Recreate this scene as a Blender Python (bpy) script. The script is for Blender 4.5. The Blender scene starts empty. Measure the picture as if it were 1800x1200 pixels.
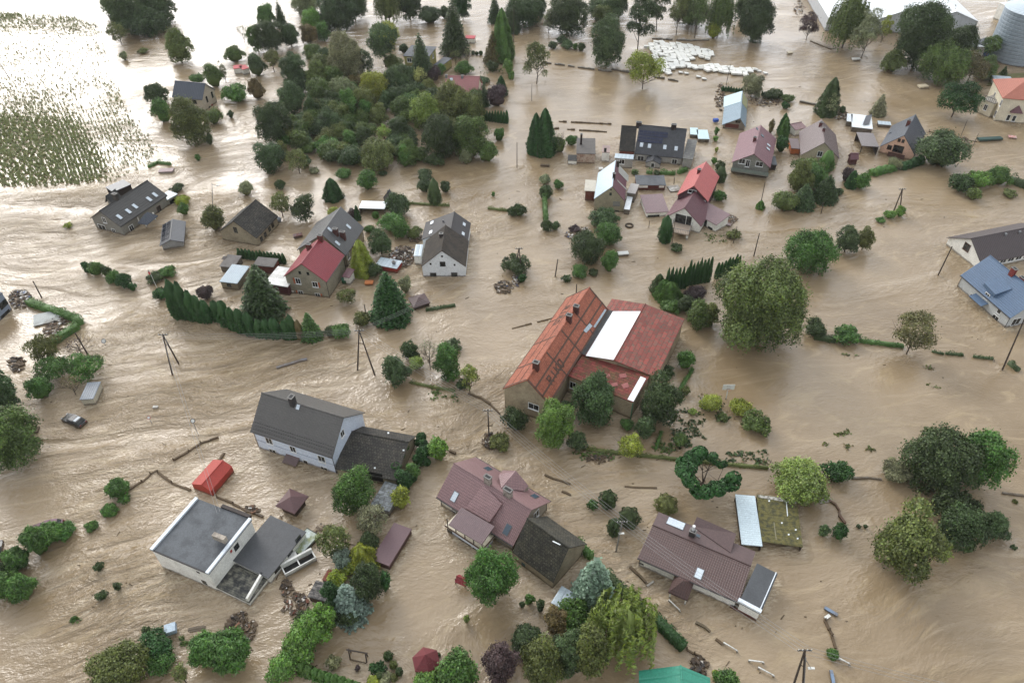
import bpy, math, random
import numpy as np
from mathutils import Vector, Matrix
R = math.radians
scene = bpy.context.scene
COL = scene.collection
# ---------------------------------------------------------------- camera
CAMH, PITCH, FOC, ROLL = 88.0, R(42.0), 1300.0, R(1.0)
cam = bpy.data.objects.new('camera', bpy.data.cameras.new('camera'))
cam.data.lens = 26.0; cam.data.sensor_width = 36.0; cam.data.clip_start = 0.5; cam.data.clip_end = 9000
cam.location = (0, 0, CAMH); cam.rotation_euler = (Matrix.Rotation(R(90) - PITCH, 3, 'X') @ Matrix.Rotation(-ROLL, 3, 'Z')).to_euler()
COL.objects.link(cam); scene.camera = cam
# ---------------------------------------------------------------- light
SUN_EL, SUN_AZ = R(28), R(-32)       # azimuth measured from +Y towards +X
sdir = Vector((math.sin(SUN_AZ)*math.cos(SUN_EL), math.cos(SUN_AZ)*math.cos(SUN_EL), math.sin(SUN_EL)))
w = bpy.data.worlds.new('World'); scene.world = w; w.use_nodes = True
nt = w.node_tree; nt.nodes.clear()
def wn(t, **k):
    n = nt.nodes.new(t)
    for a, b in k.items(): setattr(n, a, b)
    return n
sky = wn('ShaderNodeTexSky', sky_type='NISHITA', sun_disc=False, sun_elevation=SUN_EL, sun_rotation=SUN_AZ, dust_density=3.0)
tc = wn('ShaderNodeTexCoord')
dot = wn('ShaderNodeVectorMath', operation='DOT_PRODUCT')
GD = Vector((math.sin(R(-30))*math.cos(R(24)), math.cos(R(-30))*math.cos(R(24)), math.sin(R(24))))
dot.inputs[1].default_value = GD
nt.links.new(tc.outputs['Generated'], dot.inputs[0])
def wmr(v, a_, b_, c_, d_):
    n_ = wn('ShaderNodeMapRange', interpolation_type='SMOOTHSTEP'); n_.inputs[1].default_value = a_; n_.inputs[2].default_value = b_; n_.inputs[3].default_value = c_; n_.inputs[4].default_value = d_
    nt.links.new(v, n_.inputs[0]); return n_.outputs[0]
g1 = wmr(dot.outputs['Value'], .86, 1.0, 0, 5); g2 = wmr(dot.outputs['Value'], -.2, .97, 8.6, 11.5)
dot2 = wn('ShaderNodeVectorMath', operation='DOT_PRODUCT'); dot2.inputs[1].default_value = (-.08, math.cos(R(20)), math.sin(R(20))); nt.links.new(tc.outputs['Generated'], dot2.inputs[0]); g3 = wmr(dot2.outputs['Value'], .5, .98, 0, 12.5)
gq = wn('ShaderNodeMath', operation='ADD'); nt.links.new(g1, gq.inputs[0]); nt.links.new(g2, gq.inputs[1])
gs = wn('ShaderNodeMath', operation='ADD'); nt.links.new(gq.outputs[0], gs.inputs[0]); nt.links.new(g3, gs.inputs[1])
cn = wn('ShaderNodeTexNoise'); cn.inputs['Scale'].default_value = 2.6; cn.inputs['Detail'].default_value = 5; cn.inputs['Roughness'].default_value = .55
nt.links.new(tc.outputs['Generated'], cn.inputs['Vector'])
cr = wn('ShaderNodeMapRange'); cr.inputs[1].default_value = .35; cr.inputs[2].default_value = .68; cr.inputs[3].default_value = .5; cr.inputs[4].default_value = 1.38
nt.links.new(cn.outputs['Fac'], cr.inputs[0])
m2 = wn('ShaderNodeMath', operation='MULTIPLY'); nt.links.new(gs.outputs[0], m2.inputs[0]); nt.links.new(cr.outputs[0], m2.inputs[1])
cc = wn('ShaderNodeVectorMath', operation='SCALE'); cc.inputs[0].default_value = (.965, .99, 1.03); nt.links.new(m2.outputs[0], cc.inputs['Scale'])
mx = wn('ShaderNodeMix', data_type='RGBA'); mx.inputs[0].default_value = .82
nt.links.new(sky.outputs[0], mx.inputs[6]); nt.links.new(cc.outputs[0], mx.inputs[7])
bg = wn('ShaderNodeBackground'); bg.inputs[1].default_value = .12
nt.links.new(mx.outputs[2], bg.inputs[0])
wo = wn('ShaderNodeOutputWorld'); nt.links.new(bg.outputs[0], wo.inputs[0])
sl = bpy.data.lights.new('sun', 'SUN'); sl.energy = 1.35; sl.angle = R(24); sl.color = (1, .965, .91)
so = bpy.data.objects.new('sun', sl); so.rotation_euler = (-sdir).to_track_quat('-Z', 'Y').to_euler(); so.location = (0, 0, 120); COL.objects.link(so)
scene.view_settings.view_transform = 'Standard'; scene.view_settings.look = 'None'; scene.view_settings.gamma = 1; scene.view_settings.exposure = 0.26
scene.cycles.max_bounces = 6; scene.cycles.caustics_reflective = False; scene.cycles.caustics_refractive = False

# ---------------------------------------------------------------- photo pixel (1800x1200) -> real place
cp, sp = math.cos(PITCH), math.sin(PITCH); cr_, sr_ = math.cos(ROLL), math.sin(ROLL)
def ray(p):
    u = (p[0]-900)/FOC; v = (p[1]-600)/FOC; u, v = u*cr_-v*sr_, u*sr_+v*cr_
    return Vector((u, cp - v*sp, -sp - v*cp))
def un(p, h=0.0):
    d = ray(p); t = (h-CAMH)/d.z
    return Vector((d.x*t, d.y*t, h))
def proj(P):
    x, y, z = P[0], P[1], P[2]-CAMH
    zc = y*cp - z*sp; v = (-z*cp - y*sp)/zc
    u = x/zc; return (900+FOC*(u*cr_+v*sr_), 600+FOC*(-u*sr_+v*cr_))
def hit(p, o, n):
    d = ray(p); C = Vector((0, 0, CAMH)); t = (o-C).dot(n)/d.dot(n)
    return C + d*t
def mpp(p, h=0.0):                      # metres per photo pixel at that place
    P = un(p, h); return (P.y*cp - (h-CAMH)*sp)/FOC
def hgt(base, top):                     # height of a vertical edge from its two ends
    G = un(base); best = (1e9, 0)
    for i in range(0, 400):
        h = i*.06; q = proj((G.x, G.y, h)); e = (q[0]-top[0])**2+(q[1]-top[1])**2
        if e < best[0]: best = (e, h)
    return best[1]
def fr(x0, y0, s): return lambda x, y: (x0+x/s, y0+y/s)
def T(c, r): return fr(450*c, 300*r, 4)
W1=fr(250,860,6); W2=fr(430,670,6); W4=fr(380,360,6.667); W5=fr(760,790,6); W6=fr(1100,880,6); W7=fr(150,300,7.5); W8=fr(870,500,5)
X1=fr(1240,150,7.5); X2=fr(1480,180,7.5); X3=fr(1010,270,10); X4=fr(1120,270,7.5); X5=fr(980,200,6.667); X6=fr(680,30,6); X7=fr(1680,0,5); X8=fr(1620,380,5.456)
Y1=fr(480,870,5); Y2=fr(0,490,7.5); Y3=fr(640,330,7.06); Y4=fr(960,960,5); Y5=fr(1200,1000,6); Y6=fr(580,1080,9); Y7=fr(1270,840,7.2); Y8=fr(250,560,4.186)
F=lambda x,y:(x,y)

# ---------------------------------------------------------------- materials
def lin(c): return tuple(((v/255)/12.92 if v/255 <= .04045 else ((v/255+.055)/1.055)**2.4) for v in c) + (1,)
class NT:
    def __init__(s, name):
        s.m = bpy.data.materials.new(name); s.m.use_nodes = True; s.t = s.m.node_tree; s.n = s.t.nodes; s.b = s.n['Principled BSDF']
    def new(s, t, **k):
        n = s.n.new(t)
        for a, b in k.items(): setattr(n, a, b)
        return n
    def l(s, a, b): s.t.links.new(a, b)
    def noise(s, co, scale, detail=3, rough=.55, typ='FBM', dist=0):
        n = s.new('ShaderNodeTexNoise', noise_type=typ); n.inputs['Scale'].default_value = scale; n.inputs['Detail'].default_value = detail
        n.inputs['Roughness'].default_value = rough; n.inputs['Distortion'].default_value = dist
        if co is not None: s.l(co, n.inputs['Vector'])
        return n.outputs['Fac']
    def mr(s, v, a, b, c=0., d=1., smooth=False):
        n = s.new('ShaderNodeMapRange'); n.inputs[1].default_value = a; n.inputs[2].default_value = b; n.inputs[3].default_value = c; n.inputs[4].default_value = d
        if smooth: n.interpolation_type = 'SMOOTHSTEP'
        s.l(v, n.inputs[0]); return n.outputs[0]
    def math(s, op, a, b=None, c=None):
        n = s.new('ShaderNodeMath', operation=op)
        for i, x in enumerate((a, b, c)):
            if x is None: continue
            if isinstance(x, (int, float)): n.inputs[i].default_value = x
            else: s.l(x, n.inputs[i])
        return n.outputs[0]
    def mix(s, f, a, b, mode='MIX'):
        n = s.new('ShaderNodeMix', data_type='RGBA', blend_type=mode)
        for i, x in ((0, f), (6, a), (7, b)):
            if isinstance(x, (int, float)): n.inputs[i].default_value = x
            elif isinstance(x, tuple): n.inputs[i].default_value = x
            else: s.l(x, n.inputs[i])
        return n.outputs[2]
    def bump(s, h, dist=.05, st=1., prev=None):
        n = s.new('ShaderNodeBump'); n.inputs['Distance'].default_value = dist; n.inputs['Strength'].default_value = st
        s.l(h, n.inputs['Height'])
        if prev is not None: s.l(prev, n.inputs['Normal'])
        return n.outputs[0]
MATS = {}
def M(name, col, col2=None, rough=.7, pat=None, pu=.3, pv=.35, dirt=.35, ds=.6, line=.45, metal=0., speck=0, spec=.5):
    if name in MATS: return MATS[name]
    t = NT(name); co = t.new('ShaderNodeTexCoord'); O = co.outputs['Object']; U = co.outputs['UV']
    base = lin(col); c2 = lin(col2) if col2 else tuple(x*.55 for x in base[:3])+(1,)
    f = t.mr(t.noise(O, ds, 5, .62), .38, .68, 0, dirt, True)
    c = t.mix(f, base, c2)
    f2 = t.mr(t.noise(O, ds*9, 3, .6), .3, .75, .8, 1.18)
    sc = t.new('ShaderNodeVectorMath', operation='SCALE'); t.l(c, sc.inputs[0]); t.l(f2, sc.inputs['Scale']); c = sc.outputs[0]
    sx = t.new('ShaderNodeSeparateXYZ'); t.l(U, sx.inputs[0])
    nrm = None
    if pat == 'tile':
        br = t.new('ShaderNodeTexBrick'); br.offset = .5; t.l(U, br.inputs['Vector'])
        br.inputs['Scale'].default_value = 1; br.inputs['Brick Width'].default_value = pu; br.inputs['Row Height'].default_value = pv
        br.inputs['Mortar Size'].default_value = pv*.09; br.inputs['Mortar Smooth'].default_value = .3; br.inputs['Bias'].default_value = 0
        br.inputs['Color1'].default_value = (1, 1, 1, 1); br.inputs['Color2'].default_value = (.62, .62, .62, 1); br.inputs['Mortar'].default_value = (1-line, 1-line, 1-line, 1)
        c = t.mix(1., c, br.outputs['Color'], 'MULTIPLY'); nrm = t.bump(br.outputs['Fac'], -.05, .7)
    elif pat in ('rib', 'row'):
        v = t.math('FRACT', t.math('DIVIDE', sx.outputs[0 if pat == 'rib' else 1], pu))
        pp = t.math('ABSOLUTE', t.math('SUBTRACT', v, .5))
        k = t.mr(pp, .30, .5, 0, 1, True)
        c = t.mix(t.math('MULTIPLY', k, line), c, tuple(x*.35 for x in base[:3])+(1,))
        nrm = t.bump(k, -.06, .8)
    elif pat == 'ttile':      # metal roof tile: waves along u, steps along v
        a = t.math('FRACT', t.math('DIVIDE', sx.outputs[0], pu)); a = t.mr(t.math('ABSOLUTE', t.math('SUBTRACT', a, .5)), .25, .5, 0, 1, True)
        b = t.mr(t.math('FRACT', t.math('DIVIDE', sx.outputs[1], pv)), 0, .25, 1, 0, True)
        k = t.math('MAXIMUM', a, b)
        c = t.mix(t.math('MULTIPLY', k, line), c, tuple(x*.35 for x in base[:3])+(1,)); nrm = t.bump(k, -.05, .8)
    if speck:
        s1 = t.mr(t.noise(O, 5.5, 2, .6), .62, .70, 0, speck, True)
        c = t.mix(s1, c, lin((150, 150, 135)))
    gp = t.new('ShaderNodeNewGeometry'); sz_ = t.new('ShaderNodeSeparateXYZ'); t.l(gp.outputs['Position'], sz_.inputs[0])
    zz_ = t.math('SUBTRACT', sz_.outputs[2], t.math('MULTIPLY', t.noise(O, 1.1, 3, .6), .7)); c = t.mix(t.mr(zz_, -.18, .1, .72, 0, True), c, lin((88, 72, 52)))
    t.l(c, t.b.inputs['Base Color']); t.b.inputs['Roughness'].default_value = rough; t.b.inputs['Metallic'].default_value = metal
    t.b.inputs['Specular IOR Level'].default_value = spec
    nb = t.bump(t.noise(O, 7, 4, .6), .02, .4, nrm); t.l(nb, t.b.inputs['Normal'])
    MATS[name] = t.m; return t.m
def glassm():
    if 'glass' in MATS: return MATS['glass']
    t = NT('dark_window_glass'); co = t.new('ShaderNodeTexCoord')
    t.l(t.mix(t.mr(t.noise(co.outputs['Object'], .9, 2), .4, .62), lin((18, 20, 22)), lin((62, 64, 62))), t.b.inputs['Base Color'])
    t.b.inputs['Roughness'].default_value = .12; MATS['glass'] = t.m; return t.m
def leafm(name='foliage'):
    if name in MATS: return MATS[name]
    t = NT(name); oi = t.new('ShaderNodeObjectInfo'); at = t.new('ShaderNodeAttribute', attribute_name='tint')
    sp_ = t.new('ShaderNodeSeparateColor'); t.l(at.outputs['Color'], sp_.inputs[0])
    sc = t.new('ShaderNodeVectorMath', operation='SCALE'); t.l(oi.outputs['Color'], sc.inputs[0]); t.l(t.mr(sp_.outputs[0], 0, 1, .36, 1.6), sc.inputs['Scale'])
    hs = t.new('ShaderNodeHueSaturation'); t.l(sc.outputs[0], hs.inputs['Color']); t.l(t.mr(sp_.outputs[1], 0, 1, .475, .52), hs.inputs['Hue']); t.l(t.mr(sp_.outputs[2], 0, 1, .7, 1.12), hs.inputs['Saturation'])
    t.l(hs.outputs[0], t.b.inputs['Base Color']); t.b.inputs['Roughness'].default_value = .6; t.b.inputs['Specular IOR Level'].default_value = .35
    tr = t.new('ShaderNodeBsdfTranslucent'); t.l(hs.outputs[0], tr.inputs[0])
    ms = t.new('ShaderNodeMixShader'); ms.inputs[0].default_value = .18; t.l(t.b.outputs[0], ms.inputs[1]); t.l(tr.outputs[0], ms.inputs[2])
    t.l(ms.outputs[0], t.n['Material Output'].inputs[0]); MATS[name] = t.m; return t.m

# ---------------------------------------------------------------- mesh builder
class MB:
    def __init__(s): s.v = []; s.f = []; s.uv = []; s.mi = []
    def face(s, pts, uv=None, mi=0):
        i = len(s.v); s.v += [Vector(p) for p in pts]; s.f.append(tuple(range(i, i+len(pts))))
        if uv is None:
            a = Vector(pts[1])-Vector(pts[0]); a = a.normalized() if a.length > 1e-6 else Vector((1, 0, 0))
            n = a.cross(Vector(pts[-1])-Vector(pts[0])); n = n.normalized() if n.length > 1e-6 else Vector((0, 0, 1))
            b = n.cross(a); o = Vector(pts[0]); uv = [((Vector(p)-o).dot(a), (Vector(p)-o).dot(b)) for p in pts]
        s.uv += uv; s.mi.append(mi); return s
    def prism(s, pts, d, mi=0):         # polygon extruded by vector d (pts counter-clockwise seen from outside, d pointing inwards)
        d = Vector(d); P = [Vector(p) for p in pts]; Q = [p+d for p in P]
        s.face(P, mi=mi); s.face(Q[::-1], mi=mi)
        for i in range(len(P)):
            j = (i+1) % len(P); s.face([P[i], Q[i], Q[j], P[j]], mi=mi)
        return s
    def box(s, o, x, y, z, mi=0):       # corner o and three edge vectors
        o, x, y, z = map(Vector, (o, x, y, z))
        return s.prism([o+z, o+x+z, o+x+y+z, o+y+z], -z, mi)
    def cbox(s, c, sx, sy, sz, ang=0, mi=0, tilt=None):
        ca, sa = math.cos(ang), math.sin(ang); x = Vector((ca, sa, 0))*sx; y = Vector((-sa, ca, 0))*sy; z = Vector((0, 0, sz))
        if tilt: z = Vector((tilt[0], tilt[1], 1)).normalized()*sz; x = x - z*(x.dot(z)/z.dot(z)); y = y - z*(y.dot(z)/z.dot(z))
        return s.box(Vector(c)-x/2-y/2, x, y, z, mi)
    def tube(s, a, b, r0, r1=None, n=6, mi=0):
        a, b = Vector(a), Vector(b); r1 = r0 if r1 is None else r1
        d = (b-a).normalized(); u = d.cross(Vector((0, 0, 1))); u = u.normalized() if u.length > .01 else Vector((1, 0, 0)); w_ = d.cross(u)
        A = [a+(u*math.cos(t)+w_*math.sin(t))*r0 for t in [2*math.pi*i/n for i in range(n)]]
        B = [b+(u*math.cos(t)+w_*math.sin(t))*r1 for t in [2*math.pi*i/n for i in range(n)]]
        for i in range(n):
            j = (i+1) % n; s.face([A[i], B[i], B[j], A[j]], mi=mi)
        s.face(B[::-1], mi=mi); s.face(A, mi=mi); return s
    def build(s, name, mats, parent=None, loc=None, smooth=False):
        me = bpy.data.meshes.new(name); o0 = Vector(loc) if loc is not None else (Vector(parent['_w']) if parent and '_w' in parent else Vector((0, 0, 0)))
        me.from_pydata([v-o0 for v in s.v], [], s.f)
        ul = me.uv_layers.new(name='UVMap'); ul.data.foreach_set('uv', [c for p in s.uv for c in p])
        mats = mats if isinstance(mats, (list, tuple)) else [mats]
        for m in mats: me.materials.append(m)
        me.polygons.foreach_set('material_index', s.mi)
        if smooth: me.polygons.foreach_set('use_smooth', [True]*len(me.polygons))
        o = bpy.data.objects.new(name, me); COL.objects.link(o)
        if parent: o.parent = parent; o['_w'] = list(o0)
        else: o.location = o0; o['_w'] = list(o0)
        return o
def tag(o, label, cat, group=None, kind=None):
    if label: o['label'] = label
    if cat: o['category'] = cat
    if group: o['group'] = group
    if kind: o['kind'] = kind
    return o
def empty(name, loc, label, cat, group=None):
    o = bpy.data.objects.new(name, None); o.location = loc; o.empty_display_size = .5; COL.objects.link(o); o['_w'] = list(loc)
    return tag(o, label, cat, group)
V3 = Vector
WK = []     # places where the current breaks against something: (x, y, radius, strength)
# ---------------------------------------------------------------- houses
class Block:
    def __init__(s, root, A, B, C=None, he=2.5, D=None, W=None, ridge=None, apex=None, aside='r', hr=None, rp=.5, kind='gable', ov=.35, wall=None, roof=None,
                 roof2=None, hb=None, th=.14, wname='wall', rname='roof', ends=None, open_=False, z0=-1.2, debug=None):
        a, b = un(A, he), un(B, he); u = (b-a); L = u.length; u /= L; v = Vector((-u.y, u.x, 0)); Z = Vector((0, 0, 1))
        if W is None:
            if C is not None: W = (un(C, he)-b).dot(v)
            elif D is not None: W = (un(D, he)-a).dot(v)
        if apex is not None and C is None and D is None and W is not None:
            for i_ in range(120):
                hr = he+i_*.06
                if proj(b+v*W/2+Vector((0, 0, hr-he)))[1] <= apex[1]: break
        elif apex is not None:
            if ridge == 'x':
                q = hit(apex, b if aside == 'r' else a, u); dv = (q-a).dot(v); hr = q.z
                if W is None: W = 2*dv
                rp = dv/W
            else:
                q = hit(apex, a, v); rp = (q-a).dot(u)/L; hr = q.z
        if debug: print('BLK', debug, 'L %.1f W %.1f he %.1f rp %.2f hr %s' % (L, W, he, rp, hr))
        rp = min(.7, max(.3, rp))
        s.a, s.u, s.v, s.L, s.W, s.he, s.kind, s.ridge, s.rp = a, u, v, L, W, he, kind, ridge, rp
        s.ov = ov; s.root = root; g = Vector((a.x, a.y, 0)); s.g = g
        if hr is None: hr = he
        hr = min(max(hr, he+.05), he+7.5) if kind != 'flat' else he
        s.hr = hr
        def zf(x, y):
            if kind == 'flat': return he
            if kind == 'mono':  # hb = height at back (y=W)
                return he + (hb-he)*y/W
            if kind == 'monox': return he + (hb-he)*x/L
            if kind == 'gable':
                if ridge == 'x': d = y/(W*rp) if y < W*rp else (W-y)/(W*(1-rp))
                else: d = x/(L*rp) if x < L*rp else (L-x)/(L*(1-rp))
                return he+(hr-he)*max(0, d)
            m = min(L, W)/2; d = min(x, L-x, y, W-y)/m
            if kind == 'pyramid': d = min(x/L*2, (L-x)/L*2, y/W*2, (W-y)/W*2)
            return he+(hr-he)*min(1, max(0, d))
        s.zf = zf
        P = lambda x, y, z=None: g+u*x+v*y+Z*(zf(x, y) if z is None else z)
        s.P = P
        if kind in ('flat', 'mono', 'monox'): polys = {'f': [(0, 0), (L, 0), (L, W), (0, W)]}
        elif kind == 'gable' and ridge == 'x': y_ = W*rp; polys = {'f': [(0, 0), (L, 0), (L, y_), (0, y_)], 'b': [(L, W), (0, W), (0, y_), (L, y_)]}
        elif kind == 'gable': x_ = L*rp; polys = {'l': [(0, W), (0, 0), (x_, 0), (x_, W)], 'r': [(L, 0), (L, W), (x_, W), (x_, 0)]}
        elif kind == 'pyramid': c = (L/2, W/2); polys = {'f': [(0, 0), (L, 0), c], 'r': [(L, 0), (L, W), c], 'b': [(L, W), (0, W), c], 'l': [(0, W), (0, 0), c]}
        else:
            m = min(L, W)/2
            if L >= W: r1, r2 = (m, W/2), (L-m, W/2); polys = {'f': [(0, 0), (L, 0), r2, r1], 'r': [(L, 0), (L, W), r2], 'b': [(L, W), (0, W), r1, r2], 'l': [(0, W), (0, 0), r1]}
            else: r1, r2 = (L/2, m), (L/2, W-m); polys = {'f': [(0, 0), (L, 0), r1], 'r': [(L, 0), (L, W), r2, r1], 'b': [(L, W), (0, W), r2], 'l': [(0, W), (0, 0), r1, r2]}
        s.polys = polys
        # walls
        if wall is not None:
            m = MB(); i = ov if ov*2.5 < min(L, W) else min(L, W)*.1; s.i = i
            cs = [(i, i), (L-i, i), (L-i, W-i), (i, W-i)]
            for k in range(4):
                p, q = cs[k], cs[(k+1) % 4]; mid = []
                if kind == 'gable' and ridge == 'x' and k in (1, 3): mid = [(p[0], W*rp)]
                if kind == 'gable' and ridge == 'y' and k in (0, 2): mid = [(L*rp, p[1])]
                if open_ and k in open_: continue
                pts = [P(*p, z0), P(*q, z0)] + [P(x, y)-Z*th*.6 for x, y in [q]+mid+[p]]
                m.face(pts)
            if open_:   # inner floor-less shell gets posts at the open corners
                for c in cs: mp = MB(); mp.box(P(c[0], c[1], z0)-u*.08-v*.08, u*.16, v*.16, Z*(zf(*c)-z0-th)); mp.build('post', wall, root)
            s.wall = m.build(wname, wall, root)
            for k in range(4):
                p, q = P(*cs[k], 0), P(*cs[(k+1) % 4], 0); nn = max(2, int((q-p).length/1.1))
                for j_ in range(nn): c_ = p.lerp(q, j_/nn); WK.append((c_.x, c_.y, 1.3, 1.))
        # roof
        m = MB()
        for kk, pl in polys.items():
            mi = 1 if (roof2 is not None and kk in (ends or ('b', 'r'))) else 0
            m.prism([P(x, y) for x, y in pl], (0, 0, -th), mi)
        if kind == 'gable':
            r0, r1 = (P(-.02, W*rp), P(L+.02, W*rp)) if ridge == 'x' else (P(L*rp, -.02), P(L*rp, W+.02))
            m.tube(r0, r1, .11, n=6)
        s.roof = m.build(rname, [roof]+([roof2] if roof2 else []), root)
    def plane(s, f):
        i = s.i if hasattr(s, 'i') else s.ov
        if f == 'front': return s.P(i, i, 0), -s.v, s.u
        if f == 'right': return s.P(s.L-i, i, 0), s.u, s.v
        if f == 'left': return s.P(i, s.W-i, 0), -s.u, -s.v
        if f == 'back': return s.P(s.L-i, s.W-i, 0), s.v, -s.u
    def win(s, f, p, w=.9, h=1.1, frame='white', glass=None, name='window', depth=.05, shutter=None, cross=True):
        o, n, t = s.plane(f); c = hit(p, o, n); Z = Vector((0, 0, 1))
        m = MB(); m.box(c-t*w/2-Z*h/2+n*.0, t*w, n*(depth*.4), Z*h); wd = m.build(name, glass or glassm(), s.root)
        if frame:
            fm = M('frame_'+frame, {'white': (225, 226, 224), 'brown': (88, 60, 46), 'grey': (120, 120, 118), 'dark': (45, 42, 42)}[frame], dirt=.2)
            m = MB(); b = .09
            for (x0, z0, x1, z1) in ((-w/2-b, -h/2-b, w/2+b, -h/2), (-w/2-b, h/2, w/2+b, h/2+b), (-w/2-b, -h/2, -w/2, h/2), (w/2, -h/2, w/2+b, h/2)) + (((-.03, -h/2, .03, h/2),) if cross and w > .7 else ()):
                m.box(c+t*x0+Z*z0-n*.01, t*(x1-x0), n*(depth+.01), Z*(z1-z0))
            fo = m.build('window_frame', fm, wd)
            m = MB(); m.box(c-t*(w/2+.12)-Z*(h/2+b+.06), t*(w+.24), n*.16, Z*.05); m.build('sill', fm, wd)
        if shutter:
            for sg in shutter:
                m = MB(); m.box(c+t*(sg*(w/2+.32)-.18)-Z*(h/2+.05)+n*.01, t*.36, n*.05, Z*(h+.1)); m.build('shutter', M('orange_shutter', (170, 92, 58)), s.root)
        return wd
    def rplane(s, k):
        pl = s.polys[k]; a, b, c = [s.P(*q) for q in (pl[0], pl[1], pl[2])]
        t = (b-a).normalized(); n = t.cross(c-a).normalized(); up = n.cross(t)
        return a, n, t, up
    def sky(s, k, p, w=.8, h=1.15, col='light'):
        o, n, t, up = s.rplane(k); c = hit(p, o, n)
        m = MB(); m.box(c-t*w/2-up*h/2, t*w, up*h, n*.07); ob = m.build('skylight', M('skylight_frame', (95, 98, 100), rough=.4), s.roof)
        g = {'light': M('skylight_glass', (196, 206, 214), rough=.12, dirt=.1), 'dark': M('skylight_dark', (70, 84, 96), rough=.1, dirt=.2)}[col]
        m = MB(); b = .08; m.box(c-t*(w/2-b)-up*(h/2-b)+n*.05, t*(w-2*b), up*(h-2*b), n*.04); m.build('pane', g, ob)
    def patch(s, k, pts, mat, name='roof_sheet', lift=.03, th=.03, parent=None):
        o, n, t, up = s.rplane(k); q = [hit(p, o, n)+n*lift for p in pts]
        if (q[1]-q[0]).cross(q[2]-q[0]).dot(n) < 0: q = q[::-1]
        m = MB(); m.prism([x+n*th for x in q], -n*th); return m.build(name, mat, parent or s.roof)
    def chim(s, k, p, w=.55, d=.55, h=1.1, mat=None, cap=True):
        o, n, t, up = s.rplane(k); c = hit(p, o, n); m = MB()
        m.box(c-s.u*w/2-s.v*d/2-Vector((0, 0, .6)), s.u*w, s.v*d, Vector((0, 0, h+.6)))
        ob = m.build('chimney', mat or M('chimney_brick', (120, 62, 52), (70, 50, 45), pat='tile', pu=.25, pv=.08), s.roof)
        if cap:
            m = MB(); m.box(c-s.u*(w/2+.07)-s.v*(d/2+.07)+Vector((0, 0, h)), s.u*(w+.14), s.v*(d+.14), Vector((0, 0, .1)))
            m.build('chimney_cap', M('cap_grey', (120, 118, 114)), ob)
            m = MB(); m.box(c-s.u*(w/2-.1)-s.v*(d/2-.1)+Vector((0, 0, h+.1)), s.u*(w-.2), s.v*(d-.2), Vector((0, 0, .012))); m.build('flue', M('soot', (20, 20, 20)), ob)
    def gutter(s, side='f', mat=None):
        L, W = s.L, s.W
        e = {'f': [(0, -.06), (L, -.06)], 'b': [(0, W+.06), (L, W+.06)], 'r': [(L+.06, 0), (L+.06, W)], 'l': [(-.06, 0), (-.06, W)]}[side]
        p, q = [s.g+s.u*x+s.v*y+Vector((0, 0, s.he-.08)) for x, y in e]
        m = MB(); m.tube(p, q, .08, n=6)
        i = s.ov
        for (x, y) in e:
            cx = min(max(x, i), L-i); cy = min(max(y, i), W-i); nn = (s.v*(y-cy)+s.u*(x-cx)).normalized()*.07
            m.tube(s.g+s.u*cx+s.v*cy+nn+Vector((0, 0, s.he-.15)), s.g+s.u*cx+s.v*cy+nn+Vector((0, 0, -1)), .05, n=6)
        m.build('gutter', mat or M('gutter_dark', (48, 44, 44), rough=.4), s.root)
def house(name, label, p, cat='house', group=None):
    g = un(p); return empty(name, g, label, cat, group)
# ================================================================ BUILDINGS
wh = M('white_render', (236, 235, 228), (176, 172, 160), dirt=.35)
cream = M('cream_render', (216, 208, 186), (170, 160, 138))
grey_r = M('grey_render', (128, 126, 118), (96, 92, 84))
beige_r = M('beige_old_render', (148, 138, 116), (108, 96, 78), dirt=.7, ds=.4)
olive_r = M('olive_render', (152, 146, 86), (112, 108, 70), dirt=.6)
bluew = M('pale_blue_render', (204, 214, 228), (176, 186, 200), dirt=.2)
bluegr = M('blue_grey_render', (128, 138, 154), (110, 118, 130), dirt=.2)
peach = M('peach_render', (214, 176, 152), (176, 140, 118))
wood = M('weathered_wood', (96, 74, 58), (60, 46, 38), pat='rib', pu=.18, dirt=.6)
dwood = M('dark_wood', (48, 38, 34), (30, 26, 24), dirt=.5)
anth = M('anthracite_tile', (70, 72, 76), (56, 58, 62), pat='tile', pu=.33, pv=.36, rough=.5, line=.35)
anth_rib = M('anthracite_metal', (74, 76, 80), (62, 64, 68), pat='rib', pu=.5, rough=.42, line=.5)
slate = M('slate_blue_metal', (64, 70, 80), (54, 60, 70), pat='rib', pu=.5, rough=.4, line=.2)
greymet = M('grey_metal_tile', (92, 90, 87), (80, 78, 76), pat='ttile', pu=.22, pv=.36, rough=.45, line=.4)
greyrow = M('grey_brown_tile_rows', (84, 80, 76), (70, 66, 62), pat='row', pu=.4, rough=.5, line=.6)
oldtile = M('old_black_tile', (60, 58, 54), (96, 90, 78), pat='tile', pu=.42, pv=.46, rough=.9, line=.7, dirt=.5, speck=.4)
moss = M('mossy_black_tile', (64, 62, 54), (92, 88, 72), pat='tile', pu=.4, pv=.42, rough=.95, line=.7, dirt=.7, speck=.4, ds=.9)
brownold = M('old_brown_tile', (76, 68, 58), (54, 50, 46), pat='tile', pu=.3, pv=.3, rough=.9, line=.5, dirt=.7)
redmet = M('raspberry_metal', (138, 50, 58), (122, 44, 52), pat='rib', pu=.42, rough=.42, line=.3, dirt=.25)
pinkmet = M('dusty_pink_metal', (146, 116, 116), (128, 100, 101), pat='ttile', pu=.25, pv=.38, rough=.4, line=.55)
pinkflat = M('faded_pink_metal', (158, 106, 104), (146, 96, 96), pat='rib', pu=.3, rough=.45, line=.15)
coral = M('coral_metal', (184, 96, 92), (166, 84, 82), pat='rib', pu=.35, rough=.4, line=.15)
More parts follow.
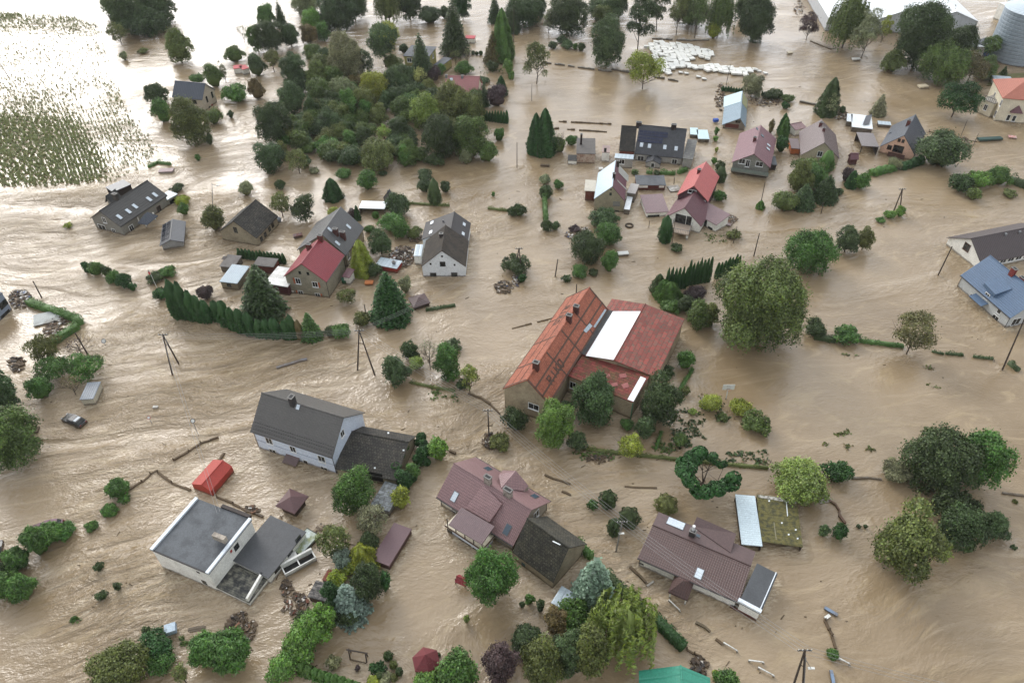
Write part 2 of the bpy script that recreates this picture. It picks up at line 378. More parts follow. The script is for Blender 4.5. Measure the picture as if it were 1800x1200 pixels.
mauve = M('mauve_metal', (126, 102, 104), (110, 88, 90), pat='rib', pu=.3, rough=.42, line=.35)
maroon = M('maroon_metal', (104, 66, 72), (90, 56, 62), pat='rib', pu=.3, rough=.45, line=.3)
brownmet = M('brown_metal_tile', (88, 66, 62), (76, 56, 54), pat='ttile', pu=.3, pv=.38, rough=.42, line=.55)
brownpl = M('plain_brown_metal', (92, 74, 72), (80, 64, 62), rough=.5, dirt=.3)
orange = M('orange_clay_tile', (180, 106, 80), (140, 78, 58), pat='tile', pu=.24, pv=.32, rough=.75, line=.4, dirt=.5)
villa_r = M('villa_orange_tile', (172, 108, 90), (154, 94, 78), pat='row', pu=.36, rough=.7, line=.3)
oldred = M('weathered_red_sheet', (150, 70, 60), (108, 90, 76), pat='tile', pu=1.7, pv=.75, rough=.75, line=.45, dirt=.95, ds=2.2)
mossred = M('mossy_red_sheet', (134, 62, 56), (96, 84, 50), pat='tile', pu=1.1, pv=.55, rough=.85, line=.5, dirt=.8, ds=1.1)
felt = M('dark_roofing_felt', (88, 92, 96), (58, 61, 64), rough=.75, dirt=.7, ds=.5)
feltb = M('black_roofing_felt', (44, 45, 46), (74, 72, 66), rough=.75, dirt=.6, ds=1.2)
steel = M('galvanised_sheet', (176, 190, 198), (150, 162, 168), rough=.35, dirt=.4, pat='rib', pu=.9, line=.2)
whsheet = M('white_sheet', (224, 230, 232), (200, 206, 208), rough=.4, dirt=.2)
whpan = M('white_panel_roof', (214, 214, 210), (180, 178, 170), rough=.5, pat='tile', pu=1.2, pv=1.0, line=.15)
blueroof = M('blue_metal_tile', (84, 108, 136), (70, 92, 118), pat='ttile', pu=.28, pv=.4, rough=.4, line=.45)
green = M('green_metal', (62, 148, 124), (54, 132, 110), rough=.4, pat='rib', pu=1.1, line=.12, dirt=.2)
mossroof = M('moss_covered_roof', (104, 98, 56), (58, 60, 44), rough=.95, dirt=.95, ds=1.7, speck=.3, pat='row', pu=1.1, line=.15)
asb = M('grey_corrugated', (112, 108, 104), (88, 84, 80), pat='rib', pu=.25, rough=.8, line=.4, dirt=.6)
tarp = M('red_tarp', (164, 58, 46), (140, 48, 40), rough=.6, dirt=.3)
rust = M('rusty_sheet', (122, 62, 44), (84, 52, 42), rough=.8, dirt=.7, ds=2)
silverblue = M('blue_silver_sheet', (128, 150, 164), (112, 130, 142), rough=.35, pat='rib', pu=.4, line=.3)
oldwood = M('bare_grey_boards', (120, 112, 100), (84, 76, 66), pat='rib', pu=.2, rough=.9, line=.5, dirt=.6)
brick = M('red_brick_wall', (128, 66, 50), (96, 58, 46), pat='tile', pu=.28, pv=.09, line=.3)
ruinw = M('crumbling_plaster_wall', (176, 160, 144), (126, 90, 74), dirt=.9, ds=1.4, rough=.9)
cara = M('pale_tile', (168, 172, 168), (130, 134, 132), rough=.6, dirt=.5)
solar = M('solar_cells', (34, 40, 62), (28, 32, 52), pat='tile', pu=1.0, pv=1.7, rough=.15, line=-.9, dirt=.2)

# --- grey roofed house at the far left top
r = house('detached_house', 'beige two storey house with a smooth dark grey roof, nearest the flooded crop field', T(0,0)(1450,790))
t = T(0,0); he = hgt(t(1450,790), t(1423,706))
b = Block(r, t(1208,682), t(1422,703), t(1524,632), he=he, ridge='x', apex=t(1443,588), wall=M('beige_render', (176,166,150), (146,134,116)), roof=slate, debug='H1', ov=.3)
b.win('right', t(1455,700), .8, 1.7, None); b.win('right', t(1492,668), .8, 1.7, None); b.win('right', t(1476,763), .8, 1.2, None); b.win('right', t(1494,750), .8, 1.4, None, glass=M('red_door', (150,36,34)), name='door')
b.win('front', t(1368,716), 1.1, .8, 'dark')
# --- yellow flat roofed house
r = house('flat_roofed_house', 'olive yellow two storey house with a flat grey roof behind a pointed spruce', X6(240,570))
b = Block(r, X6(168,410), X6(440,430), X6(533,322), he=5.6, kind='mono', hb=5.8, wall=olive_r, roof=felt, ov=.3, debug='H2')
for p in ((237,455),(240,545)): b.win('front', X6(*p), 1.2, 1.1)
b.chim('f', X6(298,375), h=.9); b.win('right', X6(487,410), 1, 1.1)
Block(r, X6(488,505), X6(575,520), X6(630,425), he=2.7, kind='flat', wall=olive_r, roof=felt, wname='annex_wall', rname='annex_roof', ov=.15)
# --- pink roof behind the willow
r = house('pink_roofed_house', 'house with a broad faded pink metal roof half hidden by the big pale willow', X6(960,900))
b = Block(r, X6(596,850), X6(957,862), W=10.5, he=2.8, ridge='x', apex=X6(948,630), wall=cream, roof=pinkflat, debug='H3')
b.sky('f', X6(680,658), .9, .9); b.chim('f', X6(628,636), h=.6, mat=M('grey_metal', (120,122,124))); b.chim('f', X6(796,640), h=.6, mat=M('grey_metal', (120,122,124)))
Block(r, X6(955,770), X6(1012,768), X6(1010,700), he=2.4, kind='flat', wall=cream, roof=pinkflat, wname='annex_wall', rname='annex_roof', ov=.1)
# --- grey twin dormer house, left
r = house('long_grey_house', 'long grey house with a ribbed black roof and five skylights', W7(530,865))
he = hgt(W7(530,865), W7(465,742))
b = Block(r, W7(60,627), W7(465,742), W7(1072,322), he=he, ridge='y', apex=W7(182,532), wall=grey_r, roof=M('black_ribbed_tile', (58,57,55), (44,44,42), pat='row', pu=.55, rough=.6, line=.6), debug='H4', ov=.3)
for p in ((447,610),(567,535),(655,470),(840,375),(918,318)): b.sky('r', W7(*p), .8, 1.4)
b.win('front', W7(250,652), .9, 1.2); b.win('front', W7(222,748), 2.0, 1.3, 'white'); b.win('front', W7(378,800), .9, 1.2); b.win('right', W7(608,755), 1, 1.2); b.win('right', W7(972,507), 1, 1.4, 'brown')
b.chim('l', W7(400,352), 1.0, .6, .8, mat=M('dark_chimney', (60,56,54)))
Block(r, W7(690,690), W7(815,712), W7(985,598), he=2.1, kind='hip', hr=3.6, wall=None, roof=slate, rname='porch_roof')
for p in ((728,715),(812,745),(930,655)):
    m = MB(); q = un(W7(*p)); m.box(q-V3((.1,.1,1)), (.2,0,0), (0,.2,0), (0,0,3.0)); m.build('porch_post', wh, r)
Block(r, W7(1075,385), W7(1215,305), W7(1105,258), he=hgt(W7(1195,430),W7(1210,330)), kind='flat', wall=grey_r, roof=steel, wname='annex_wall', rname='annex_roof', ov=.1).win('front', W7(1152,402), 1.6, .9, None)
Block(r, W7(262,415), W7(345,430), W7(440,330), he=3.0, kind='gable', ridge='y', hr=4.6, wall=grey_r, roof=MATS['black_ribbed_tile'], wname='wing_wall', rname='wing_roof')
r = house('garden_shed', 'dark slate coloured lean-to roof shed behind the long grey house', W7(380,300), 'shed')
b = Block(r, W7(262,216), W7(365,282), W7(602,178), he=2.1, kind='mono', hb=2.1, wall=dwood, roof=slate, ov=.2, open_=(0,))
# --- solar garage
r = house('solar_garage', 'small ribbed grey roofed garage carrying eight solar panels beside the long grey house', W7(1040,1030), 'garage')
he = hgt(W7(1290,990), W7(1300,945))
b = Block(r, W7(978,992), W7(1300,942), W7(1325,668), he=1.3, ridge='y', apex=W7(1118,912), wall=M('grey_panels',(150,150,148)), roof=anth_rib, debug='H5')
for i in range(4):
    for j in range(2):
        A_ = lambda s_, t_: (1022+s_*(1133-1022)+t_*(-22-4*s_), 715-s_*60+t_*232)
        q = [W7(*A_(j*.5+.04, i*.25+.02)), W7(*A_(j*.5+.44, i*.25+.02)), W7(*A_(j*.5+.44, i*.25+.22)), W7(*A_(j*.5+.04, i*.25+.22))]
        b.patch('l', q, M('solar_black', (26,30,38), rough=.12), 'solar_panel', .05)
# --- old barn
r = house('old_barn', 'old beige barn with a speckled black tiled roof and one dark gable opening', W4(500,470), 'barn')
he = hgt(W4(60,420), W4(30,315))
b = Block(r, W4(28,312), W4(472,390), W4(702,128), he=he, ridge='y', apex=W4(200,190), wall=beige_r, roof=oldtile, debug='H6', ov=.25)
b.win('front', W4(226,296), .9, 1.4, None); [b.win('right', W4(*p), .9, 1.1, None) for p in ((575,350),(625,285),(662,238),(530,400))]
# --- house behind, grey roof ; red roofed house
r = house('grey_roofed_house', 'tall house with a plain grey three-skylight roof joined behind the raspberry red roof', W4(1570,745))
he = hgt(W4(1570,745), W4(1518,600))
b = Block(r, W4(945,527), W4(1520,592), W4(1737,265), he=he, ridge='y', apex=W4(1235,345), wall=beige_r, roof=M('mid_grey_metal', (92,92,92), (80,80,80), pat='rib', pu=.35, rough=.4, line=.25), debug='H8', ov=.3)
for p in ((1550,255),(1420,450)): b.sky('r', W4(*p), .8, 1.3)
b.sky('r', W4(1330,290), .8, 1.2); b.chim('r', W4(1405,345), .9, .6, 1.3, mat=M('brown_chimney', (84,52,48))); b.chim('r', W4(1490,390), 1.0, .6, 1.5, mat=M('brown_chimney', (84,52,48)))
b.win('right', W4(1550,600), .9, 1.1); b.win('right', W4(1605,495), .8, 1, None); b.win('right', W4(1568,700), .9, 1.1); b.gutter('r')
r = house('red_roofed_house', 'grey stucco house with a bright raspberry red roof, two ridge chimneys and orange shutters', W4(1330,1110))
he = hgt(W4(1330,1112), W4(1288,915))
b = Block(r, W4(788,838), W4(1292,905), W4(1505,590), he=he, ridge='y', apex=W4(995,690), wall=M('grey_stucco', (146,140,122), (112,104,88), dirt=.5, ds=.5), roof=redmet, debug='H7', ov=.25)
b.win('front', W4(960,892), .9, 1.2, shutter=(-1,)); b.win('front', W4(1160,932), 1, 1.1, shutter=(1,)); b.win('front', W4(992,1035), .9, 1.1, shutter=(-1,)); b.win('front', W4(1192,1062), .9, 1, shutter=(1,))
b.win('front', W4(980,795), .5, .7, None); b.win('front', W4(1075,806), .5, .7, None); b.win('front', W4(895,1030), .7, 1.1, None, glass=wh, name='white_box')
b.chim('r', W4(1225,415), .9, .6, 1.2); b.chim('l', W4(1092,520), .9, .6, 1.2); b.gutter('r')
# lean-tos beside it
r = house('panel_roofed_annex', 'lean-to with a white panelled roof against the left side of the red roofed house', W4(760,1030), 'annex')
Block(r, W4(560,915), W4(835,962), W4(850,742), he=2.3, kind='mono', hb=2.4, wall=M('maroon_boards', (84,40,42)), roof=whpan, ov=.15)
r = house('low_metal_shed', 'low shed with a plain slate blue sheet roof, left of the blue spruce', W4(120,960), 'shed')
Block(r, W4(35,897), W4(245,922), W4(330,720), he=1.8, kind='mono', hb=2.0, wall=beige_r, roof=silverblue, ov=.15).win('front', W4(150,940), .9, .9, None)
r = house('tumbledown_shed', 'tumbledown grey roofed shed at the far left of the lean-tos beside the red roofed house', W4(60,750), 'shed')
b = Block(r, W4(35,718), W4(205,735), W4(300,605), he=1.5, kind='mono', hb=1.7, wall=oldwood, roof=asb, ov=.15); b.patch('f', [W4(60,640),W4(90,600),W4(135,605),W4(100,645)], dwood, 'hole', .01)
r = house('corrugated_shed', 'grey corrugated lean-to between the short thuja hedge and the white panelled annex', W4(700,710), 'shed')
b = Block(r, W4(430,705), W4(672,728), W4(722,638), he=1.9, kind='mono', hb=2.1, wall=brick, roof=asb, ov=.1)
r = house('pink_canopy', 'small maroon roofed lean-to over a green water tank beside the red roofed house', W4(1510,900), 'canopy')
Block(r, W4(1470,838), W4(1560,855), W4(1612,765), he=2.0, kind='mono', hb=2.3, wall=wh, roof=maroon, ov=.25)
m = MB(); q = un(W4(1520,905)); m.tube(q-V3((0,0,.5)), q+V3((0,0,.9)), .8, n=12); m.build('water_tank', M('green_plastic', (40,92,64)), r)
# --- white gable house
r = house('white_gable_house', 'white gabled house, brown mossy roof in front, smooth grey four-skylight roof behind', Y3(990,1112))
he = hgt(Y3(730,1115), Y3(712,985))
b = Block(r, Y3(706,978), Y3(1264,978), Y3(1288,655), he=he, ridge='y', apex=Y3(962,780), wall=M('cool_white_render', (222,228,232), (184,188,190), dirt=.25), roof=brownold, debug='H10', ov=.2)
b.win('front', Y3(975,943), .9, .8, 'dark'); b.win('front', Y3(858,1080), 1.1, .9, 'grey', cross=False); b.win('front', Y3(1120,1077), 1.1, .9, 'grey', cross=False)
for p in ((967,850),(825,945),(1123,957)): b.win('front', Y3(*p), .35, .45, None)
b.chim('l', Y3(958,600), .7, .6, .6, mat=dwood)
b = Block(r, Y3(712,642), Y3(1290,652), Y3(1306,438), he=he, ridge='y', apex=Y3(1078,508), wall=MATS['cool_white_render'], roof=M('charcoal_smooth', (66,63,63), (56,54,54), rough=.7, dirt=.3), debug='H10b', ov=.2, wname='rear_wall', rname='rear_roof')
for k, p in (('l',(843,435)),('l',(828,552)),('r',(1240,455)),('r',(1228,572))): b.sky(k, Y3(*p), 1.2, .8)
b.chim('l', Y3(982,425), .25, .25, .5, cap=False, mat=M('grey_metal', (120,122,124)))
Block(r, Y3(615,845), Y3(708,845), Y3(730,702), he=2.2, kind='flat', wall=wh, roof=steel, ov=.05, wname='annex_wall', rname='annex_roof')
# --- sheds near it
r = house('white_metal_canopy', 'white sheet roof on thin posts next to a tiny grey gabled shed', T(1,1)(870,285), 'canopy')
Block(r, T(1,1)(722,262), T(1,1)(905,268), T(1,1)(922,217), he=1.7, kind='flat', wall=oldwood, roof=whsheet, ov=.1, open_=(0,1))
r = house('tiny_gabled_shed', 'tiny dark gabled shed at the corner of the white sheet canopy', T(1,1)(895,215), 'shed')
Block(r, T(1,1)(892,190), T(1,1)(945,198), T(1,1)(962,175), he=1.3, ridge='y', apex=T(1,1)(922,152), wall=M('grey_boards', (110,108,104)), roof=anth, ov=.1)
r = house('flat_metal_shed', 'small shed with a pale sheet roof and a metal vent beside the heap of wreckage', T(1,1)(960,705), 'shed')
b = Block(r, T(1,1)(838,660), T(1,1)(990,688), T(1,1)(1016,632), he=1.3, kind='flat', wall=M('red_boards', (150,52,40)), roof=steel, ov=.1); b.chim('f', T(1,1)(970,655), .5, .5, .5, mat=M('grey_metal', (120,122,124)))
r = house('square_tent_roof', 'small dark brown square tent roof awash in front of the white gabled house', T(1,1)(1165,985), 'canopy')
Block(r, T(1,1)(1108,962), T(1,1)(1226,928), T(1,1)(1210,852), he=.9, kind='pyramid', hr=1.7, wall=dwood, roof=brownpl, ov=.2)
# --- RIKO house
r = house('orange_roofed_building', 'long beige building with an orange tiled roof lettered RIKO in dark tiles on both slopes', W8(290,1150), 'building')
he = hgt(W8(70,1085), W8(68,917)); print('riko', he)
b = Block(r, W8(68,915), W8(478,1058), W8(972,212), he=he, ridge='y', apex=W8(280,838), wall=M('mottled_beige_render', (166,152,126), (118,104,84), dirt=.75, ds=.35), roof=orange, debug='H11', ov=.2)
b.win('front', W8(340,1072), 1.7, 1.1)
ch = M('soot_brick', (96,52,42), (60,40,36), pat='tile', pu=.25, pv=.08)
for p in ((360,735),(650,320),(712,240)):
    b.chim('r', W8(*p), .9, .7, 1.3, mat=ch)
dt = M('dark_tile_course', (92, 70, 58), (74, 58, 50), rough=.85)
def band(k, x0, x1, f0, f1, name='dark_tile_band'):   # x along ridge 0..1, f up the slope 0..1
    o, n, t, up = b.rplane(k); L_ = b.W; S = (b.P(b.L*b.rp, 0)-b.P(0 if k == 'l' else b.L, 0)).length
    m = MB(); m.box(o+t*L_*x0+up*S*f0+n*.02, t*L_*(x1-x0), up*S*(f1-f0), n*.02); return m.build(name, dt, b.roof)
for f in (.0, .30, .62): band('r', 0, 1, f, f+.055)
for x in (0, .27, .5, .71, .985): band('r', x, x+.012, 0, 1)
for f in (.0, .34, .66): band('l', 0, 1, f, f+.02)
for x in (0, .3, .55, .80, .985): band('l', x, x+.01, 0, 1)
def letters(k, word, px0, px1, h, flip=1):
    o, n, t, up = b.rplane(k); p0, p1 = hit(px0, o, n), hit(px1, o, n); d = t if (p1-p0).dot(t) > 0 else -t; up_ = up
    span = abs((p1-p0).dot(t)); cw = span/len(word); st = .13; p0 = p0+up*0; m = MB()
    G = {'R': [((0,0),(0,1)), ((0,1),(.75,.95)), ((.75,.95),(.75,.55)), ((.75,.55),(0,.5)), ((.25,.5),(.8,0))], 'I': [((.4,0),(.4,1))],
         'K': [((0,0),(0,1)), ((0,.45),(.8,1)), ((.25,.6),(.8,0))], 'O': [((.05,.1),(.05,.9)), ((.05,.9),(.3,1)), ((.3,1),(.55,1)), ((.55,1),(.8,.9)), ((.8,.9),(.8,.1)), ((.8,.1),(.55,0)), ((.55,0),(.3,0)), ((.3,0),(.05,.1))]}
    for i, c in enumerate(word):
        for a_, b_ in G[c]:
            A_ = p0+d*(cw*(i+.12+a_[0]*.75))+up_*h*a_[1]; B_ = p0+d*(cw*(i+.12+b_[0]*.75))+up_*h*b_[1]
            e = (B_-A_).normalized(); s_ = n.cross(e)*st
            m.box(A_-e*st*.7-s_+n*.025, (B_-A_)+e*st*1.4, s_*2, n*.02)
    m.build('roof_lettering', dt, b.roof)
letters('r', 'RIKO', W8(496,882), W8(622,698), 1.3)
letters('l', 'RIKO', W8(622,196), W8(500,370), 1.2)
b.patch('r', [W8(965,215),W8(862,372),W8(878,380),W8(978,226)], steel, 'metal_flashing', .06)
b.patch('r', [W8(830,340),W8(775,405),W8(800,425),W8(855,365)], steel, 'metal_flashing', .06)
# --- red barn
r = house('red_barn', 'large barn, weathered red roof with a big white sheet across its inner slope', W8(1190,1190), 'barn')
b = Block(r, W8(735,605), W8(1420,818), W8(1672,305), he=he-.1, ridge='y', apex=W8(1048,665), wall=M('mottled_beige_render', (0,0,0)), roof=oldred, debug='H12', ov=.2)
b.patch('l', [W8(1035,238),W8(1288,238),W8(1042,664),W8(798,628)], M('bright_white_membrane', (236,238,240), (228,230,232), rough=.5, dirt=.1), 'white_sheet', .05)
b.patch('l', [W8(975,222),W8(1040,235),W8(792,622),W8(735,602)], feltb, 'felt_strip', .05)
he = hgt(W8(1188,1190), W8(1207,1042))
b = Block(r, W8(636,798), W8(1212,1036), W8(1345,812), he=he, kind='mono', hb=he+.35, wall=MATS['mottled_beige_render'], roof=mossred, ov=.15, wname='wing_wall', rname='wing_roof', debug='H12w')
b.patch('f', [W8(1280,808),W8(1328,828),W8(1218,1030),W8(1165,1010)], MATS['bright_white_membrane'], 'white_sheet', .04)
for q in (((1090,790),(1150,780),(1160,815),(1100,825)),((1110,880),(1165,860),(1180,900),(1130,915)),((965,790),(1010,785),(1015,810),(975,815)),((1020,870),(1075,860),(1080,890),(1030,900))):
    b.patch('f', [W8(*p) for p in q], M('faded_red_patch', (150,88,84)), 'repair_sheet', .04)
m = MB(); q = un(W8(1190,1188)); m.tube(q+V3((0,-.1,-1)), q+V3((0,-.1,he)), .08); m.build('downpipe', M('green_pipe', (60,110,80)), r)
b.win('front', W8(685,885), 1.0, 1.3, 'white')
# --- blue-white house
r = house('pale_blue_house', 'pale blue two storey house with a big smooth grey tiled roof and snow guards', W2(165,735))
he = hgt(W2(165,735), W2(98,545))
b = Block(r, W2(60,525), W2(925,805), W2(1267,328), he=he, ridge='x', apex=W2(1045,382), wall=bluew, roof=greymet, debug='H13', ov=.3)
for p in ((258,627),(300,745),(812,818),(842,932)): b.win('front', W2(*p), 1.1, 1.25)
b.win('front', W2(510,715), .9, 1.2); b.win('front', W2(645,853), .7, .9); b.win('right', W2(1030,550), .8, 1.1)
b.sky('f', W2(565,270), .7, .9); b.chim('f', W2(512,232), .7, .9, 1.4, mat=M('sheet_clad_chimney', (56,54,54))); b.gutter('f'); b.gutter('r') if 0 else None
o, n, t_, up = b.rplane('f'); m = MB(); rnd = random.Random(3)
for rw, f0 in ((0, .5), (1, 1.0), (2, 1.5)):
    for i in range(34):
        c = o+t_*(.4+i*(b.L-.8)/33+(.2 if rw % 2 else 0))+up*f0; m.box(c, t_*.16, up*.05, n*.12)
m.build('snow_guards', M('dark_metal', (50,48,48)), b.roof)
m = MB(); pz = V3((0, 0, he*.5)); o_, nn, tt = b.plane('front'); m.box(o_+V3((0,0,he*.47)), tt*(b.L-.6), nn*.04, V3((0,0,.1))); m.build('string_course', M('grey_blue_band', (150,160,176)), r)
c = hit(W2(515,800), o_, nn); m = MB(); m.prism([c+tt*1.2+nn*1.3-V3((0,0,.2)), c+tt*1.2+V3((0,0,.35)), c-tt*1.2+V3((0,0,.35)), c-tt*1.2+nn*1.3-V3((0,0,.2))], (0,0,-.1)); m.build('door_canopy', brownpl, r)
t = T(1,2)
r = house('black_tiled_barn', 'black tiled barn with an ivy covered end wall joined to the pale blue house', t(985,1010), 'barn')
b = Block(r, t(553,893), t(985,978), t(1170,672), he=1.8, ridge='x', apex=t(1073,706), wall=beige_r, roof=oldtile, debug='H14', ov=.2)
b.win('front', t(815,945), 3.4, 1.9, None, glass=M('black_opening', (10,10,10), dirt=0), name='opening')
for q in ((930,645),(1038,765),(836,889)):
    k = 'b' if q[1] == 645 else 'f'; c = t(*q); b.patch(k, [(c[0]-1.5,c[1]-1.2),(c[0]+1.5,c[1]-1.2),(c[0]+1.5,c[1]+1.3),(c[0]-1.5,c[1]+1.3)], whsheet, 'roof_patch', .05)
r = house('mossy_slab_roof', 'low lean-to with a pale mottled stone grey roof in front of the black tiled barn', t(880,1200), 'lean-to')
Block(r, t(800,1150), t(935,1195), t(1003,1010), he=1.3, kind='flat', wall=grey_r, roof=M('mottled_grey_slabs', (140,146,150), (86,90,84), dirt=.9, ds=1.5, pat='tile', pu=.9, pv=.7), ov=.1)
# --- white flat roofed house
r = house('white_flat_house', 'white house with a large flat grey felt roof edged by white parapets', W1(235,850))
he = hgt(W1(235,852), W1(125,662))
b = Block(r, W1(85,635), W1(700,895), W1(1142,312), he=he, kind='flat', wall=wh, roof=felt, debug='H15', ov=.12)
m = MB()
for x in (0, b.L-.45): m = MB(); m.box(b.P(x, 0), b.u*.45, b.v*b.W, V3((0,0,.28))); m.build('parapet', M('white_coping', (214,222,228), rough=.5, dirt=.15), r)
m = MB(); m.box(b.P(.46, .0), b.u*(b.L-.92), b.v*.12, V3((0,0,.08))); m.build('roof_edge', M('dark_metal', (50,48,48)), r)
m = MB(); c = hit(W1(838,550), b.P(0,0), V3((0,0,1))); m.cbox(c+V3((0,0,.45)), 1.9, .6, .9, math.atan2(b.u.y, b.u.x)); ch_ = m.build('chimney', M('pale_render_chimney', (170,160,146), (90,84,78), dirt=.8), b.roof)
m = MB(); [m.cbox(c+b.u*x+V3((0,0,.92)), .34, .34, .06, math.atan2(b.u.y, b.u.x)) for x in (-.6, -.1, .4)]; m.build('flue', M('soot', (20,20,20)), ch_)
m = MB(); m.box(b.P(b.L*.45, b.W+.02, he-.3), b.u*b.L*.5, b.v*.5, V3((0,0,.5))); m.build('loaded_gutter_box', dwood, r)
b.win('front', W1(655,978), .8, .9, None); b.win('front', W1(590,872), .5, .4, None); b.win('right', W1(995,605), .9, 1.1, None); b.win('right', W1(938,650), .35, .5, None, glass=tarp)
r = house('black_flat_outbuilding', 'black flat felt roofed outbuilding with a half stripped lower terrace', W1(1345,990), 'outbuilding')
b = Block(r, W1(945,742), W1(1332,937), W1(1697,430), he=1.6, kind='flat', wall=wh, roof=M('charcoal_felt', (68,70,73), (54,56,59), rough=.6, dirt=.5), debug='H16', ov=.15)
for p in ((1425,840),(1560,670),(1645,520)): b.win('right', W1(*p), 1.1, .9, None)
Block(r, W1(772,1025), W1(1125,1195), W1(1335,950), he=.9, kind='flat', wall=wh, roof=M('burnt_boards', (40,41,42), (128,126,112), dirt=.95, ds=1.1, pat='row', pu=.3, line=.4), wname='terrace_wall', rname='terrace_floor', ov=.05)
q0, q1 = un(W1(1125,1180), .9), un(W1(1285,905), .9); m = MB(); d = (q1-q0); nv = V3((-d.y, d.x, 0)).normalized(); m.box(q0, d, nv*.3, V3((0,0,.7))); m.build('terrace_parapet', wh, r)
# --- pink house
r = house('dusty_pink_house', 'large house with a dusty pink metal tile roof, two chimneys and a covered corner balcony', W5(835,1110))
he = hgt(W5(832,1110), W5(850,1020)); print('H17 he', he)
b = Block(r, W5(43,500), W5(852,1017), W5(1248,545), he=he, ridge='x', apex=W5(1045,637), wall=M('sand_render', (150,142,128), (130,120,106)), roof=pinkmet, debug='H17', ov=.45)
b.sky('f', W5(235,495), .9, 1.5); b.sky('f', W5(790,842), .9, 1.5, 'dark'); b.sky('b', W5(587,202), .9, 1.3, 'dark'); b.sky('b', W5(1080,492), .9, 1.3, 'dark')
cw = M('whitewashed_chimney', (170,160,150), (70,60,54), dirt=.8, ds=2)
b.chim('f', W5(588,345), 1.0, .6, 1.2, mat=cw); b.chim('f', W5(798,478), 1.2, .6, 1.2, mat=cw)
b.win('right', W5(1095,682), 1.1, 1.3); b.win('front', W5(738,1010), 1.6, 1.0); b.win('front', W5(150,605), 1.9, 1.0, glass=cream); b.win('front', W5(222,665), .8, 1.0); b.gutter('f'); b.gutter('b')
# raised wing roof on the front slope
o, n, t_, up = b.rplane('f'); zz = V3((0,0,.45))
q = [hit(W5(345,650), o, n), hit(W5(600,800), o, n), hit(W5(735,592), o, n), hit(W5(540,372), o, n)]
m = MB(); q2 = [q[0]+zz*1.6, q[1]+zz*1.6, q[2]+zz, q[3]+V3((0,0,.05))]; m.prism(q2, (0,0,-.12)); m.build('wing_roof', pinkmet, r)
m = MB(); m.face([q[1], q[2], q2[2]-V3((0,0,.12)), q2[1]-V3((0,0,.12))]); m.face([q[0], q[1], q2[1]-V3((0,0,.12)), q2[0]-V3((0,0,.12))]); m.build('wing_cheek', pinkmet, r)
# balcony with its own roof
fl = Block(r, W5(130,805), W5(528,1068), W5(668,920), he=1.4, kind='flat', wall=bluew, roof=cream, wname='bay_wall', rname='balcony_floor', ov=.25, debug='bal')
fl.win('front', W5(345,985), 2.2, .9); fl.win('front', W5(445,1050), .6, .8); fl.win('front', W5(185,870), .7, 1.0, 'dark')
pr = Block(r, W5(170,790), W5(520,998), W5(658,826), he=3.2, kind='mono', hb=3.6, wall=None, roof=M('corrugated_pink_brown', (112,92,94), (96,78,80), pat='rib', pu=.24, line=.6, rough=.45), rname='balcony_roof', debug='balr')
for x in (.04, .27, .52, .76, .99):
    p_ = fl.P(fl.L*x*.96+.1, .15, 1.4); m = MB(); m.box(p_, fl.u*.1, fl.v*.1, V3((0,0,1.8))); m.build('balcony_post', dwood, r)
m = MB(); m.box(fl.P(0,0,1.4)-fl.v*.04, fl.u*fl.L, fl.v*.08, V3((0,0,.25))); m.box(fl.P(fl.L-.08,0,1.4), fl.u*.08, fl.v*fl.W, V3((0,0,.25))); m.build('balcony_edge', M('brown_fascia', (84,60,50)), r)
# rear dormer
q = [W5(725,405), W5(1013,378), W5(882,222), W5(705,275)]
o2, n2, t2, up2 = b.rplane('b'); rz = b.hr-.5; r0 = un(W5(725,405), rz); r1 = un(W5(882,222), rz); e0 = un(W5(965,436), 3.3); e1 = un(W5(1014,378), 3.3); e2 = un(W5(745,215), 3.4); e3 = un(W5(700,265), 4.5)
m = MB(); m.prism([r0, e0, e1, r1], (0,0,-.12)); m.prism([r1, e2, e3, r0], (0,0,-.12)); m.build('dormer_roof', pinkmet, r)
m = MB(); m.face([e1-V3((0,0,.1)), e2-V3((0,0,.1)), r1-V3((0,0,.1))]); m.face([e1-V3((0,0,.1)), e1-V3((0,0,2.5)), e2-V3((0,0,2.5)), e2-V3((0,0,.1))]); m.face([e0-V3((0,0,.1)), e0-V3((0,0,2)), e1-V3((0,0,2)), e1-V3((0,0,.1))]); m.build('dormer_wall', MATS['sand_render'], r)
t = T(2,3)
r = house('mossy_roofed_annex', 'low annex with a dark mossy tiled roof, right of the dusty pink house', t(290,500), 'annex')
b = Block(r, t(3,278), t(290,492), t(473,184), he=2.0, ridge='x', apex=t(400,250), wall=beige_r, roof=moss, debug='H18', ov=.2)
b.patch('b', [t(285,202),t(340,228),t(337,234),t(282,208)], whsheet, 'ridge_patch', .05); b.win('front', t(80,370), .6, .9, None, glass=M('teal_barrel', (30,70,76)), name='barrel')
# --- brown house
r = house('brown_roofed_house', 'white bungalow with a long brown tile roof, twin skylights and flat roofed garage', W6(125,710))
he = hgt(W6(120,712), W6(128,618)); print('H19 he', he)
b = Block(r, W6(123,602), W6(1192,1070), W6(1360,530), he=he, ridge='x', apex=W6(1327,657), wall=wh, roof=brownmet, roof2=brownpl, ends=('b',), debug='H19', ov=.35)
b.sky('b', W6(485,222), 1.3, 1.3); b.sky('b', W6(570,257), 1.3, 1.3); b.sky('f', W6(773,768), 1.0, 1.6); b.sky('b', W6(762,368), .6, .5, 'dark')
b.chim('b', W6(697,362), .8, .6, 1.0, mat=M('dark_chimney', (60,56,54))); m = MB(); o, n, t_, up = b.rplane('b'); c = hit(W6(697,355), o, n); m.tube(c+V3((0,0,1.0)), c+V3((0,0,2.0)), .22, n=8); m.build('flue_pipe', M('shiny_white_metal', (215,216,216), rough=.3), b.roof)
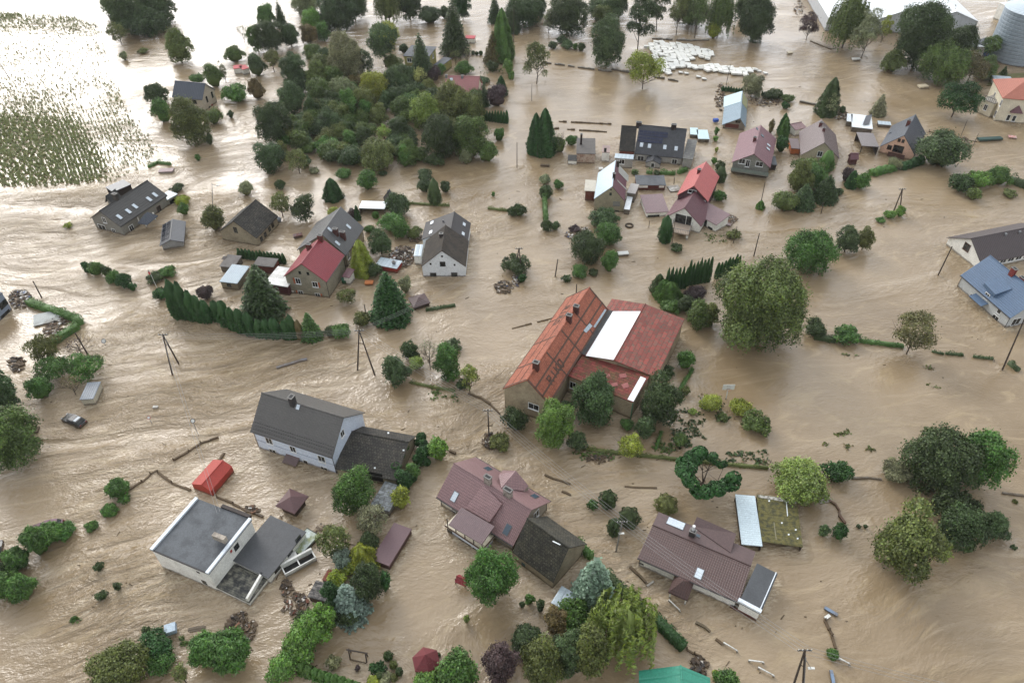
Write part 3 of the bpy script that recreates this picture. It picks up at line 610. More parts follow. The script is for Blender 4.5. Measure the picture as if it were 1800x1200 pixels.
b.win('front', W6(780,985), .5, .8, 'dark'); b.win('front', W6(972,1095), 2.2, .9, 'grey'); b.win('front', W6(162,662), .7, .3, None)
m = MB(); o_, nn, tt = b.plane('front'); c = hit(W6(858,1075), o_, nn); m.box(c-tt*.5-V3((0,0,.5)), tt*1.0, nn*.5, V3((0,0,.9))); m.build('yellow_box', M('yellow_plastic', (226,186,20), dirt=.1), r)
b.gutter('f'); # shed dormers at the back
o, n, t_, up = b.rplane('b')
for pts, dz in ((((740,207),(705,272),(1105,548),(1152,385)), .6),):
    A_, B_, C_, D_ = [W6(*p) for p in pts]
    q = [hit(A_, o, n)+V3((0,0,.9)), hit(D_, o, n)+V3((0,0,.9)), hit(C_, o, n)+V3((0,0,.1)), hit(B_, o, n)+V3((0,0,.1))]
    m = MB(); m.prism(q[::-1], (0,0,-.9)); m.build('dormer_roof', brownpl, r)
# porch roof
pb = Block(r, W6(445,962), W6(650,1052), W=3.0, he=1.5, kind='pyramid', hr=2.9, wall=None, roof=brownmet, rname='porch_roof', debug='porch')
for x, y in ((.2,.2), (pb.L-.3,.2)): m = MB(); m.box(pb.P(x, y, -1), pb.u*.18, pb.v*.18, V3((0,0,2.5))); m.build('porch_post', wh, r)
gb = Block(r, W6(1192,1072), W6(1420,1192), W6(1563,745), he=2.2, kind='flat', wall=wh, roof=M('garage_felt', (74,77,80), (60,63,66), dirt=.5, rough=.7), wname='garage_wall', rname='garage_roof', ov=.15, debug='gar')
m = MB(); m.box(gb.P(-.2,0,2.2), gb.u*(gb.L+.2), gb.v*.5, V3((0,0,.3))); m.box(gb.P(gb.L-.3,0,2.2), gb.u*.12, gb.v*gb.W, V3((0,0,.12))); m.build('garage_parapet', MATS['white_coping'], r)
gb.win('front', Y5(628,485), 3.4, 1.6, None, glass=M('maroon_garage_door', (96,34,34)), name='garage_door')
# --- white and mossy open shed
r = house('open_fronted_shed', 'open fronted shed, one third white sheet roof and two thirds moss covered roof', Y7(600,880), 'shed')
b1 = Block(r, Y7(243,836), Y7(507,860), Y7(445,232), he=1.3, kind='mono', hb=1.4, wall=dwood, roof=M('pale_sheet', (200,216,222), (190,204,210), rough=.45, dirt=.15, pat='row', pu=.35, line=.08), ov=.15, open_=(0,), debug='H20')
b2 = Block(r, Y7(484,798), Y7(1018,870), Y7(930,272), he=1.2, kind='mono', hb=1.3, wall=dwood, roof=mossroof, ov=.15, open_=(0,), debug='H20b', wname='rear_wall', rname='mossy_roof')
b2.patch('f', [Y7(450,215),Y7(925,272),Y7(935,325),Y7(455,245)], M('broken_white_edge', (190,188,180), (90,86,74), dirt=.95, ds=3), 'broken_edge', .03)
b2.patch('f', [Y7(800,290),Y7(812,288),Y7(828,480),Y7(818,484)], whsheet, 'white_batten', .03); b2.patch('f', [Y7(645,560),Y7(655,558),Y7(685,780),Y7(675,782)], M('faded_batten', (140,136,110)), 'batten', .03)
for q in ((750,568),(926,655),(950,765),(837,715),(590,290)):
    c = Y7(*q); b2.patch('f', [(c[0]-1.4,c[1]-1.2),(c[0]+1.4,c[1]-1.2),(c[0]+1.4,c[1]+1.3),(c[0]-1.4,c[1]+1.3)], whsheet, 'roof_patch', .04)
# --- red tent, brown gazebo, maroon shed
t = T(0,2)
r = house('red_party_tent', 'bright red fabric tent roof leaning in the current above the white flat roofed house', t(1345,1010), 'tent')
b = Block(r, t(1345,1000), t(1482,1052), t(1640,880), he=1.3, ridge='y', hr=2.1, rp=.6, wall=tarp, roof=tarp, ov=.04, th=.05, debug='H21', z0=-.3)
r = house('brown_square_gazebo', 'square garden gazebo with a plain brown pyramid roof next to the black flat outbuilding', W1(1605,270), 'gazebo')
b = Block(r, W1(1403,172), W1(1606,257), W1(1747,66), he=1.7, kind='pyramid', hr=2.7, wall=dwood, roof=maroon if 0 else M('brown_gazebo', (92,66,66), (84,60,60), rough=.45), ov=.5)
r = house('maroon_flat_garage', 'garage with a flat maroon metal roof at the right edge of the garden shrubs', Y1(1020,640), 'garage')
b = Block(r, Y1(862,560), Y1(1020,622), Y1(1192,287), he=1.1, kind='flat', wall=M('maroon_wall', (84,54,54)), roof=M('plum_metal', (98,72,76), (88,64,68), rough=.45, dirt=.3), ov=.06, debug='H23', th=.3)
r = house('black_felt_shed', 'small shed with a streaky black felt roof beside the low yellow leafed bush', Y1(320,920), 'shed')
b = Block(r, Y1(300,890), Y1(462,936), Y1(535,790), he=1.3, kind='flat', wall=wood, roof=M('streaky_felt', (50,48,48), (140,134,128), dirt=.7, ds=2.2, pat='row', pu=.5, line=.4), ov=.12)
Block(r, Y1(430,742), Y1(505,765), Y1(545,665), he=1.2, kind='flat', wall=wood, roof=rust, ov=.05, wname='rusty_bay_wall', rname='rusty_bay_roof')
# --- green roof at bottom edge
r = house('green_roofed_house', 'house with a smooth bright green metal roof cut by the bottom edge of the photo', (1180,1290))
b = Block(r, (1126,1330), (1262,1345), T(2,3)(1395,1162), he=2.6, ridge='y', hr=4.9, rp=.55, wall=cream, roof=green, debug='H25')
# --- left edge house
r = house('blue_grey_edge_house', 'blue grey rendered house with big dark windows cut by the left edge of the photo', Y2(245,430))
he = hgt(Y2(248,425), Y2(130,195))
b = Block(r, Y2(-600,340), Y2(-190,385), Y2(132,193), he=he, kind='gable', ridge='y', hr=he+1.2, wall=bluegr, roof=slate, debug='H26', ov=.05)
b.win('right', Y2(45,335), 2.0, 1.3, None); b.win('right', Y2(80,482), 2.4, 1.3, None)
# --- right edge houses
r = house('white_gable_brown_roof_house', 'white gabled house with a wide dark brown roof at the right edge', X8(530,470))
b = Block(r, X8(572,460), X8(1300,310), D=X8(290,193), he=1.7, ridge='x', apex=X8(475,214), aside='l', wall=wh, roof=M('dark_brown_metal', (72,62,62), (64,55,55), pat='rib', pu=.4, rough=.42, line=.2), debug='H27', ov=.3)
b.win('left', X8(434,295), 1.4, 1.4, 'brown'); b.chim('f', X8(803,180), .4, .4, .4, cap=False, mat=M('grey_metal', (120,122,124))); b.chim('f', X8(938,160), .4, .4, .4, cap=False, mat=M('grey_metal', (120,122,124)))
for i in range(5): b.win('front', X8(780+i*75,432-i*16), 1.3, .7, 'white')
r = house('blue_roofed_house', 'white house with a slate blue tile roof and flat dormer, right edge', X8(800,1090))
he = hgt(X8(330,690), X8(380,590)); print('H28 he', he)
b = Block(r, X8(372,566), X8(852,978), he=he, ridge='x', apex=X8(655,375), aside='l', wall=M('pale_grey_render', (186,190,190), (160,162,160), dirt=.2), roof=blueroof, debug='H28', ov=.3)
for p, w_, h_ in (((478,770), .7, .9), ((625,765), .9, 1.1), ((745,910), .7, .9), ((708,975), 1.3, .9)): b.win('front', X8(*p), w_, h_)
b.win('right', X8(905,1010), 1.6, 1.4, 'white'); b.gutter('f')
o, n, t_, up = b.rplane('f'); q = [hit(X8(585,672), o, n), hit(X8(688,783), o, n), hit(X8(868,700), o, n), hit(X8(745,590), o, n)]
m = MB(); m.prism([q[0]+V3((0,0,.8)), q[1]+V3((0,0,.8)), q[2]+V3((0,0,.15)), q[3]+V3((0,0,.15))], (0,0,-.7)); m.build('dormer_roof', blueroof, r)
o_, nn, tt = b.plane('front'); c = hit(X8(575,800), o_, nn); m = MB(); m.prism([c-tt*1.6+V3((0,0,.3)), c-tt*1.6+nn*1.4, c+tt*1.6+nn*1.4, c+tt*1.6+V3((0,0,.3))], (0,0,-.1)); m.build('door_canopy', blueroof, r)
rc = M('red_brick_stack', (140,50,40), (110,40,34), pat='tile', pu=.25, pv=.08); b.chim('b', b and X8(870,545), .9, .6, 1.0, mat=rc); b.chim('b', X8(948,628), .9, .6, 1.0, mat=rc)
# --- villa
r = house('cream_villa', 'tall cream villa with a hipped orange roof and a balcony bay', X7(355,1090), 'villa')
he = hgt(X7(352,1088), X7(440,880)); print('villa he', he)
b = Block(r, X7(412,862), X7(900,905), D=X7(400,702), he=8.6 if he > 9 else he, kind='hip', hr=he+3.4, wall=cream, roof=villa_r, debug='villa', ov=.35)
for p in ((340,840),(400,905),(350,1000)): b.win('left', X7(*p), .9, 1.5, 'white')
for p in ((462,1035),(512,1042)): b.win('front', X7(*p), .7, 1.4, 'white')
o_, nn, tt = b.plane('front'); c = hit(X7(530,985), o_, nn); m = MB(); m.prism([c-tt*1.5+nn*.9, c+tt*1.5+nn*.9, c+V3((0,0,1.8))], -nn*.8); m.build('window_canopy', maroon, r)
bay = Block(r, X7(235,868), X7(345,912), X7(330,820), he=he*.62, kind='flat', wall=cream, roof=M('balcony_grey', (150,146,138)), wname='bay_wall', rname='balcony_floor', ov=.1, debug='bay')
bay.win('front', X7(262,945), .8, 1.4); m = MB(); [m.box(bay.P(x, 0), bay.u*.06, bay.v*.06, V3((0,0,1))) for x in np.linspace(0, bay.L-.1, 8)]; m.box(bay.P(0,0)+V3((0,0,.95)), bay.u*bay.L, bay.v*.08, V3((0,0,.08))); m.build('balcony_railing', M('dark_metal', (50,48,48)), r)
Block(r, X7(320,742), X7(440,790), X7(515,700), he=he*.8, kind='flat', wall=cream, roof=steel, wname='stair_wall', rname='stair_roof', ov=.1) if 0 else None
# --- solar house
r = house('solar_roofed_house', 'long low grey house with rows of solar panels and four skylights on its anthracite roof', X5(1445,612))
he = hgt(X5(1445,612), X5(1460,524))
b = Block(r, X5(905,465), X5(1465,522), W=11, he=he, ridge='x', apex=X5(1525,182), wall=M('light_grey_render', (156,154,148), (130,126,118)), roof=anth, debug='H30', ov=.3)
def arr(x0, y0, x1, y1):
    return [X5(x0,y0), X5(x1,y0+ (x1-x0)*.095), X5(x1-4,y1+(x1-x0)*.095), X5(x0-5,y1)]
for row, (y0, n_) in enumerate(((192, 7), (226, 7), (264, 6), (300, 6))):
    for i in range(n_):
        x = 962-row*6+i*48; yy = y0+i*48*.085
        b.patch('f', [X5(x,yy), X5(x+45,yy+4), X5(x+43,yy+33), X5(x-3,yy+29)], M('solar_dark_blue', (36,42,66), (30,34,54), rough=.14), 'solar_panel', .06)
for p in ((985,365),(1078,378),(1258,392),(1390,408)): b.sky('f', X5(*p), .9, 1.2)
b.chim('f', X5(1360,172), 1.2, .7, 1.0, mat=dwood)
for p, w_ in (((975,522),1.4),((1370,560),1.1)): b.win('front', X5(*p), w_, 1.1)
b2 = Block(r, X5(720,430), X5(903,442), W=10.6, he=he+.5, ridge='x', apex=X5(945,152), wall=brick, roof=M('sooty_old_tile', (56,54,50), (80,74,64), pat='tile', pu=.3, pv=.33, rough=.9, line=.6, dirt=.7), wname='old_wing_wall', rname='old_wing_roof', ov=.15, debug='H30b')
b2.chim('f', X5(952,140), 1.3, .7, .9, mat=dwood)
Block(r, X5(1467,522), X5(1585,537), X5(1600,320), he=2.6, kind='mono', hb=3.0, wall=MATS['light_grey_render'], roof=M('stained_felt', (88,88,86), (130,128,120), dirt=.6, ds=1.6), wname='annex_wall', rname='annex_roof', ov=.15)
Block(r, X5(668,515), X5(890,532), X5(896,480), he=2.6, kind='flat', wall=MATS['light_grey_render'], roof=steel, wname='porch_wall', rname='porch_roof', ov=.15).win('front', X5(752,562), 1.2, 1.1)
b3 = Block(r, X5(1030,572), X5(1205,592), X5(1245,520), he=hgt(X5(1195,650), X5(1200,595)), ridge='y', apex=X5(1118,545), wall=MATS['light_grey_render'], roof=anth, wname='porch_wall', rname='porch_roof', ov=.1, debug='porch30'); b3.win('front', X5(1115,603), .7, 1.0)
# --- silver and maroon house
r = house('silver_and_maroon_house', 'old grey house whose left roof slope is silver and right slope patched maroon', X3(850,1055))
he = hgt(X3(355,1000), X3(350,792)); print('H31 he', he)
b = Block(r, X3(342,792), X3(882,832), X3(955,375), he=he, ridge='y', apex=X3(662,575), wall=M('ashlar_grey_plaster', (150,142,118), (118,110,92), dirt=.6), roof=M('silver_blue_sheet', (190,206,216), (176,190,200), rough=.3, dirt=.2), roof2=M('patched_maroon', (106,66,74), (90,52,60), pat='rib', pu=.55, line=.45, rough=.5), ends=('r',), debug='H31', ov=.15)
b.patch('r', [X3(770,195),X3(948,385),X3(940,505),X3(772,330)], M('pale_worn_sheets', (170,172,164), (140,136,128), pat='rib', pu=.5, line=.2), 'pale_sheets', .03)
b.patch('r', [X3(745,455),X3(905,615),X3(912,645),X3(755,490)], MATS['pale_worn_sheets'], 'pale_sheets', .03)
b.chim('l', X3(690,420), .6, .5, 1.0, mat=dwood); b.chim('l', X3(762,185), .6, .5, .8, mat=dwood)
b.win('front', X3(632,712), .5, .7, None); b.win('front', X3(640,635), .3, .3, None); b.win('front', X3(738,878), 1.3, .8, 'grey', glass=grey_r); b.win('front', X3(728,1012), 1.3, .4, None)
Block(r, X3(172,650), X3(368,660), X3(412,470), he=2.7, kind='flat', wall=brick, roof=M('cream_sheet', (196,190,176), (170,162,148), pat='row', pu=.4, line=.15), wname='porch_wall', rname='porch_roof', ov=.25)
r = house('small_side_shed', 'grey sheet roofed shed against the right wall of the silver and maroon house', X3(1050,740), 'shed')
Block(r, X3(920,682), X3(1068,706), X3(1102,535), he=2.4, kind='flat', wall=oldwood, roof=M('light_grey_boards', (170,166,162), (140,136,130), pat='row', pu=.5, line=.25), ov=.12)
r = house('white_strip_roof', 'narrow white sheet roof leaning on the front right corner of the silver and maroon house', X3(960,1000), 'lean-to')
Block(r, X3(868,972), X3(968,984), X3(1012,730), he=1.4, kind='flat', wall=oldwood, roof=whsheet, ov=.06)
r = house('low_felt_shed', 'low long shed with a dark grey felt roof behind the mauve winged house', X3(1350,620), 'shed')
b = Block(r, X3(1085,550), X3(1608,556), X3(1640,390), he=1.5, kind='mono', hb=1.6, wall=M('brown_boards', (92,44,38), pat='rib', pu=.3), roof=felt, ov=.15, debug='H32')
for x in (1160, 1240, 1530): b.win('front', X3(x,575), 1.2, .7, None, glass=wh, name='white_door')
# --- mauve winged house + coral roof
r = house('coral_roofed_house', 'tall building with a coral red gabled roof rising behind the white gabled wing', X4(980,640))
b = Block(r, X4(523,548), X4(935,632), X4(1063,300), he=3.6, ridge='y', apex=X4(750,425), wall=M('plum_boarding', (92,62,66), pat='row', pu=.2, line=.3), roof=coral, debug='H33', ov=.25)
b.chim('l', X4(812,255), .7, .6, .9, mat=M('rust_brown_chimney', (92,48,44))); b.win('front', X4(725,500), 1.6, .7, 'white'); b.win('front', X4(870,640), .8, .8, 'white')
r = house('mauve_winged_house', 'white gabled house with a raised balcony and two low mauve metal roofed wings', X4(790,1045))
he = hgt(X4(795,1045), X4(838,962)); print('H33f he', he)
b = Block(r, X4(362,838), X4(846,962), X4(985,700), he=he+.2, ridge='y', apex=X4(625,716), wall=wh, roof=maroon, debug='H33f', ov=.25)
b.win('front', X4(572,858), 2.1, 1.8, 'dark'); b.win('front', X4(682,885), .9, 1.9, 'dark')
Block(r, X4(118,782), X4(420,764), X4(520,552), he=1.3, kind='mono', hb=2.0, wall=wh, roof=mauve, wname='left_wing_wall', rname='left_wing_roof', ov=.2, debug='lw').win('front', X4(215,832), 2.6, .9, None)
b2 = Block(r, X4(728,765), X4(1046,942), X4(1108,790), he=1.9, kind='mono', hb=2.8, wall=wh, roof=mauve, wname='right_wing_wall', rname='right_wing_roof', ov=.2, debug='rw'); b2.win('front', X4(885,920), 1.1, 1.9, 'dark'); b2.win('front', X4(962,990), 1.2, .8, None)
fl = Block(r, X4(430,1022), X4(680,1072), X4(718,945), he=1.3, kind='flat', wall=None, roof=M('beige_terrace_tile', (166,150,134), (150,134,118)), rname='balcony_floor', th=.25)
m = MB()
for i in range(12): m.box(fl.P(fl.L*i/11-.03, .05, 1.3), fl.u*.06, fl.v*.06, V3((0,0,.9)))
m.box(fl.P(0,.03,2.15), fl.u*fl.L, fl.v*.08, V3((0,0,.08))); m.box(fl.P(0,0,2.15), fl.u*.08, fl.v*fl.W, V3((0,0,.08))); m.box(fl.P(fl.L-.08,0,2.15), fl.u*.08, fl.v*fl.W, V3((0,0,.08)))
for i in range(7): m.box(fl.P(0, fl.W*i/6, 1.3), fl.u*.06, fl.v*.06, V3((0,0,.9))); m.box(fl.P(fl.L-.06, fl.W*i/6, 1.3), fl.u*.06, fl.v*.06, V3((0,0,.9)))
m.build('balcony_railing', M('grey_railing', (130,130,128)), r)
for x in (.1, fl.L-.5): m = MB(); m.box(fl.P(x, .1, -1), fl.u*.4, fl.v*.4, V3((0,0,2.1))); m.build('balcony_pillar', wh, r)
# --- barn blue silver
r = house('blue_silver_barn', 'barn with a two tone pale and slate blue sheet roof above a red door', X1(330,570), 'barn')
b = Block(r, X1(218,520), X1(532,552), X1(549,190), he=1.1, ridge='y', apex=X1(467,436), wall=M('grey_rubble', (132,124,112), (96,88,78)), roof=silverblue, debug='H34', ov=.3)
b.patch('l', [X1(246,152),X1(485,78),X1(468,218),X1(238,292)], M('pale_blue_sheet', (180,204,208), (168,190,194), rough=.4), 'pale_sheet', .03)
b.patch('r', [X1(487,80),X1(549,190),X1(545,320),X1(483,235)], M('yellowed_sheet', (150,150,110), (128,130,100)), 'yellowed_sheet', .03)
b.win('front', X1(350,535), 3.4, 1.0, None, glass=M('red_barn_door', (96,46,36)), name='barn_door'); b.win('front', X1(412,478), .6, .7, None); b.win('front', X1(447,482), .6, .7, None)
# --- maroon dormered house
r = house('maroon_roofed_house', 'grey brick house with a steep maroon roof, a front balcony and small dormers', X1(340,1160))
he = hgt((1284,304), X1(350,1015)); print('H35 he', he)
b = Block(r, X1(345,1012), X1(858,1090), X1(845,690), he=he, ridge='y', apex=X1(640,905), wall=M('pale_grey_brick', (150,150,140), (128,126,116), pat='tile', pu=.3, pv=.1, line=.2), roof=M('plum_maroon_metal', (124,86,92), (108,74,80), pat='rib', pu=.35, line=.3, rough=.42), debug='H35', ov=.3)
b.win('front', X1(483,1002), 1.3, 1.1); b.win('front', X1(557,1030), .8, 1.6, name='balcony_door'); b.win('front', X1(712,1038), 1.5, 1.1)
b.chim('l', X1(645,735), .7, .6, 1.0, mat=M('rust_brown_chimney', (92,48,44))); b.sky('r', X1(832,790), .9, 1.1); b.sky('r', X1(825,840), .9, 1.1); b.sky('r', X1(680,575), 1.0, .7, 'dark'); b.sky('r', X1(750,665), 1.0, .9, 'dark')
o_, nn, tt = b.plane('front'); c0 = hit(X1(345,1090), o_, nn); c1 = hit(X1(835,1160), o_, nn); c1.z = c0.z = (c0.z+c1.z)/2
m = MB(); m.box(c0-V3((0,0,.2)), c1-c0, nn*1.3, V3((0,0,.2))); m.build('balcony_floor', grey_r, r); m = MB(); m.box(c0+nn*1.25, c1-c0, nn*.06, V3((0,0,.8))); m.build('balcony_front', M('grey_green_glass', (120,132,126), rough=.3), r)
r = house('dark_pergola', 'small dark pergola roof at the right wall of the steep maroon roofed house', X1(900,1060), 'pergola')
Block(r, X1(872,1045), X1(945,1050), X1(962,940), he=1.5, kind='flat', wall=dwood, roof=felt, ov=.1)
# --- mauve barnlike house
t = T(3,0)
r = house('mauve_gabled_house', 'beige gabled house with a steep smooth brown mauve roof and a small orange based annex', t(235,1150))
b = Block(r, t(230,1090), t(504,1118), t(497,952), he=1.9, ridge='y', apex=t(398,1003), wall=M('pale_sand_render', (170,160,138), (140,128,106)), roof=M('brown_mauve_metal', (108,92,90), (94,80,78), pat='rib', pu=.35, rough=.42, line=.25), debug='H36', ov=.25)
b.chim('l', t(368,885), .7, .6, .9, mat=M('rust_brown_chimney', (92,48,44))); b.chim('r', t(390,922), .6, .5, .8, mat=M('rust_brown_chimney', (92,48,44))); b.win('front', t(365,1082), 1.0, 1.2)
Block(r, t(165,1043), t(232,1047), t(235,977), he=1.7, kind='flat', wall=M('orange_boards', (170,92,44)), roof=brownpl, wname='annex_wall', rname='annex_roof', ov=.1)
# --- slate peach house
r = house('peach_gabled_house', 'peach gabled house with a dark slate roof, a brown balcony and a red ridge chimney', X2(500,690))
he = hgt(X2(492,672), X2(503,590)); print('H37 he', he)
b = Block(r, X2(498,582), X2(962,692), X2(1142,415), he=he+.1, ridge='y', apex=X2(822,435), wall=peach, roof=slate, debug='H37', ov=.2)
b.chim('l', X2(868,300), .8, .8, 1.3); b.win('front', X2(757,497), .45, .6, 'brown'); b.win('front', X2(808,510), .45, .6, 'brown'); b.win('front', X2(628,592), .9, .9, 'brown'); b.win('front', X2(742,615), 2.2, 1.6, 'brown', name='balcony_door')
o_, nn, tt = b.plane('front'); c = hit(X2(720,690), o_, nn); m = MB(); m.box(c-tt*1.9-V3((0,0,.25)), tt*3.8, nn*1.2, V3((0,0,.15))); m.box(c-tt*1.9+nn*1.15, tt*3.8, nn*.06, V3((0,0,.85))); m.build('balcony', M('brown_balcony', (92,62,54), pat='rib', pu=.2), r)
b.sky('r', X2(1050,400), .8, 1.1, 'dark'); b.sky('r', X2(1020,490), 1.2, 1.4, 'dark'); b.sky('l', X2(640,405), .7, .7, 'dark')
r = house('flat_carport', 'carport with a flat ribbed grey roof to the left of the peach gabled house', X2(300,600), 'carport')
Block(r, X2(262,572), X2(490,586), X2(582,415), he=2.3, kind='flat', wall=dwood, roof=M('brown_grey_ribs', (120,112,110), (104,98,96), pat='row', pu=.35, line=.35, rough=.4), ov=.15, open_=(0,3))
r = house('white_sheet_outbuilding', 'outbuilding with a white sheet roof and a raised solar panel, behind the peach gabled house', X2(300,390), 'outbuilding')
b = Block(r, X2(132,320), X2(408,352), X2(482,190), he=1.4, kind='flat', wall=oldwood, roof=whsheet, ov=.1); Block(r, X2(62,245), X2(135,255), X2(170,160), he=1.4, kind='flat', wall=oldwood, roof=whsheet, ov=.1, wname='bay_wall', rname='bay_roof')
b.patch('f', [X2(312,190),X2(395,172),X2(355,298),X2(270,305)], M('grey_ribbed_panel', (92,94,100), pat='rib', pu=.3), 'solar_panel', .25)
r = house('low_steel_shed', 'low narrow shed with a pale steel roof touching the rear of the peach gabled house', X2(570,320), 'shed')
Block(r, X2(482,285), X2(652,300), X2(660,258), he=.9, kind='flat', wall=oldwood, roof=steel, ov=.08)
r = house('maroon_garden_house', 'tiny square garden house with a maroon roof standing alone in calm water', X2(170,820), 'garden house')
Block(r, X2(112,752), X2(222,752), X2(222,700), he=1.6, ridge='x', hr=2.7, wall=M('dark_red_boards', (84,44,42), pat='row', pu=.2), roof=maroon, ov=.2)
r = house('pink_roofed_hut', 'white hut with a small steep dusty pink roof beside two thuja columns', X1(1150,630), 'hut')
b = Block(r, X1(1078,515), X1(1188,590), X1(1198,465), he=1.8, ridge='y', apex=X1(1112,512), wall=wh, roof=pinkmet, ov=.1, debug='hut'); b.win('front', X1(1105,570), .7, 1.2, None)
# --- ruin, light blue roof
r = house('ruined_cottage', 'roof-sagging ruined cottage with crumbling plaster and a tall dark chimney', X5(420,590), 'cottage')
he = hgt(X5(425,590), X5(445,475)); print('ruin he', he)
b = Block(r, X5(222,465), X5(446,470), X5(528,316), he=he, kind='mono', hb=he+.6, wall=ruinw, roof=M('grey_felt_old', (92,88,84), (76,72,68), dirt=.6), ov=.12, debug='H41')
b.chim('f', X5(275,355), .5, .5, 2.6, mat=dwood)
Block(r, X5(120,545), X5(228,548), X5(232,482), he=1.2, kind='flat', wall=wh, roof=feltb, ov=.1, wname='low_wall', rname='low_roof')
Block(r, X5(520,450), X5(612,455), X5(615,372), he=2.5, kind='flat', wall=wh, roof=M('pinkish_boards', (150,130,124)), ov=.05, wname='side_wall', rname='side_roof').win('front', X5(560,425), .6, 1.1, None)
r = house('pale_blue_flat_roof', 'low building under an L-shaped pale blue sheet roof, right of the solar roofed house', X5(1700,300), 'outbuilding')
Block(r, X5(1650,292), X5(1782,296), X5(1785,190), he=1.0, kind='flat', wall=oldwood, roof=M('pale_blue_sheet', (180,204,208)), ov=.05); Block(r, X5(1555,240), X5(1648,246), X5(1668,168), he=1.0, kind='flat', wall=oldwood, roof=M('pale_blue_sheet', (180,204,208)), ov=.05, wname='bay_wall', rname='bay_roof')
# --- slatted hut on left
t = T(0,2)
r = house('slatted_hut', 'little white boarded hut with a dark ribbed steel roof under the broken pine branches', t(620,440), 'hut')
b = Block(r, t(557,408), t(655,402), t(690,286), he=1.5, kind='mono', hb=1.6, wall=M('cream_boards', (196,190,170), pat='rib', pu=.25, line=.4), roof=M('ribbed_steel_roof', (132,140,148), (100,106,112), pat='rib', pu=.35, line=.6, rough=.35), ov=.12)
# --- silver two piece shed bottom
r = house('silver_sheet_shed', 'low shed under two overlapping silver sheet roofs, left of the blue spruce', Y4(180,590), 'shed')
Block(r, Y4(42,492), Y4(182,572), Y4(272,420), he=1.3, kind='flat', wall=oldwood, roof=steel, ov=.06, D=None); Block(r, Y4(190,566), Y4(350,642), Y4(450,590), he=1.0, kind='flat', wall=oldwood, roof=steel, ov=.06, wname='lower_wall', rname='lower_roof')
# --- hexagonal gazebo
r = house('hexagonal_gazebo', 'hexagonal wooden gazebo with a dark red shingle roof near the bottom edge', Y6(1500,930), 'gazebo')
px = [(1297,672),(1370,905),(1570,955),(1735,770),(1685,548),(1475,505)]; hz = 2.3; ring = [un(Y6(*p), hz) for p in px]; cen = sum(ring, V3((0,0,0)))/6
Rm = sum((p-cen).length for p in ring)/6; a0 = math.atan2(*(ring[0]-cen).yx); ring = [cen+V3((math.cos(a0+i*math.pi/3), math.sin(a0+i*math.pi/3), 0))*Rm for i in range(6)]
top = cen+V3((0,0,1.5)); m = MB()
for i in range(6): m.prism([ring[i], ring[(i+1)%6], top], (0,0,-.1))
m.build('roof', M('dark_red_shingle', (112,46,50), (92,38,42), pat='row', pu=.22, line=.3), r)
m = MB()
for i in range(6): p = cen+(ring[i]-cen)*.82; m.box(p-V3((.08,.08,3.4)), (.16,0,0), (0,.16,0), (0,0,3.3))
m.build('posts', dwood, r)
m = MB()
for i in range(6): p, q = cen+(ring[i]-cen)*.8, cen+(ring[(i+1)%6]-cen)*.8; m.face([p-V3((0,0,3.3)), q-V3((0,0,3.3)), q-V3((0,0,1.3)), p-V3((0,0,1.3))])
m.build('railing_wall', wood, r)
t = T(1,3)
r = house('red_well_roof', 'little red tiled well roof standing in calm water left of the round leafy tree', t(1440,520), 'well')
Block(r, t(1397,490), t(1476,522), t(1488,460), he=1.2, ridge='x', hr=1.75, wall=None, roof=M('bright_red_tile', (140,48,52), pat='rib', pu=.2, line=.5), th=.08)
m = MB(); 
for p in ((1405,500),(1470,525),(1480,475)): q = un(t(*p), 0); m.box(q-V3((.06,.06,1)), (.12,0,0), (0,.12,0), (0,0,2.1))
m.build('posts', dwood, r)
# --- top: tent halls, silo, industrial
t = T(3,0)
tw = M('tent_white', (226,230,232), (206,210,214), rough=.55, dirt=.3); tg = M('tent_gable_grey', (186,190,194), (170,174,178), pat='rib', pu=2.5, line=.12)
he = hgt(t(405,222), t(425,126)); print('hall he', he)
P0, P3 = un(t(425,126), he), un(t(1480,150), he); d = (P3-P0)/3; dd = V3((-d.y, d.x, 0)).normalized(); back = (un(t(300,0), he)-P0); dep = 75
names = ('leftmost of the three white storage halls, its grey gable half hidden by a willow', 'middle white storage hall, its gable visible between the willow and the dark trees', 'rightmost white storage hall with its wide grey gable front')
for i in range(3):
    A_ = P0+d*i; r = empty('storage_hall', (A_.x, A_.y, 0), names[i], 'hall', 'white storage halls at the top edge')
    b = Block.__new__(Block); Z = V3((0,0,1)); L_ = d.length-.1; u = d.normalized(); g = V3((A_.x, A_.y, 0)); hr_ = he+2.9
    m = MB(); pts = [g-Z, g+u*L_-Z, g+u*L_+Z*he, g+u*L_/2+Z*hr_, g+Z*he]; m.face(pts); m.face([p+dd*dep for p in pts][::-1])
    m.face([g+dd*dep-Z, g-Z, g+Z*he, g+dd*dep+Z*he]); m.face([g+u*L_-Z, g+u*L_+dd*dep-Z, g+u*L_+dd*dep+Z*he, g+u*L_+Z*he]); m.build('wall', tg, r)
    m = MB(); a_, c_ = g+Z*(he+.05)-dd*.4, g+u*L_/2+Z*(hr_+.05)-dd*.4; e_ = g+u*L_+Z*(he+.05)-dd*.4
    m.prism([a_, c_, c_+dd*(dep+1), a_+dd*(dep+1)][::-1], (0,0,-.15)); m.prism([c_, e_, e_+dd*(dep+1), c_+dd*(dep+1)][::-1], (0,0,-.15)); m.build('roof', tw, r)
r = empty('grain_silo', un(t(1850,478)), 'big round galvanised steel silo at the right edge near the top', 'silo')
c = un(t(1835,470)); rad = abs(un(t(1835,440)).x-un(t(1636,440)).x); c = c+V3((0, rad*.9, 0)); hs = 14.0; N = 40
m = MB(); ring = [V3((math.cos(2*math.pi*i/N), math.sin(2*math.pi*i/N), 0))*rad for i in range(N)]
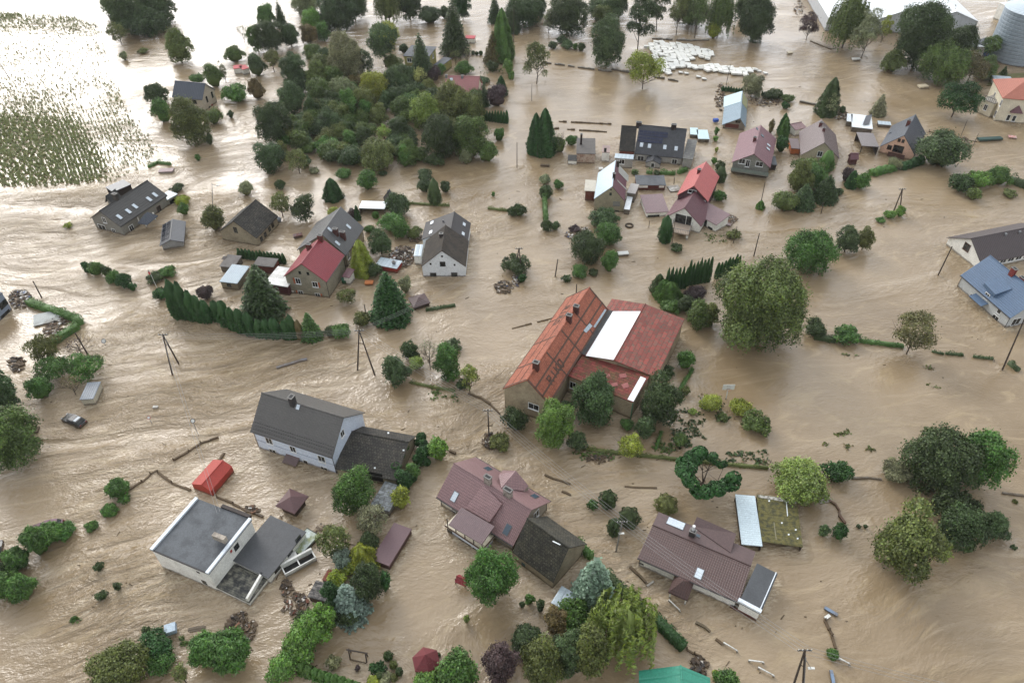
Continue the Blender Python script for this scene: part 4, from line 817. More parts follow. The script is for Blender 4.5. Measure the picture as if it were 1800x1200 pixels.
for i in range(N):
    a_, b_ = ring[i], ring[(i+1)%N]; m.face([c+a_-V3((0,0,1)), c+b_-V3((0,0,1)), c+b_+V3((0,0,hs)), c+a_+V3((0,0,hs))], uv=[(i*.8,0),((i+1)*.8,0),((i+1)*.8,15),(i*.8,15)])
m.build('silo_wall', M('corrugated_galvanised', (150,162,172), (134,146,154), pat='row', pu=1.0, line=.25, rough=.4, metal=.2), r)
m = MB()
for i in range(N): m.face([c+ring[i]*1.02+V3((0,0,hs)), c+ring[(i+1)%N]*1.02+V3((0,0,hs)), c+V3((0,0,hs+1.6))])
m.build('silo_roof', steel, r); print('silo', rad)
r = house('industrial_hall', 'white industrial hall with big doors in the top right corner', t(1620,130), 'hall')
b = Block(r, t(1690,-20), t(2250,110), t(2400,-120), he=8.5, kind='flat', wall=wh, roof=felt, ov=.1, debug='ind')
b2 = Block(r, t(1625,20), t(1720,60), t(1760,-40), he=5, kind='flat', wall=wh, roof=wh, ov=.1, wname='annex_wall', rname='annex_roof'); b.win('front', t(1790,150), 5, 2.4, 'grey')
r = house('blue_edged_roof', 'low flat roofed hall edged in blue between the trees and the silo', t(1500,320), 'hall')
b = Block(r, t(1430,330), t(1545,330), t(1470,235), he=3.2, kind='flat', wall=wh, roof=whsheet, ov=.1); b = Block(r, t(1550,330), t(1640,300), t(1660,222), he=3.4, kind='flat', wall=M('blue_trim', (60,96,160)), roof=felt, ov=.02, wname='blue_wall', rname='grey_roof')
# --- red kiosks
for p4, lab in (((X6(822,225), X6(925,228), X6(935,196)), 'tiny white kiosk with a pink red roof behind the tallest spruce'),
                ((T(0,0)(1640,485), T(0,0)(1700,478), T(0,0)(1715,452)), 'left one of two tiny red roofed sheds among bushes at upper left'),
                ((T(0,0)(1705,490), T(0,0)(1752,478), T(0,0)(1760,445)), 'right one of two tiny red roofed sheds among bushes at upper left'),
                ((T(0,0)(1110,1210), T(0,0)(1212,1205), T(0,0)(1215,1180)), 'half sunken brown red sheet roof among branches at the corner of the crop field'),
                ((T(3,0)(1600,575), T(3,0)(1735,585), T(3,0)(1720,540)), 'small steel clad shed behind the cream villa')):
    r = house('small_shed', lab, p4[0], 'shed'); red = 'red' in lab
    b = Block(r, p4[0], p4[1], p4[2], he=.5 if 'sunken' in lab else 1.7, kind='flat', wall=wh, roof=(maroon if 'brown' in lab else M('pink_red_sheet', (178,66,72))) if red else steel, ov=.1)
# ================================================================ VEGETATION
PAL = dict(dk=(69,87,47), md=(91,112,53), lt=(128,147,66), vv=(79,116,48), vb=(100,137,54), ol=(102,112,55), yl=(144,156,53), bl=(128,146,127), gr=(132,139,98),
           pu=(84,69,69), br=(113,101,61), rd=(115,112,69), dv=(49,85,38), pale=(198,197,121), bs=(78,99,59))
CW = dict(dk='dark green', md='mid green', lt='light green', vv='fresh green', vb='bright green', ol='olive green', yl='yellow green', bl='silver blue', gr='grey green',
          pu='dark purple', br='brownish', rd='rusty green', dv='deep green', pale='pale cream', bs='blue green')
LM = leafm('foliage'); BARK = M('bark', (84,72,58), (58,50,42), rough=.9, dirt=.6, ds=2)
def quads(P, N, s, asp, rng, tint, roll=None, axis=None):
    n = len(P); N = N/np.maximum(np.linalg.norm(N, axis=1, keepdims=True), 1e-6)
    if axis is None: axis = rng.normal(size=(n, 3))
    t1 = np.cross(N, axis); t1 /= np.maximum(np.linalg.norm(t1, axis=1, keepdims=True), 1e-6); t2 = np.cross(N, t1)
    s = (np.ones(n)*s*rng.uniform(.65, 1.35, n))[:, None]
    k = rng.uniform(.3, .7, (n, 1))
    V = np.stack([P-t2*s*asp, P+t1*s*k*asp*1.0-t2*s*asp*.1+N*s*.15, P+t2*s*asp, P-t1*s*(1-k)*2*.5-t2*s*.05], 1)
    V[:, 1] = P+t1*s*.75+N*s*.12; V[:, 3] = P-t1*s*.75-N*s*.05
    return V.reshape(-1, 3), tint
def leafmesh(name, parts, extra=None):
    V = np.concatenate([p[0] for p in parts]); Tn = np.concatenate([p[1] for p in parts]); nq = len(V)//4
    ev, ef = (extra if extra else (np.zeros((0, 3)), []))
    me = bpy.data.meshes.new(name); nv = len(V)+len(ev); me.vertices.add(nv); me.vertices.foreach_set('co', np.concatenate([V, ev]).ravel())
    le = sum(len(f) for f in ef); me.loops.add(nq*4+le); idx = np.arange(nq*4)
    li = np.concatenate([idx, np.array([len(V)+i for f in ef for i in f], dtype=int)]) if ef else idx
    me.loops.foreach_set('vertex_index', li.astype(np.int32)); npol = nq+len(ef); me.polygons.add(npol)
    st = list(range(0, nq*4, 4)); c = nq*4
    for f in ef: st.append(c); c += len(f)
    me.polygons.foreach_set('loop_start', np.array(st, dtype=np.int32)); me.update(calc_edges=True)
    at = me.color_attributes.new('tint', 'FLOAT_COLOR', 'CORNER'); tc_ = np.ones((nq*4+le, 4), dtype=np.float32)*.5
    tc_[:nq*4, :3] = np.repeat(Tn, 4, axis=0); at.data.foreach_set('color', tc_.ravel()); me.materials.append(LM); me.validate(); return me
def sph(n, rng):
    v = rng.normal(size=(n, 3)); return v/np.linalg.norm(v, axis=1, keepdims=True)
def core(rx, rz, zc, rng, n1=10, n2=7, zmin=None):
    vs = []; fs = []; ph = rng.uniform(0, 6, 4)
    for j in range(n2+1):
        th = math.pi*j/n2
        for i in range(n1):
            a = 2*math.pi*i/n1; k = 1+.14*math.sin(3*a+ph[0]+2*th)+.1*math.sin(5*a+ph[1]-3*th)
            z = zc+rz*math.cos(th)*k
            if zmin is not None: z = max(z, zmin)
            vs.append((rx*math.sin(th)*math.cos(a)*k, rx*math.sin(th)*math.sin(a)*k, z))
    for j in range(n2):
        for i in range(n1): a, b = j*n1+i, j*n1+(i+1) % n1; fs.append((a, a+n1, b+n1, b))
    return np.array(vs), fs
def tn(n, rng, base, var=.2):
    return np.clip(np.stack([base+rng.normal(0, var, n), rng.uniform(.15, .85, n), rng.uniform(.2, .9, n)], 1), 0, 1)
def lobes_crown(r, a, zc, rng, nl, lr, dens, ls, flat=1., up=-.55, asp=1., dirmin=.35, dirmax=.78, core_k=.55, zmin=.02, spread=.75):
    D = sph(nl*3, rng); D = D[D[:, 2] > up][:nl]; n = len(D)
    ro = rng.uniform(dirmin, dirmax, n)[:, None]; C = D*ro*np.array([r, r, a]); R_ = rng.uniform(lr*.75, lr*1.2, n)*min(r, a*1.3)
    C = np.concatenate([C, [[0, 0, a*.25]]]); R_ = np.append(R_, min(r, a)*.55)
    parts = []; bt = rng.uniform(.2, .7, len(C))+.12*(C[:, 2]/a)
    for i in range(len(C)):
        area = 4*math.pi*R_[i]**2*(flat*.6+.4); m = int(dens*area/(ls*ls*1.5)); m = max(m, 6)
        u = sph(m, rng); u[:, 2] = np.where(u[:, 2] < -.35, -u[:, 2], u[:, 2])
        rad = R_[i]*(1+rng.normal(0, .10, m))[:, None]*(1+.16*np.sin(u[:, [0]]*7+u[:, [1]]*5+i)); rad = rad*np.where(rng.random((m, 1)) < .2, rng.uniform(1.05, 1.5, (m, 1)), 1); P = C[i]+u*rad*np.array([1, 1, flat])
        d = np.linalg.norm((P[:, None]-C[None])/np.array([1, 1, flat]), axis=2)/R_[None]; d[:, i] = 9; ok = d.min(1) > .82
        P = P[ok]; u = u[ok]; P[:, 2] += zc; ok = P[:, 2] > zmin; P = P[ok]; u = u[ok]
        if len(P) == 0: continue
        N = u+rng.normal(0, .6, u.shape); N[:, 2] += .25
        parts.append(quads(P, N, ls, asp, rng, tn(len(P), rng, bt[i])))
    ex = core(r*core_k, a*core_k, zc, rng, zmin=-.1) if core_k else None
    return parts, ex
def limb_mesh(h, r, rng, n=6, rt=.16, zb=-1., spread=.6, sub=2):
    m = MB(); top = V3((rng.normal()*.03*h, rng.normal()*.03*h, h*.62)); m.tube((0, 0, zb), top, rt, rt*.55, 7)
    for i in range(n):
        a = 2*math.pi*i/n+rng.uniform(-.4, .4); z0 = h*rng.uniform(.12, .5); p = V3((0, 0, z0)); q = V3((math.cos(a)*r*spread*rng.uniform(.6, 1), math.sin(a)*r*spread*rng.uniform(.6, 1), z0+h*rng.uniform(.25, .45)))
        m.tube(p, q, rt*.45, rt*.18, 5)
        for k in range(sub):
            q2 = q+V3((rng.normal()*r*.22, rng.normal()*r*.22, rng.uniform(.05, .3)*h)); m.tube(p.lerp(q, rng.uniform(.4, 1)), q2, rt*.2, rt*.06, 4)
    return m
PROTO = {}
SZ = (.5, .9, 1.5, 2.4, 3.8, 6., 9.)
def proto(kind, r, a, var):
    rb = min(SZ, key=lambda s: abs(math.log(s/r))); q = a/r; qb = min((.5, .8, 1.2, 1.8, 2.8, 4.5), key=lambda s: abs(math.log(s/q)))
    key = (kind, rb, qb, var)
    if key in PROTO: return PROTO[key]
    r, a = rb, rb*qb; rng = np.random.default_rng(abs(hash(str(key))) % 9999 if 0 else (int(rb*100)*7+int(qb*10)*131+var*17+sum(map(ord, kind)))); trunk = None
    ls = .10+.0155*r; H = 2*a
    if kind == 'tree':
        zc = a*.80; p, e = lobes_crown(r, a, zc, rng, 40+int(r*4), .29, 1.25, ls*.9, core_k=.52, up=-.98, dirmin=.3, dirmax=.86); trunk = limb_mesh(zc+a*.5, r, rng, 6, .10+.03*r)
    elif kind == 'loose':
        zc = a*.95; p, e = lobes_crown(r, a, zc, rng, 34, .25, .7, ls*.85, core_k=0, dirmin=.3, dirmax=.88); trunk = limb_mesh(zc+a*.75, r*1.2, rng, 9, .07+.02*r, spread=.75, sub=4)
    elif kind == 'bush':
        zc = a*.62; p, e = lobes_crown(r, a*1.0, zc, rng, 20, .32, 1.2, ls, up=-.2, core_k=.6)
    elif kind == 'pine':
        zc = a*.9; p, e = lobes_crown(r, a, zc, rng, 22, .38, 1.0, ls, flat=.55, core_k=0, dirmin=.3, dirmax=.85, up=-.7); trunk = limb_mesh(zc+a*.8, r*1.1, rng, 9, .09+.025*r)
    elif kind == 'ring':
        p = []
        for (x_, y_, s_) in ((-.62,0,.3),(-.66,.3,.24),(-.6,-.35,.24),(-.3,.6,.3),(0,.66,.28),(.3,.55,.2),(.55,.35,.13),(-.45,-.66,.2),(-.12,-.72,.24),(.2,-.66,.27),(.5,-.52,.28),(.76,-.36,.26)):
            for k in range(3):
                c = np.array([x_*r, y_*r, a*.9])+rng.normal(0, .07*r, 3); R0 = r*s_*rng.uniform(.6, 1.0); mm = int(12*R0*R0/(ls*ls)); u = sph(mm, rng); P_ = c+u*R0*np.array([1, 1, .6]); p.append(quads(P_, u+rng.normal(0, .5, u.shape)+[0, 0, .3], ls, 1., rng, tn(mm, rng, rng.uniform(.3, .65))))
        e = None; trunk = limb_mesh(a*1.1, r, rng, 9, .2, spread=.75, sub=5)
    elif kind in ('spruce',):
        p = []; nl = int(10+r*3)
        for j in range(nl):
            f = (j+.5)/nl; z = .06*H+H*.94*f; R0 = r*1.08*(1-f)**.72*(.86+.14*rng.random())+.05; nb = max(5, int(2*math.pi*R0/(.45+.05*r)))
            for b_ in range(nb):
                t_ = 2*math.pi*(b_+rng.random()*.8)/nb; L_ = R0*rng.uniform(.78, 1.1); mm = max(5, int(L_/(ls*.42))); s_ = np.linspace(.12, 1, mm)
                dx = np.array([math.cos(t_), math.sin(t_), 0]); P_ = dx*(s_*L_)[:, None]; P_[:, 2] += z+H/nl*.55-(s_**1.5)*L_*.34
                P_ += rng.normal(0, ls*.7, P_.shape)*np.array([1, 1, .6]); N = np.tile([0, 0, 1.], (mm, 1))+dx*.5+rng.normal(0, .45, (mm, 3))
                p.append(quads(P_, N, ls*1.15, 1.1, rng, tn(mm, rng, .30+.34*rng.random()), axis=np.tile(np.cross(dx, [0, 0, 1]), (mm, 1))+rng.normal(0, .3, (mm, 3))))
        n1 = 9; vs = [(math.cos(2*math.pi*i/n1)*r*.55, math.sin(2*math.pi*i/n1)*r*.55, .05) for i in range(n1)]+[(0, 0, H*.8)]; e = (np.array(vs), [(i, (i+1) % n1, n1) for i in range(n1)])
        trunk = MB().tube((0, 0, -1), (0, 0, H*.9), .05+.04*r, .03, 6)
    elif kind in ('thuja', 'cypress', 'ball'):
        n = int(4.2*2*math.pi*r*H/(ls*ls)/2.2); f = rng.random(n)**(.9 if kind != 'cypress' else 1.25); t_ = rng.uniform(0, 2*math.pi, n)
        if kind == 'thuja': pr = np.minimum(1, (1-f)**.8*1.5)*np.minimum(1, .72+f*1.6)
        elif kind == 'cypress': pr = (1-f)**.6*np.minimum(1, .8+f*1.5)
        else: pr = np.sqrt(np.clip(1-(2*f-1)**2, 0, 1))**.85; 
        k = 1+.12*np.sin(t_*5+f*4+var)+.09*np.sin(t_*9-f*13)+.05*np.sin(f*37+t_*3)+(rng.normal(0, .08 if kind != 'ball' else .03, n)); R0 = r*pr*k
        P_ = np.stack([np.cos(t_)*R0, np.sin(t_)*R0, f*H], 1); N = np.stack([np.cos(t_), np.sin(t_), .25+.8*(f > .85)], 1)+rng.normal(0, .42, (n, 3))
        bt = .46+.16*np.sin(t_*5+f*4+var)+.05*np.sin(f*30); T_ = tn(n, rng, 0, .12); T_[:, 0] = np.clip(T_[:, 0]+bt, 0, 1)
        p = [quads(P_, N, ls*.85, 1.25 if kind != 'ball' else .9, rng, T_, axis=np.tile([0, 0, 1.], (n, 1))+rng.normal(0, .35, (n, 3)))]
        e = core(r*.84, a*.93, a, rng) if kind != 'cypress' else (lambda n1: (np.array([(math.cos(2*math.pi*i/n1)*r*.8, math.sin(2*math.pi*i/n1)*r*.8, .02) for i in range(n1)]+[(0, 0, H*.86)]), [(i, (i+1) % n1, n1) for i in range(n1)]))(9)
    elif kind == 'willow':
        p = []; ns = int(90+60*r); C = sph(ns*2, rng); C = C[C[:, 2] > -.1][:ns]
        for c in C:
            st = c*np.array([r, r, a])*rng.uniform(.45, .98); st[2] += a*1.0; L_ = rng.uniform(.45, 1.0)*a*.95; out = np.array([c[0], c[1], 0])*.25*r; mm = max(5, int(L_/(ls*.9))); s_ = np.linspace(0, 1, mm)[:, None]
            P_ = st+out*s_**.5*.6+np.array([0, 0, -L_])*s_**1.4+rng.normal(0, ls*.35, (mm, 3)); P_ = P_[P_[:, 2] > .1]
            if len(P_): N = np.tile([c[0], c[1], .35], (len(P_), 1))+rng.normal(0, .5, (len(P_), 3)); p.append(quads(P_, N, ls*.8, 2.0, rng, tn(len(P_), rng, rng.uniform(.25, .75), .1), axis=np.cross(np.tile([0, 0, 1.], (len(P_), 1)), N)))
        e = core(r*.55, a*.6, a*.95, rng); trunk = limb_mesh(a*1.6, r, rng, 6, .1+.03*r)
    elif kind == 'fern':
        p, e = lobes_crown(r, a*1.1, a*.6, rng, 26, .30, 2.3, ls*.62, up=-.2, core_k=.6, asp=3.0)
    elif kind == 'bare':
        p, e = lobes_crown(r, a, a*1.1, rng, 12, .2, .12, ls*.7, core_k=0); trunk = limb_mesh(H*.95, r*1.3, rng, 12, .06+.015*r, spread=.8, sub=6)
    if kind in ('tree', 'loose', 'bush', 'pine', 'fern', 'ring'):
        AV = np.concatenate([q_[0] for q_ in p]); zz = {'bush': .62, 'fern': .6, 'loose': .95, 'ring': .6}.get(kind, .78)
        kx = r/np.percentile(np.hypot(AV[:, 0], AV[:, 1]), 99.0); kz = (zz+1)*a/np.percentile(AV[:, 2], 99.5); p = [(q_[0]*np.array([kx, kx, kz]), q_[1]) for q_ in p]
    me = leafmesh('crown_'+kind, p, e); tm = None
    if trunk: to = trunk.build('trunk', BARK); tm = to.data; bpy.data.objects.remove(to)
    PROTO[key] = (me, tm, r, a); return PROTO[key]
# landmarks used to say which one a plant is
LMK = [((340,170),'the dark roofed house by the field'),((745,100),'the olive yellow house'),((808,150),'the pink metal roof'),((235,365),'the five-skylight house'),((303,410),'the solar panel garage'),
 ((437,385),'the old black roofed barn'),((560,470),'the raspberry red roof'),((610,400),'the grey three-skylight roof'),((782,430),'the white gabled house'),((660,360),'the white sheet canopy'),((950,620),'the orange RIKO roof'),((1110,610),'the red barn'),
 ((530,750),'the pale blue house'),((670,790),'the black tiled barn'),((355,955),'the white flat roofed house'),((470,950),'the black flat outbuilding'),((865,880),'the dusty pink house'),((960,960),'the mossy roofed annex'),((1225,990),'the brown bungalow'),
 ((1355,915),'the mossy shed'),((512,880),'the brown square gazebo'),((686,955),'the maroon flat garage'),((565,1015),'the black felt shed'),((1180,1180),'the bright green roof'),((10,535),'the blue grey edge house'),((1745,430),'the brown edge house'),((1745,510),'the slate blue roof'),
 ((1770,180),'the cream villa'),((1150,255),'the solar panelled house'),((1075,330),'the silver maroon house'),((1225,330),'the coral red roof'),((1200,370),'the mauve winged house'),((1290,190),'the blue silver barn'),((1320,260),'the steep maroon roof'),((1440,250),'the mauve gabled house'),((1590,240),'the peach gabled house'),
 ((1035,265),'the ruined cottage'),((1780,80),'the big silo'),((1480,30),'the white storage halls'),((1195,100),'the white bale raft'),((750,1160),'the hexagonal gazebo'),((810,1020),'the red well roof'),((995,1055),'the silver sheet shed'),((130,735),'the black car'),((155,690),'the slatted hut'),((375,840),'the red party tent'),((80,920),'the mauve car'),
 ((80,230),'the flooded crop field'),((600,190),'the flooded wood middle'),((520,180),'the flooded wood left part'),((700,230),'the flooded wood right part'),((560,270),'the flooded wood front edge'),((630,1145),'the timber swing frame'),((1280,680),'the basketball backboard'),((625,590),'the middle A-frame pole'),((300,620),'the left A-frame pole'),((1090,940),'the lamp post'),((740,520),'the square tent roof'),((1400,1170),'the bottom edge pole'),((1500,500),'the open water mid-right'),((1335,540),'the giant round tree'),((100,560),'the L-shaped hedge'),((265,500),'the flagpole'),((900,480),'the mid-photo A-frame pole'),((1420,290),'the maroon garden house'),((1150,120),'the concrete wall')]
KW = dict(tree='tree', loose='wispy tree', spruce='spruce', thuja='thuja column', cypress='cypress', ball='clipped ball', willow='weeping willow', bush='shrub', pine='open pine', ring='ring-crowned pine', fern='leafy clump', bare='bare tree')
NAME = dict(tree='leafy_tree', loose='wispy_tree', spruce='spruce_tree', thuja='thuja', cypress='cypress', ball='clipped_shrub', willow='willow_tree', bush='shrub', pine='pine_tree', ring='pine_tree', fern='grass_tuft', bare='bare_tree')
PL = []          # plants waiting for their label
vr = random.Random(11)
def dims(kind, x0, y0, x1, y1):
    cx, cy = (x0+x1)/2, (y0+y1)/2; m_ = mpp((cx, cy*.3+y1*.7)); r = (x1-x0)/2*m_; d = ray((cx, cy)); ph = math.atan2(-d.z, math.hypot(d.x, d.y)); Hm = (y1-y0)*m_
    if kind in ('spruce', 'cypress', 'thuja'):
        a = max(.6*r, (Hm-r*math.sin(ph)*1.2)/(2*math.cos(ph))); G = un((cx, y1-r*math.sin(ph)*.7/m_))
    else:
        q = Hm*Hm-(2*r*math.sin(ph))**2; a = math.sqrt(max(q, (r*.9)**2))/2/math.cos(ph); a = min(max(a, .5*r), 2.6*r)
        zc = {'bush': a*.62, 'ball': a*.9, 'fern': a*.6, 'loose': a*.95}.get(kind, a*.78); c = un((cx, cy), zc); G = V3((c.x, c.y, 0))
    fh = (CAMH-min(a, 14)*1.05)/CAMH; r, a = r*fh, a*fh
    return G, r*{'bush': 1.12, 'fern': 1.12, 'loose': 1.05, 'spruce': 1.14, 'cypress': 1.16}.get(kind, 1.03), a*(1.06 if kind == 'bush' else 1)
def plant(kind, G, r, a, col, label=None, group=None, name=None, cat=None):
    me, tm, pr_, pa = proto(kind, r, a, vr.randrange(3 if kind in ('tree', 'bush') else 2)); rot = 0 if kind == 'ring' else vr.uniform(0, 6.28); s = (r/pr_, r/pr_, a/pa)
    c3 = lin(PAL[col]); j = [vr.uniform(.88, 1.14) for _ in range(3)]; jj = vr.uniform(.88, 1.12); c4 = tuple(min(1, c3[i]*j[i]**.5*jj) for i in range(3))+(1,)
    nm = name or NAME[kind]
    if tm is None:
        o = bpy.data.objects.new(nm, me); COL.objects.link(o); o.location = G; o.rotation_euler = (0, 0, rot); o.scale = s; o.color = c4; root = o
    else:
        root = bpy.data.objects.new(nm, None); COL.objects.link(root); root.location = G
        cro = bpy.data.objects.new('crown', me); tr = bpy.data.objects.new('trunk', tm)
        for o in (cro, tr): COL.objects.link(o); o.parent = root; o.rotation_euler = (0, 0, rot); o.scale = s
        cro.color = c4
    root['_k'] = kind
    PL.append((root, kind, col, r, a, label)); root['category'] = cat or {'tree': 'tree', 'loose': 'tree', 'spruce': 'spruce', 'thuja': 'thuja', 'cypress': 'cypress', 'willow': 'willow', 'pine': 'pine', 'ring': 'pine', 'bare': 'tree', 'bush': 'shrub', 'ball': 'clipped shrub', 'fern': 'tuft'}[kind]
    if group: root['group'] = group
    return root
def V(f, rows, grow=1.):
    for rw in rows:
        kind, x0, y0, x1, y1, col = rw[:6]; p, q = f(x0, y0), f(x1, y1); G, r, a = dims(kind, p[0], p[1], q[0], q[1]); r *= grow; a *= grow**.8; plant(kind, G, r, a, col, rw[6] if len(rw) > 6 else None)
B_, T_, L_, S_, TH, CY, WI, PI_, BA, FE, BR = 'bush', 'tree', 'loose', 'spruce', 'thuja', 'cypress', 'willow', 'pine', 'ball', 'fern', 'bare'
V(T(0,0), [(T_,760,-80,1020,250,'dk'),(T_,950,-90,1240,190,'dk'),(T_,690,-160,880,120,'md'),(L_,760,160,900,320,'ol'),(T_,1150,200,1345,470,'ol'),(T_,1020,590,1180,750,'dk'),(B_,1080,700,1215,890,'vv'),(T_,1190,690,1470,1040,'ol'),
 (B_,1440,780,1560,890,'md'),(B_,1440,950,1505,1030,'dk'),(B_,1370,1088,1410,1140,'vv'),(B_,1430,460,1570,640,'md'),(L_,1540,420,1600,600,'gr'),(B_,1330,530,1440,585,'vv'),(B_,1570,600,1760,735,'vv'),(B_,1600,780,1645,840,'dk'),(B_,845,370,900,435,'gr'),(B_,1580,330,1720,455,'md'),(BR,1665,190,1750,310,'gr'),(B_,970,345,1045,378,'ol')], 1.05)
V(T(1,0), [(T_,255,-50,440,120,'gr'),(T_,430,-60,690,225,'bs'),(T_,590,-60,780,160,'dk'),(WI,840,-80,1010,190,'ol'),(T_,990,-80,1160,160,'dk'),(B_,1140,60,1300,180,'dk'),(B_,1290,60,1370,145,'dk'),(S_,1310,20,1490,400,'dk'),(T_,1390,-60,1510,160,'dv'),(S_,1635,-10,1725,170,'dk'),(CY,1670,90,1800,440,'vv'),(S_,1610,240,1730,450,'br'),
 (T_,10,40,140,210,'vv'),(S_,150,30,220,200,'dk'),(T_,0,170,200,380,'dk'),(T_,-60,200,60,380,'md'),(T_,180,190,300,345,'dk'),(T_,320,80,480,240,'vb'),(T_,310,190,430,320,'br'),(T_,420,170,520,300,'vv'),(L_,50,370,180,510,'ol'),(B_,-60,400,70,560,'bs'),(B_,-50,570,60,720,'br'),
 (T_,335,320,460,430,'md'),(T_,420,350,550,480,'bs'),(T_,515,250,750,600,'gr'),(L_,735,370,830,560,'bs'),(T_,815,175,1000,320,'yl'),(PI_,785,190,1005,500,'bs'),(B_,1010,320,1070,385,'dk'),
 (T_,180,390,350,650,'bs'),(T_,350,440,510,650,'ol'),(T_,490,480,620,640,'md'),(T_,745,515,940,725,'yl'),(T_,900,470,1110,660,'bs'),(B_,1095,485,1195,600,'pale'),(B_,1190,480,1300,590,'pu'),(B_,1255,460,1330,545,'vv'),(S_,1095,260,1250,575,'bs'),
 (T_,160,590,345,830,'bs'),(T_,360,570,530,760,'md'),(T_,520,560,700,740,'gr'),(T_,590,640,720,870,'vv'),(T_,690,630,850,830,'ol'),(B_,940,600,1050,700,'br'),(T_,950,690,1110,850,'md'),(L_,640,540,760,640,'br'),
 (T_,0,740,240,1040,'dk'),(T_,225,820,330,960,'md'),(T_,310,810,430,960,'ol'),(T_,430,770,600,960,'bs'),(T_,690,780,810,900,'md'),(T_,800,740,930,890,'ol'),
 (T_,1085,670,1300,930,'lt'),(T_,1240,600,1520,880,'ol'),(T_,1170,830,1420,1130,'dk'),(T_,1380,840,1620,1130,'md'),(T_,1440,680,1610,900,'ol'),
 (T_,250,930,390,1080,'md'),(B_,400,975,570,1100,'vv'),(T_,520,880,680,1010,'ol'),(T_,610,930,720,1060,'vv'),(T_,680,900,810,1040,'dk'),(L_,850,890,950,1010,'lt'),(T_,930,840,1080,1000,'dk'),
 (T_,0,1010,210,1230,'bs'),(T_,140,1000,225,1130,'ol'),(L_,210,1070,370,1230,'ol'),(B_,310,1100,385,1190,'bs'),(B_,670,1030,745,1130,'dk'),(B_,740,1000,1000,1220,'ol'),(T_,990,990,1150,1170,'md'),(B_,1000,1040,1090,1200,'vv'),(B_,1180,1080,1320,1170,'dk'),(B_,1440,1060,1530,1170,'gr'),(B_,1560,1010,1690,1160,'md'),
 (B_,1405,440,1520,540,'vv'),(BR,1355,370,1450,470,'ol'),(BR,1450,360,1520,450,'gr'),(B_,1560,545,1640,590,'bs'),(S_,1575,580,1640,760,'dk'),(CY,1690,545,1760,680,'dv'),(B_,1620,620,1760,770,'pu'),(B_,1150,570,1275,685,'ol'),(B_,1675,915,1745,1005,'vv'),(B_,1745,430,1810,540,'vb'),(B_,1620,440,1700,515,'dk'),
 (BA,1516,362,1538,385,'dk'),(BA,1543,368,1563,388,'dk'),(BA,1568,364,1592,388,'dk'),(T_,460,650,600,800,'dk'),(T_,590,860,700,980,'dk'),(L_,380,700,470,830,'ol'),(T_,1080,640,1160,760,'md'),(T_,720,720,830,860,'vv'),(T_,330,690,450,860,'dk'),(T_,560,740,680,890,'ol'),(T_,860,650,960,790,'bs'),(T_,200,640,300,800,'md')], 1.14)
V(T(2,0), [(T_,78,45,190,165,'vv'),(T_,120,-60,250,110,'dk'),(CY,-30,60,50,240,'dk'),(T_,240,-60,540,265,'dk'),(L_,215,80,310,235,'gr'),(B_,255,300,320,350,'dk'),(B_,310,258,400,310,'dk'),(B_,345,295,430,352,'bs'),(B_,425,310,465,358,'vv'),(B_,460,308,515,370,'dk'),(T_,550,-90,700,70,'dk'),(T_,690,-90,830,130,'dk'),
 (T_,545,120,800,490,'bs'),(T_,560,50,700,210,'ol'),(PI_,790,-20,1010,380,'dk'),(PI_,960,-90,1110,240,'dk'),(L_,1100,-60,1250,240,'ol'),(L_,1220,-50,1390,260,'md'),(WI,1370,-60,1570,270,'md'),(B_,1365,170,1470,285,'yl'),(T_,1590,-30,1850,330,'dk'),(T_,1560,-60,1700,150,'dk'),
 (L_,75,315,270,590,'ol'),(L_,800,370,1060,635,'yl'),(CY,112,800,225,1088,'dv'),(CY,160,765,300,1100,'dv'),(BR,300,930,360,1080,'ol'),(B_,290,980,378,1088,'md'),(B_,378,955,460,1035,'vv'),(B_,1420,900,1455,960,'vv'),(B_,1412,960,1452,1002,'vb'),(B_,1425,1040,1450,1078,'yl'),(B_,1398,1112,1440,1160,'vv'),(T_,1620,535,1770,700,'gr'),(B_,1430,1140,1500,1230,'dk'),(B_,0,290,20,460,'dk'),(B_,-10,420,18,660,'vb')], 1.08)
V(T(3,0), [(L_,220,100,360,285,'pu'),(WI,430,-20,700,370,'md'),(L_,600,70,810,405,'gr'),(L_,780,120,870,300,'yl'),(T_,890,10,1290,520,'dk'),(B_,785,360,960,525,'ol'),(T_,1240,190,1475,420,'dk'),(T_,1080,310,1400,610,'md'),(L_,1480,260,1635,430,'md'),(L_,1310,380,1560,600,'rd'),(T_,1460,400,1620,570,'md'),(PI_,1195,580,1470,855,'dv'),
 (CY,340,550,470,820,'dk'),(L_,400,660,490,825,'gr'),(S_,715,665,820,820,'gr'),(B_,498,752,545,812,'dk'),(CY,65,800,125,945,'dv'),(CY,75,825,138,965,'vv'),(B_,50,965,135,1090,'dv'),(TH,348,1058,440,1215,'vv'),(B_,170,1110,390,1260,'md'),(B_,840,1115,945,1205,'gr'),(B_,1060,930,1385,1215,'bs'),(B_,1145,965,1192,1022,'vv'),(S_,1625,470,1672,535,'dk'),(B_,-30,650,95,690,'dk'),(B_,90,668,190,725,'md'),(B_,92,720,150,775,'dv'),(B_,0,840,45,960,'bare' if 0 else 'br')], 1.08)
